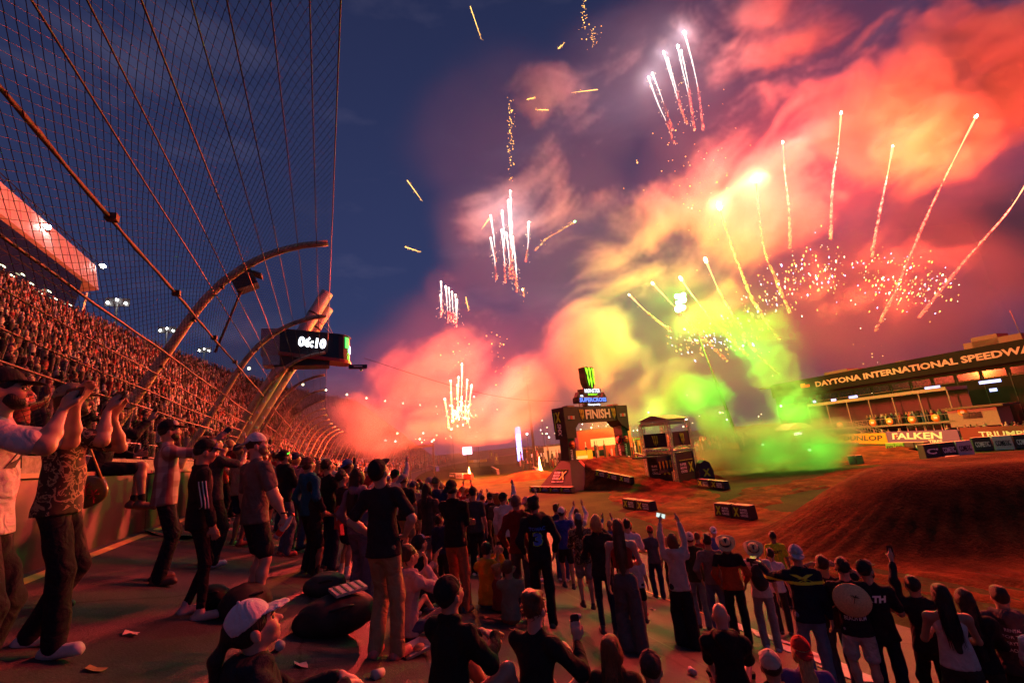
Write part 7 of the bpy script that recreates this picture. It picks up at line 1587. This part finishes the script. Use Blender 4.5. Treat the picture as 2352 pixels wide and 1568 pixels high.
B += [(x, y, 76.5, mpx(r*1.7, 76), 4.5, mpx(r*1.7, 76), .5) for x, y, r in ((1572, 76, 55), (1557, 110, 48), (1528, 126, 42), (1493, 176, 46), (1736, 412, 70), (1652, 474, 75), (1621, 598, 60), (1564, 640, 50), (1500, 652, 48), (1798, 328, 45), (1932, 260, 48), (2050, 338, 46), (2242, 268, 58), (1170, 480, 60), (1160, 530, 55), (1030, 670, 40))]  # small puffs added round the bright stars to catch their light as halos
smoke('firework_smoke', 'huge drifting cloud of firework smoke glowing red, orange and violet over the infield', B,
      (-85, D0-14, -5), (135, D0+14, 118), 0.6, 0.30, (0.86, 0.84, 0.84), rot=math.radians(28), stretch=(0.62, 1, 1.15), rate=2.6,
      nscale=0.062, soft=(0.40, 0.64), floor=0.016, warp=15.0, detail=9, rough=0.68)
FB = [(2000, 760, 135, mpx(800, 135), 16, mpx(330, 135), 1.0), (1500, 900, 135, mpx(700, 135), 16, mpx(260, 135), 1.0), (2350, 600, 135, mpx(600, 135), 16, mpx(420, 135), .9), (900, 960, 140, mpx(420, 140), 16, mpx(150, 140), 1.0)]
smoke('far_smoke', 'grey brown bank of old smoke hanging far behind the fireworks', FB, (-120, 118, -4), (220, 156, 110), 2.2, 0.05, (0.80, 0.76, 0.74), rate=3.0, nscale=0.03, soft=(0.25, 0.6), floor=0.25, warp=20.0, detail=5)
# low green smoke rolling over the course
def gl(x, y, rx, rz, w, D, ry=5.0): return (x, y, D, mpx(rx, D), ry, mpx(rz, D), w)
GB = [gl(1590, 905, 160, 95, 1.2, 56), gl(1490, 940, 170, 100, .9, 58), gl(1420, 985, 140, 80, .7, 58), gl(1660, 970, 150, 80, .9, 57), gl(1885, 1030, 180, 90, 1.3, 44, 4.5), gl(1760, 1025, 240, 90, 1.15, 46), gl(1820, 950, 110, 140, 1.0, 52), gl(1780, 850, 120, 170, .95, 56), gl(1720, 770, 150, 160, .85, 60), gl(1640, 720, 150, 120, .7, 62), gl(1650, 1045, 260, 60, .9, 47)]
smoke('green_smoke', 'dense rolling puffs of green and yellow smoke low over the course beside the arch', GB, (2, 38, -3.2), (52, 70, 32), 0.34, 0.55, (0.40, 0.84, 0.40), rate=3.0, nscale=0.17, soft=(0.38, 0.58), floor=0.014, warp=4.5, detail=7, rough=0.66)
# ------------------------------------------------------------------ fireworks: stars, trails and sparks, each star with its own light
def fire_mat(name, col, s):
    m = emat(name, col, s); m.cycles.emission_sampling = 'NONE'; return m
STARW = fire_mat('star_white', (1, .95, .88), 40); STARO = fire_mat('star_orange', (1, .62, .32), 40); STARR = fire_mat('star_red', (1, .5, .4), 30); STARG = fire_mat('star_green', (.25, 1, .3), 30)
GOLD = fire_mat('spark_gold', (1, .50, .10), 4); GOLD2 = fire_mat('spark_amber', (1, .42, .06), 4); SPW = fire_mat('spark_white', (1, .82, .5), 5); SPB = fire_mat('spark_blue', (.45, .5, 1), 6)
TRAILM = bpy.data.materials.new('smoke_trail'); TRAILM.use_nodes = True; t = TRAILM.node_tree; b = t.nodes['Principled BSDF']; b.inputs['Base Color'].default_value = (.75, .7, .66, 1); b.inputs['Roughness'].default_value = 1
tcn = t.nodes.new('ShaderNodeTexCoord'); nn_ = t.nodes.new('ShaderNodeTexNoise'); nn_.inputs['Scale'].default_value = 1.6; nn_.inputs['Detail'].default_value = 4; mr = t.nodes.new('ShaderNodeMapRange'); mr.inputs['From Min'].default_value = .38; mr.inputs['From Max'].default_value = .68; mr.inputs['To Max'].default_value = .55
t.links.new(tcn.outputs['Object'], nn_.inputs['Vector']); t.links.new(nn_.outputs['Fac'], mr.inputs['Value']); t.links.new(mr.outputs[0], b.inputs['Alpha']); b.inputs['Subsurface Weight'].default_value = 0
TRG = fire_mat('trail_glow', (1, .55, .22), 1.6); TRW = fire_mat('trail_white', (1, .86, .82), 1.6); TRR = fire_mat('trail_red', (1, .5, .3), 1.2)
FWK = 'fireworks bursting over the infield'
def light_at(e, col, power, r=.6):
    d = bpy.data.lights.new('star_light', 'POINT'); d.color = col; d.energy = power; d.shadow_soft_size = r
    o = bpy.data.objects.new('star_light', d); COL.objects.link(o); o.parent = e; return o
KL = 40000.0
def comet(path, D, r, smat, tmat, label, lcol=None, lp=0.0, glow=.35, wob=.08, w0=.11, ld=None):
    """path: pixel points from the star backwards along its trail"""
    pts = [at_far(x, y, D) for x, y in path]; e = empty('firework_comet', pts[0], 0, label, 'firework', FWK); o = pts[0]
    d = (pts[0]-pts[1]).normalized()
    st = MB().ball((0, 0, 0), r*.30, 10, 8); st.v = [tuple(Vector(p)+d*Vector(p).dot(d)*1.3) for p in st.v]; st.build('star', smat, e)
    # smooth path
    q = []
    n = 34
    for i in range(n):
        f = i/(n-1)*(len(pts)-1); k = min(int(f), len(pts)-2); f -= k
        P0, P1, P2, P3 = pts[max(k-1, 0)], pts[k], pts[k+1], pts[min(k+2, len(pts)-1)]
        q.append(.5*((2*P1)+(P2-P0)*f+(2*P0-5*P1+4*P2-P3)*f*f+(3*P1-P0-3*P2+P3)*f**3)-o)
    q = [p+Vector((random.uniform(-1, 1), random.uniform(-1, 1), random.uniform(-.4, .4)))*wob*(i/n) for i, p in enumerate(q)]
    g = int(n*glow)
    if g > 3: MB().tube(q[:g], [max(.03, (w0*1.5+r*.08)*(1-.85*i/g)*random.uniform(.7, 1.1)) for i in range(g)], 6).build('glowing_trail', tmat, e)
    MB().tube(q[max(g-2, 1):], [w0*random.uniform(.8, 1.5)*(1+1.3*i/n) for i in range(n-max(g-2, 1))], 7).build('smoke_trail', TRAILM, e)
    # small sparks shed along the trail
    mb = MB()
    for i in range(34):
        f = random.random()**1.8; p = q[int(f*(n-1))]+Vector((random.gauss(0, 1), random.gauss(0, 1), random.gauss(0, 1)))*.35*(.4+f); a = random.uniform(.02, .045)
        mb.add([p+Vector((a, 0, 0)), p+Vector((-a*.5, a*.8, 0)), p+Vector((-a*.5, -a*.8, 0)), p+Vector((0, 0, a*2.5))], [(0, 2, 1), (0, 1, 3), (1, 2, 3), (2, 0, 3)])
    tag(mb.build('shed_sparks', GOLD if tmat is not TRW else SPW, e), kind='stuff')
    if lp:
        l = light_at(e, lcol, lp*KL)
        l.location = at_far(path[0][0], path[0][1], ld if ld is not None else D+1.6)-o
    return e
WC = (1.0, .80, .92); OC = (1.0, .30, .12); RC_ = (1.0, .045, .035); AC = (1.0, .15, .015); GC = (.10, 1.0, .045)
DF = 75.0
W = 'in the top white cluster'
comet([(1572, 76), (1592, 150), (1606, 220), (1615, 300)], DF, .75, STARW, TRW, 'highest and brightest white star '+W, WC, .20, .6)
comet([(1557, 108), (1570, 170), (1584, 230), (1595, 300)], DF, .7, STARW, TRW, 'second white star below the highest one '+W, None, 0, .6)
comet([(1565, 118), (1580, 190), (1590, 260)], DF, .45, STARW, TRW, 'small white star close under the second one '+W, None, 0, .6)
comet([(1525, 122), (1545, 190), (1560, 240), (1578, 285)], DF, .5, STARW, TRW, 'left middle white star '+W, WC, .11, .6); comet([(1534, 136), (1552, 200), (1568, 262)], DF, .4, STARW, TRW, 'small twin beside the left middle star '+W, None, 0, .6)
comet([(1490, 180), (1512, 240), (1535, 290), (1548, 330)], DF, .5, STARW, TRW, 'lowest left white star '+W, WC, .11, .6); comet([(1499, 170), (1520, 225), (1545, 300)], DF, .42, STARW, TRW, 'small twin of the lowest left star '+W, None, 0, .6)
R_ = 'in the rising fan'
comet([(1736, 412), (1745, 500), (1758, 580), (1790, 660), (1815, 720)], DF, 1.05, STARO, TRG, 'large white hot star above the middle '+R_, (1, .28, .11), .27, .2)
comet([(1652, 474), (1672, 540), (1697, 610), (1730, 690), (1790, 780)], DF, 1.15, STARO, TRG, 'largest white hot star left of the middle '+R_, (1, .28, .11), .27, .2)
comet([(1621, 598), (1648, 660), (1680, 720), (1730, 800), (1790, 860)], DF, .85, STARO, TRG, 'bright star below the largest one '+R_, (1, .26, .08), .16, .3); comet([(1564, 640), (1600, 690), (1650, 750), (1720, 820)], DF, .7, STARO, TRG, 'star right of the green glow '+R_, (1, .24, .06), .12, .45); comet([(1500, 652), (1545, 700), (1600, 760), (1670, 830)], DF, .6, STARO, TRG, 'star left of the green glow '+R_, (1, .24, .06), .16, .45); comet([(1446, 678), (1490, 720), (1540, 760)], DF, .4, STARO, TRG, 'lowest faint star '+R_, None, 0, .5)
comet([(1798, 328), (1803, 400), (1812, 480), (1815, 570)], DF, .62, STARR, TRR, 'red tinted star on a thin upright trail '+R_, (1, .08, .05), 1.6, .3, ld=70); comet([(1932, 260), (1925, 340), (1912, 430), (1908, 550)], DF, .65, STARR, TRG, 'tall straight trailed star over the dark smoke '+R_, RC_, 3.0, .35, ld=69)
comet([(2050, 338), (2035, 420), (2018, 500), (2003, 590)], DF, .62, STARR, TRG, 'star between the tall one and the far right '+R_, RC_, 2.6, .35, ld=69); comet([(2242, 268), (2200, 350), (2160, 430), (2110, 540), (2060, 660), (2010, 760)], DF, .8, STARO, TRG, 'bright orange star with the longest curved trail '+R_, AC, 2.0, .35, ld=69)
comet([(2375, 390), (2320, 480), (2250, 560), (2190, 630), (2110, 730)], DF, .6, STARO, TRG, 'curved trail entering from the right edge '+R_, RC_, 2.6, .3, ld=70)
# left white fountain and the low red one
for i, (x, y, x2, y2, r, lp) in enumerate(((1172, 440, 1176, 600, .36, 0), (1167, 462, 1172, 620, .36, 0), (1170, 480, 1174, 600, .34, .09), (1153, 486, 1160, 610, .36, 0), (1127, 497, 1138, 600, .36, 0), (1170, 507, 1178, 640, .4, .08), (1152, 530, 1160, 650, .36, 0), (1163, 536, 1172, 640, .34, 0), (1178, 546, 1185, 660, .36, 0), (1214, 512, 1208, 600, .34, 0), (1127, 548, 1140, 640, .34, 0), (1180, 568, 1188, 670, .3, 0))):
    comet([(x, y), ((x+x2)/2+2, (y+y2)/2), (x2, y2)], DF+2, r, STARW, TRW, '%s white star from the left of the white fountain left of centre' % ['first', 'second', 'third', 'fourth', 'fifth', 'sixth', 'seventh', 'eighth', 'ninth', 'tenth', 'eleventh', 'twelfth'][sorted((1172, 1167, 1170, 1153, 1127, 1170.5, 1152, 1163, 1178, 1214, 1127.5, 1180)).index((1172, 1167, 1170, 1153, 1127, 1170.5, 1152, 1163, 1178, 1214, 1127.5, 1180)[i])], WC, lp, .7, .12, .12)
for i, (x, y, x2, y2, r) in enumerate(((1013, 648, 1016, 720, .3), (1024, 660, 1030, 740, .45), (1031, 663, 1036, 740, .3), (1038, 672, 1042, 740, .3), (1012, 678, 1014, 730, .26), (1046, 678, 1048, 740, .26), (1050, 690, 1049, 750, .28))):
    comet([(x, y), ((x+x2)/2, (y+y2)/2), (x2, y2)], DF+2, r, STARW, TRW, '%s tiny white star above the red cloud' % ['topmost', 'brightest', 'third', 'fourth', 'lower left', 'fifth', 'lowest right'][i], None, 0, .7, .12, .08)
for i, (x, y, x2, y2, r, lp) in enumerate(((1061, 838, 1060, 950, .42, 3.0), (1053, 868, 1052, 960, .36, 0), (1035, 876, 1040, 960, .36, 0), (1073, 874, 1068, 960, .36, 1.1), (1050, 886, 1051, 960, .32, 0), (1083, 888, 1074, 970, .5, 1.1), (1036, 902, 1041, 970, .32, 0), (1022, 918, 1032, 990, .45, 1.0))):
    comet([(x, y), ((x+x2)/2, (y+y2)/2), (x2, y2)], DF-1, r, STARR, TRR, '%s star of the low red fountain left of the arch' % ['topmost', 'upper middle', 'upper left', 'upper right', 'centre', 'rightmost', 'lower left', 'lowest'][i], (1, .055, .04) if i < 6 else AC, lp, .7, .12, .12, ld=DF-4)
# green stars
e = empty('green_firework', at_far(1560, 692, 70), 0, 'dazzling green burst left of the gold sparks', 'firework', FWK)
for k in range(9): MB().ball((random.uniform(-.9, .9), random.uniform(-.5, .5), random.uniform(-1.4, 1.4)), random.uniform(.3, .55), 8, 6).build('star', STARG, e)
light_at(e, GC, .9*KL).location = at_far(1560, 692, 76)-at_far(1560, 692, 70)
comet([(1320, 509), (1290, 528), (1255, 548), (1230, 575)], DF, .3, STARG, TRAILM, 'single small green star with a thin bent trail', None, 0, .1, .25, .06); comet([(1200, 665), (1202, 672), (1204, 680)], DF, .28, STARG, TRAILM, 'tiny green star under the white fountain', None, 0, .1, .1, .05)
# orange streaks of falling embers
for i, (x, y, x2, y2) in enumerate(((1080, 15, 1106, 92), (935, 414, 970, 462), (930, 567, 967, 579), (1312, 213, 1373, 206), (1230, 252, 1260, 253), (1210, 229, 1230, 224), (1070, 682, 1076, 712), (1106, 527, 1125, 500), (1282, 112, 1296, 100))):
    a = at_far(x, y, DF); b_ = at_far(x2, y2, DF); mb = MB(); mb.tube([Vector((0, 0, 0)), (b_-a)*.5, b_-a], [.05, .045, .008] if i not in (3, 4, 7) else [.008, .045, .05], 6); o = mb.build('ember_streak', GOLD, None, a)
    tag(o, ['long ember streak at the top left of the fireworks', 'ember streak in the blue sky right of the fence', 'short level ember streak above the clock board side', 'long level ember streak left of the white cluster', 'thick short ember streak below the long level one', 'small ember streak above the thick short one', 'upright ember streak beside the tiny white stars', 'ember streak under the left star of the white fountain', 'tiny ember streak near the top'][i], 'ember streak', FWK)
    m2 = MB()
    for k in range(26):
        f = random.random(); p = (b_-a)*f+Vector((random.gauss(0, .12), random.gauss(0, .12), random.gauss(0, .12))); c = random.uniform(.02, .05); m2.ball(p, c, 4, 3)
    tag(m2.build('embers', GOLD2, o), kind='stuff')
def sparks(name, label, cx, cy, sx, sy, n, ms, D=DF, size=(.03, .085), el=2.2, dirpx=(.25, 1), gath=1.0):
    o0 = at_far(cx, cy, D); e = empty(name, o0, 0, label, 'firework', FWK); dv = (at_far(cx-dirpx[0]*40, cy-dirpx[1]*40, D)-o0).normalized()
    for mi, (m_, share) in enumerate(ms):
        mb = MB()
        for k in range(int(n*share*.75)):
            p = at_far(cx+random.gauss(0, sx), cy+random.gauss(0, sy), D+random.gauss(0, 2.0))-o0; a = random.uniform(*size)*random.choice((.6, .8, 1, 1.4)); h = a*el
            x = dv.orthogonal().normalized()*a; y = dv.cross(x)
            mb.add([p+x, p+y, p-x, p-y, p+dv*h, p-dv*h*1.6], [(0, 1, 4), (1, 2, 4), (2, 3, 4), (3, 0, 4), (1, 0, 5), (2, 1, 5), (3, 2, 5), (0, 3, 5)])
        tag(mb.build('sparks', m_, e), kind='stuff')
    return e
MIX = ((GOLD, .45), (SPW, .3), (GOLD2, .35), (SPB, .18)); ON = 'of the gold spark fan'
for (x, y, sx, sy, n, dx, lab) in ((1590, 785, 28, 16, 60, .9, 'lowest left spray '+ON), (1650, 765, 26, 26, 75, .8, 'second spray from the left '+ON), (1712, 745, 26, 34, 80, .5, 'third spray from the left '+ON), (1765, 680, 26, 34, 70, .4, 'fourth spray '+ON+', above the green plume'), (1830, 640, 26, 34, 80, .2, 'fifth spray '+ON), (1905, 615, 24, 30, 85, .05, 'topmost spray '+ON), (2010, 640, 24, 32, 75, -.3, 'spray right of the topmost one '+ON), (2090, 645, 30, 34, 110, -.5, 'densest spray on the right '+ON), (2150, 665, 24, 30, 60, -.7, 'rightmost spray '+ON)):
    sparks('spark_spray', lab, x, y, sx, sy, n, MIX, dirpx=(dx, 1))
sparks('spark_spray', 'gold sparks drifting through the orange cloud below the white cluster', 1590, 400, 55, 80, 90, ((GOLD, .6), (SPW, .1), (GOLD2, .4)), size=(.04, .11), el=1.0); sparks('spark_spray', 'thick glitter under the low red fountain', 1060, 945, 18, 16, 130, ((GOLD, .4), (SPW, .5), (STARR, .2)), size=(.04, .10), el=1.2)
sparks('spark_spray', 'amber glitter column hanging above the white fountain', 1173, 310, 4, 45, 110, ((GOLD, .4), (GOLD2, .7)), size=(.03, .09), el=1.2); sparks('spark_spray', 'amber glitter column at the top edge', 1342, 25, 4, 28, 60, ((GOLD, .4), (GOLD2, .7)), size=(.03, .09), el=1.2); sparks('spark_spray', 'bent end of the amber glitter at the top', 1362, 82, 9, 14, 40, ((GOLD, .5), (GOLD2, .7)), size=(.03, .08), el=1.2)
sparks('spark_spray', 'yellow sparks in the orange smoke left of centre', 1150, 820, 22, 40, 40, ((GOLD, 1.0),), size=(.03, .08), el=1.0); sparks('spark_spray', 'faint sparks above the low red fountain', 1045, 810, 25, 22, 34, ((GOLD, 1.0),), size=(.03, .07), el=1.0)
sparks('spark_spray', 'sparks falling in front of the suite roof', 2000, 800, 25, 40, 16, ((GOLD, .8), (SPW, .3)), size=(.03, .08), el=1.0)
# flame jets at the course
for i, (x, y, D, h, lab) in enumerate(((1238, 1046, 70, 2.6, 'narrow flame jet on the course left of the arch'), (1076, 1058, 84, 1.6, 'low round flame on the far left course'))):
    p = at_far(x, y, D); p.z = ZIN+.3; e = empty('flame_jet', p, 0, lab, 'flame', 'flame jets on the course')
    MB().tube([(0, 0, 0), (.05, 0, h*.25), (-.04, 0, h*.6), (0, 0, h)], [.14, .24, .15, .02], 8).build('flame', fire_mat('flame', (1, .55, .15), 14), e); MB().box((0, 0, -.15), (.5, .5, .3)).build('burner', DARKM, e); light_at(e, (1, .3, .06), .05*KL).location = (0, -.5, h)
# added green lights with small glowing balls, hidden in the smoke to brighten it
for i, (x, y, D, c, pw, lab) in enumerate(((1590, 905, 57, (.55, 1, .10), .035, 'green star glowing inside the yellow green puff right of the arch'), (1500, 945, 58, (.9, .9, .14), .022, 'pale green star glowing inside the smoke behind the truss tower'), (1880, 1032, 45, (.14, 1, .10), .014, 'green star glowing inside the low smoke by the mound'), (1770, 1020, 47, (.18, 1, .10), .02, 'green star glowing inside the low smoke over the grass'), (1810, 930, 53, (.12, 1, .10), .028, 'green star inside the rising green plume'), (1720, 790, 57, (.12, 1, .10), .075, 'green star high in the rising green plume'), (1640, 740, 78, (.10, 1, .08), .16, 'green star behind the left gold sparks'))):
    p = at_far(x, y, D); e = empty('green_star', p, 0, lab, 'firework', FWK)
    MB().ball((0, .9, 0), .12, 8, 6).build('star', fire_mat('star_pale_green', (.5, 1, .4), 6), e); light_at(e, c, pw*KL, 1.2)
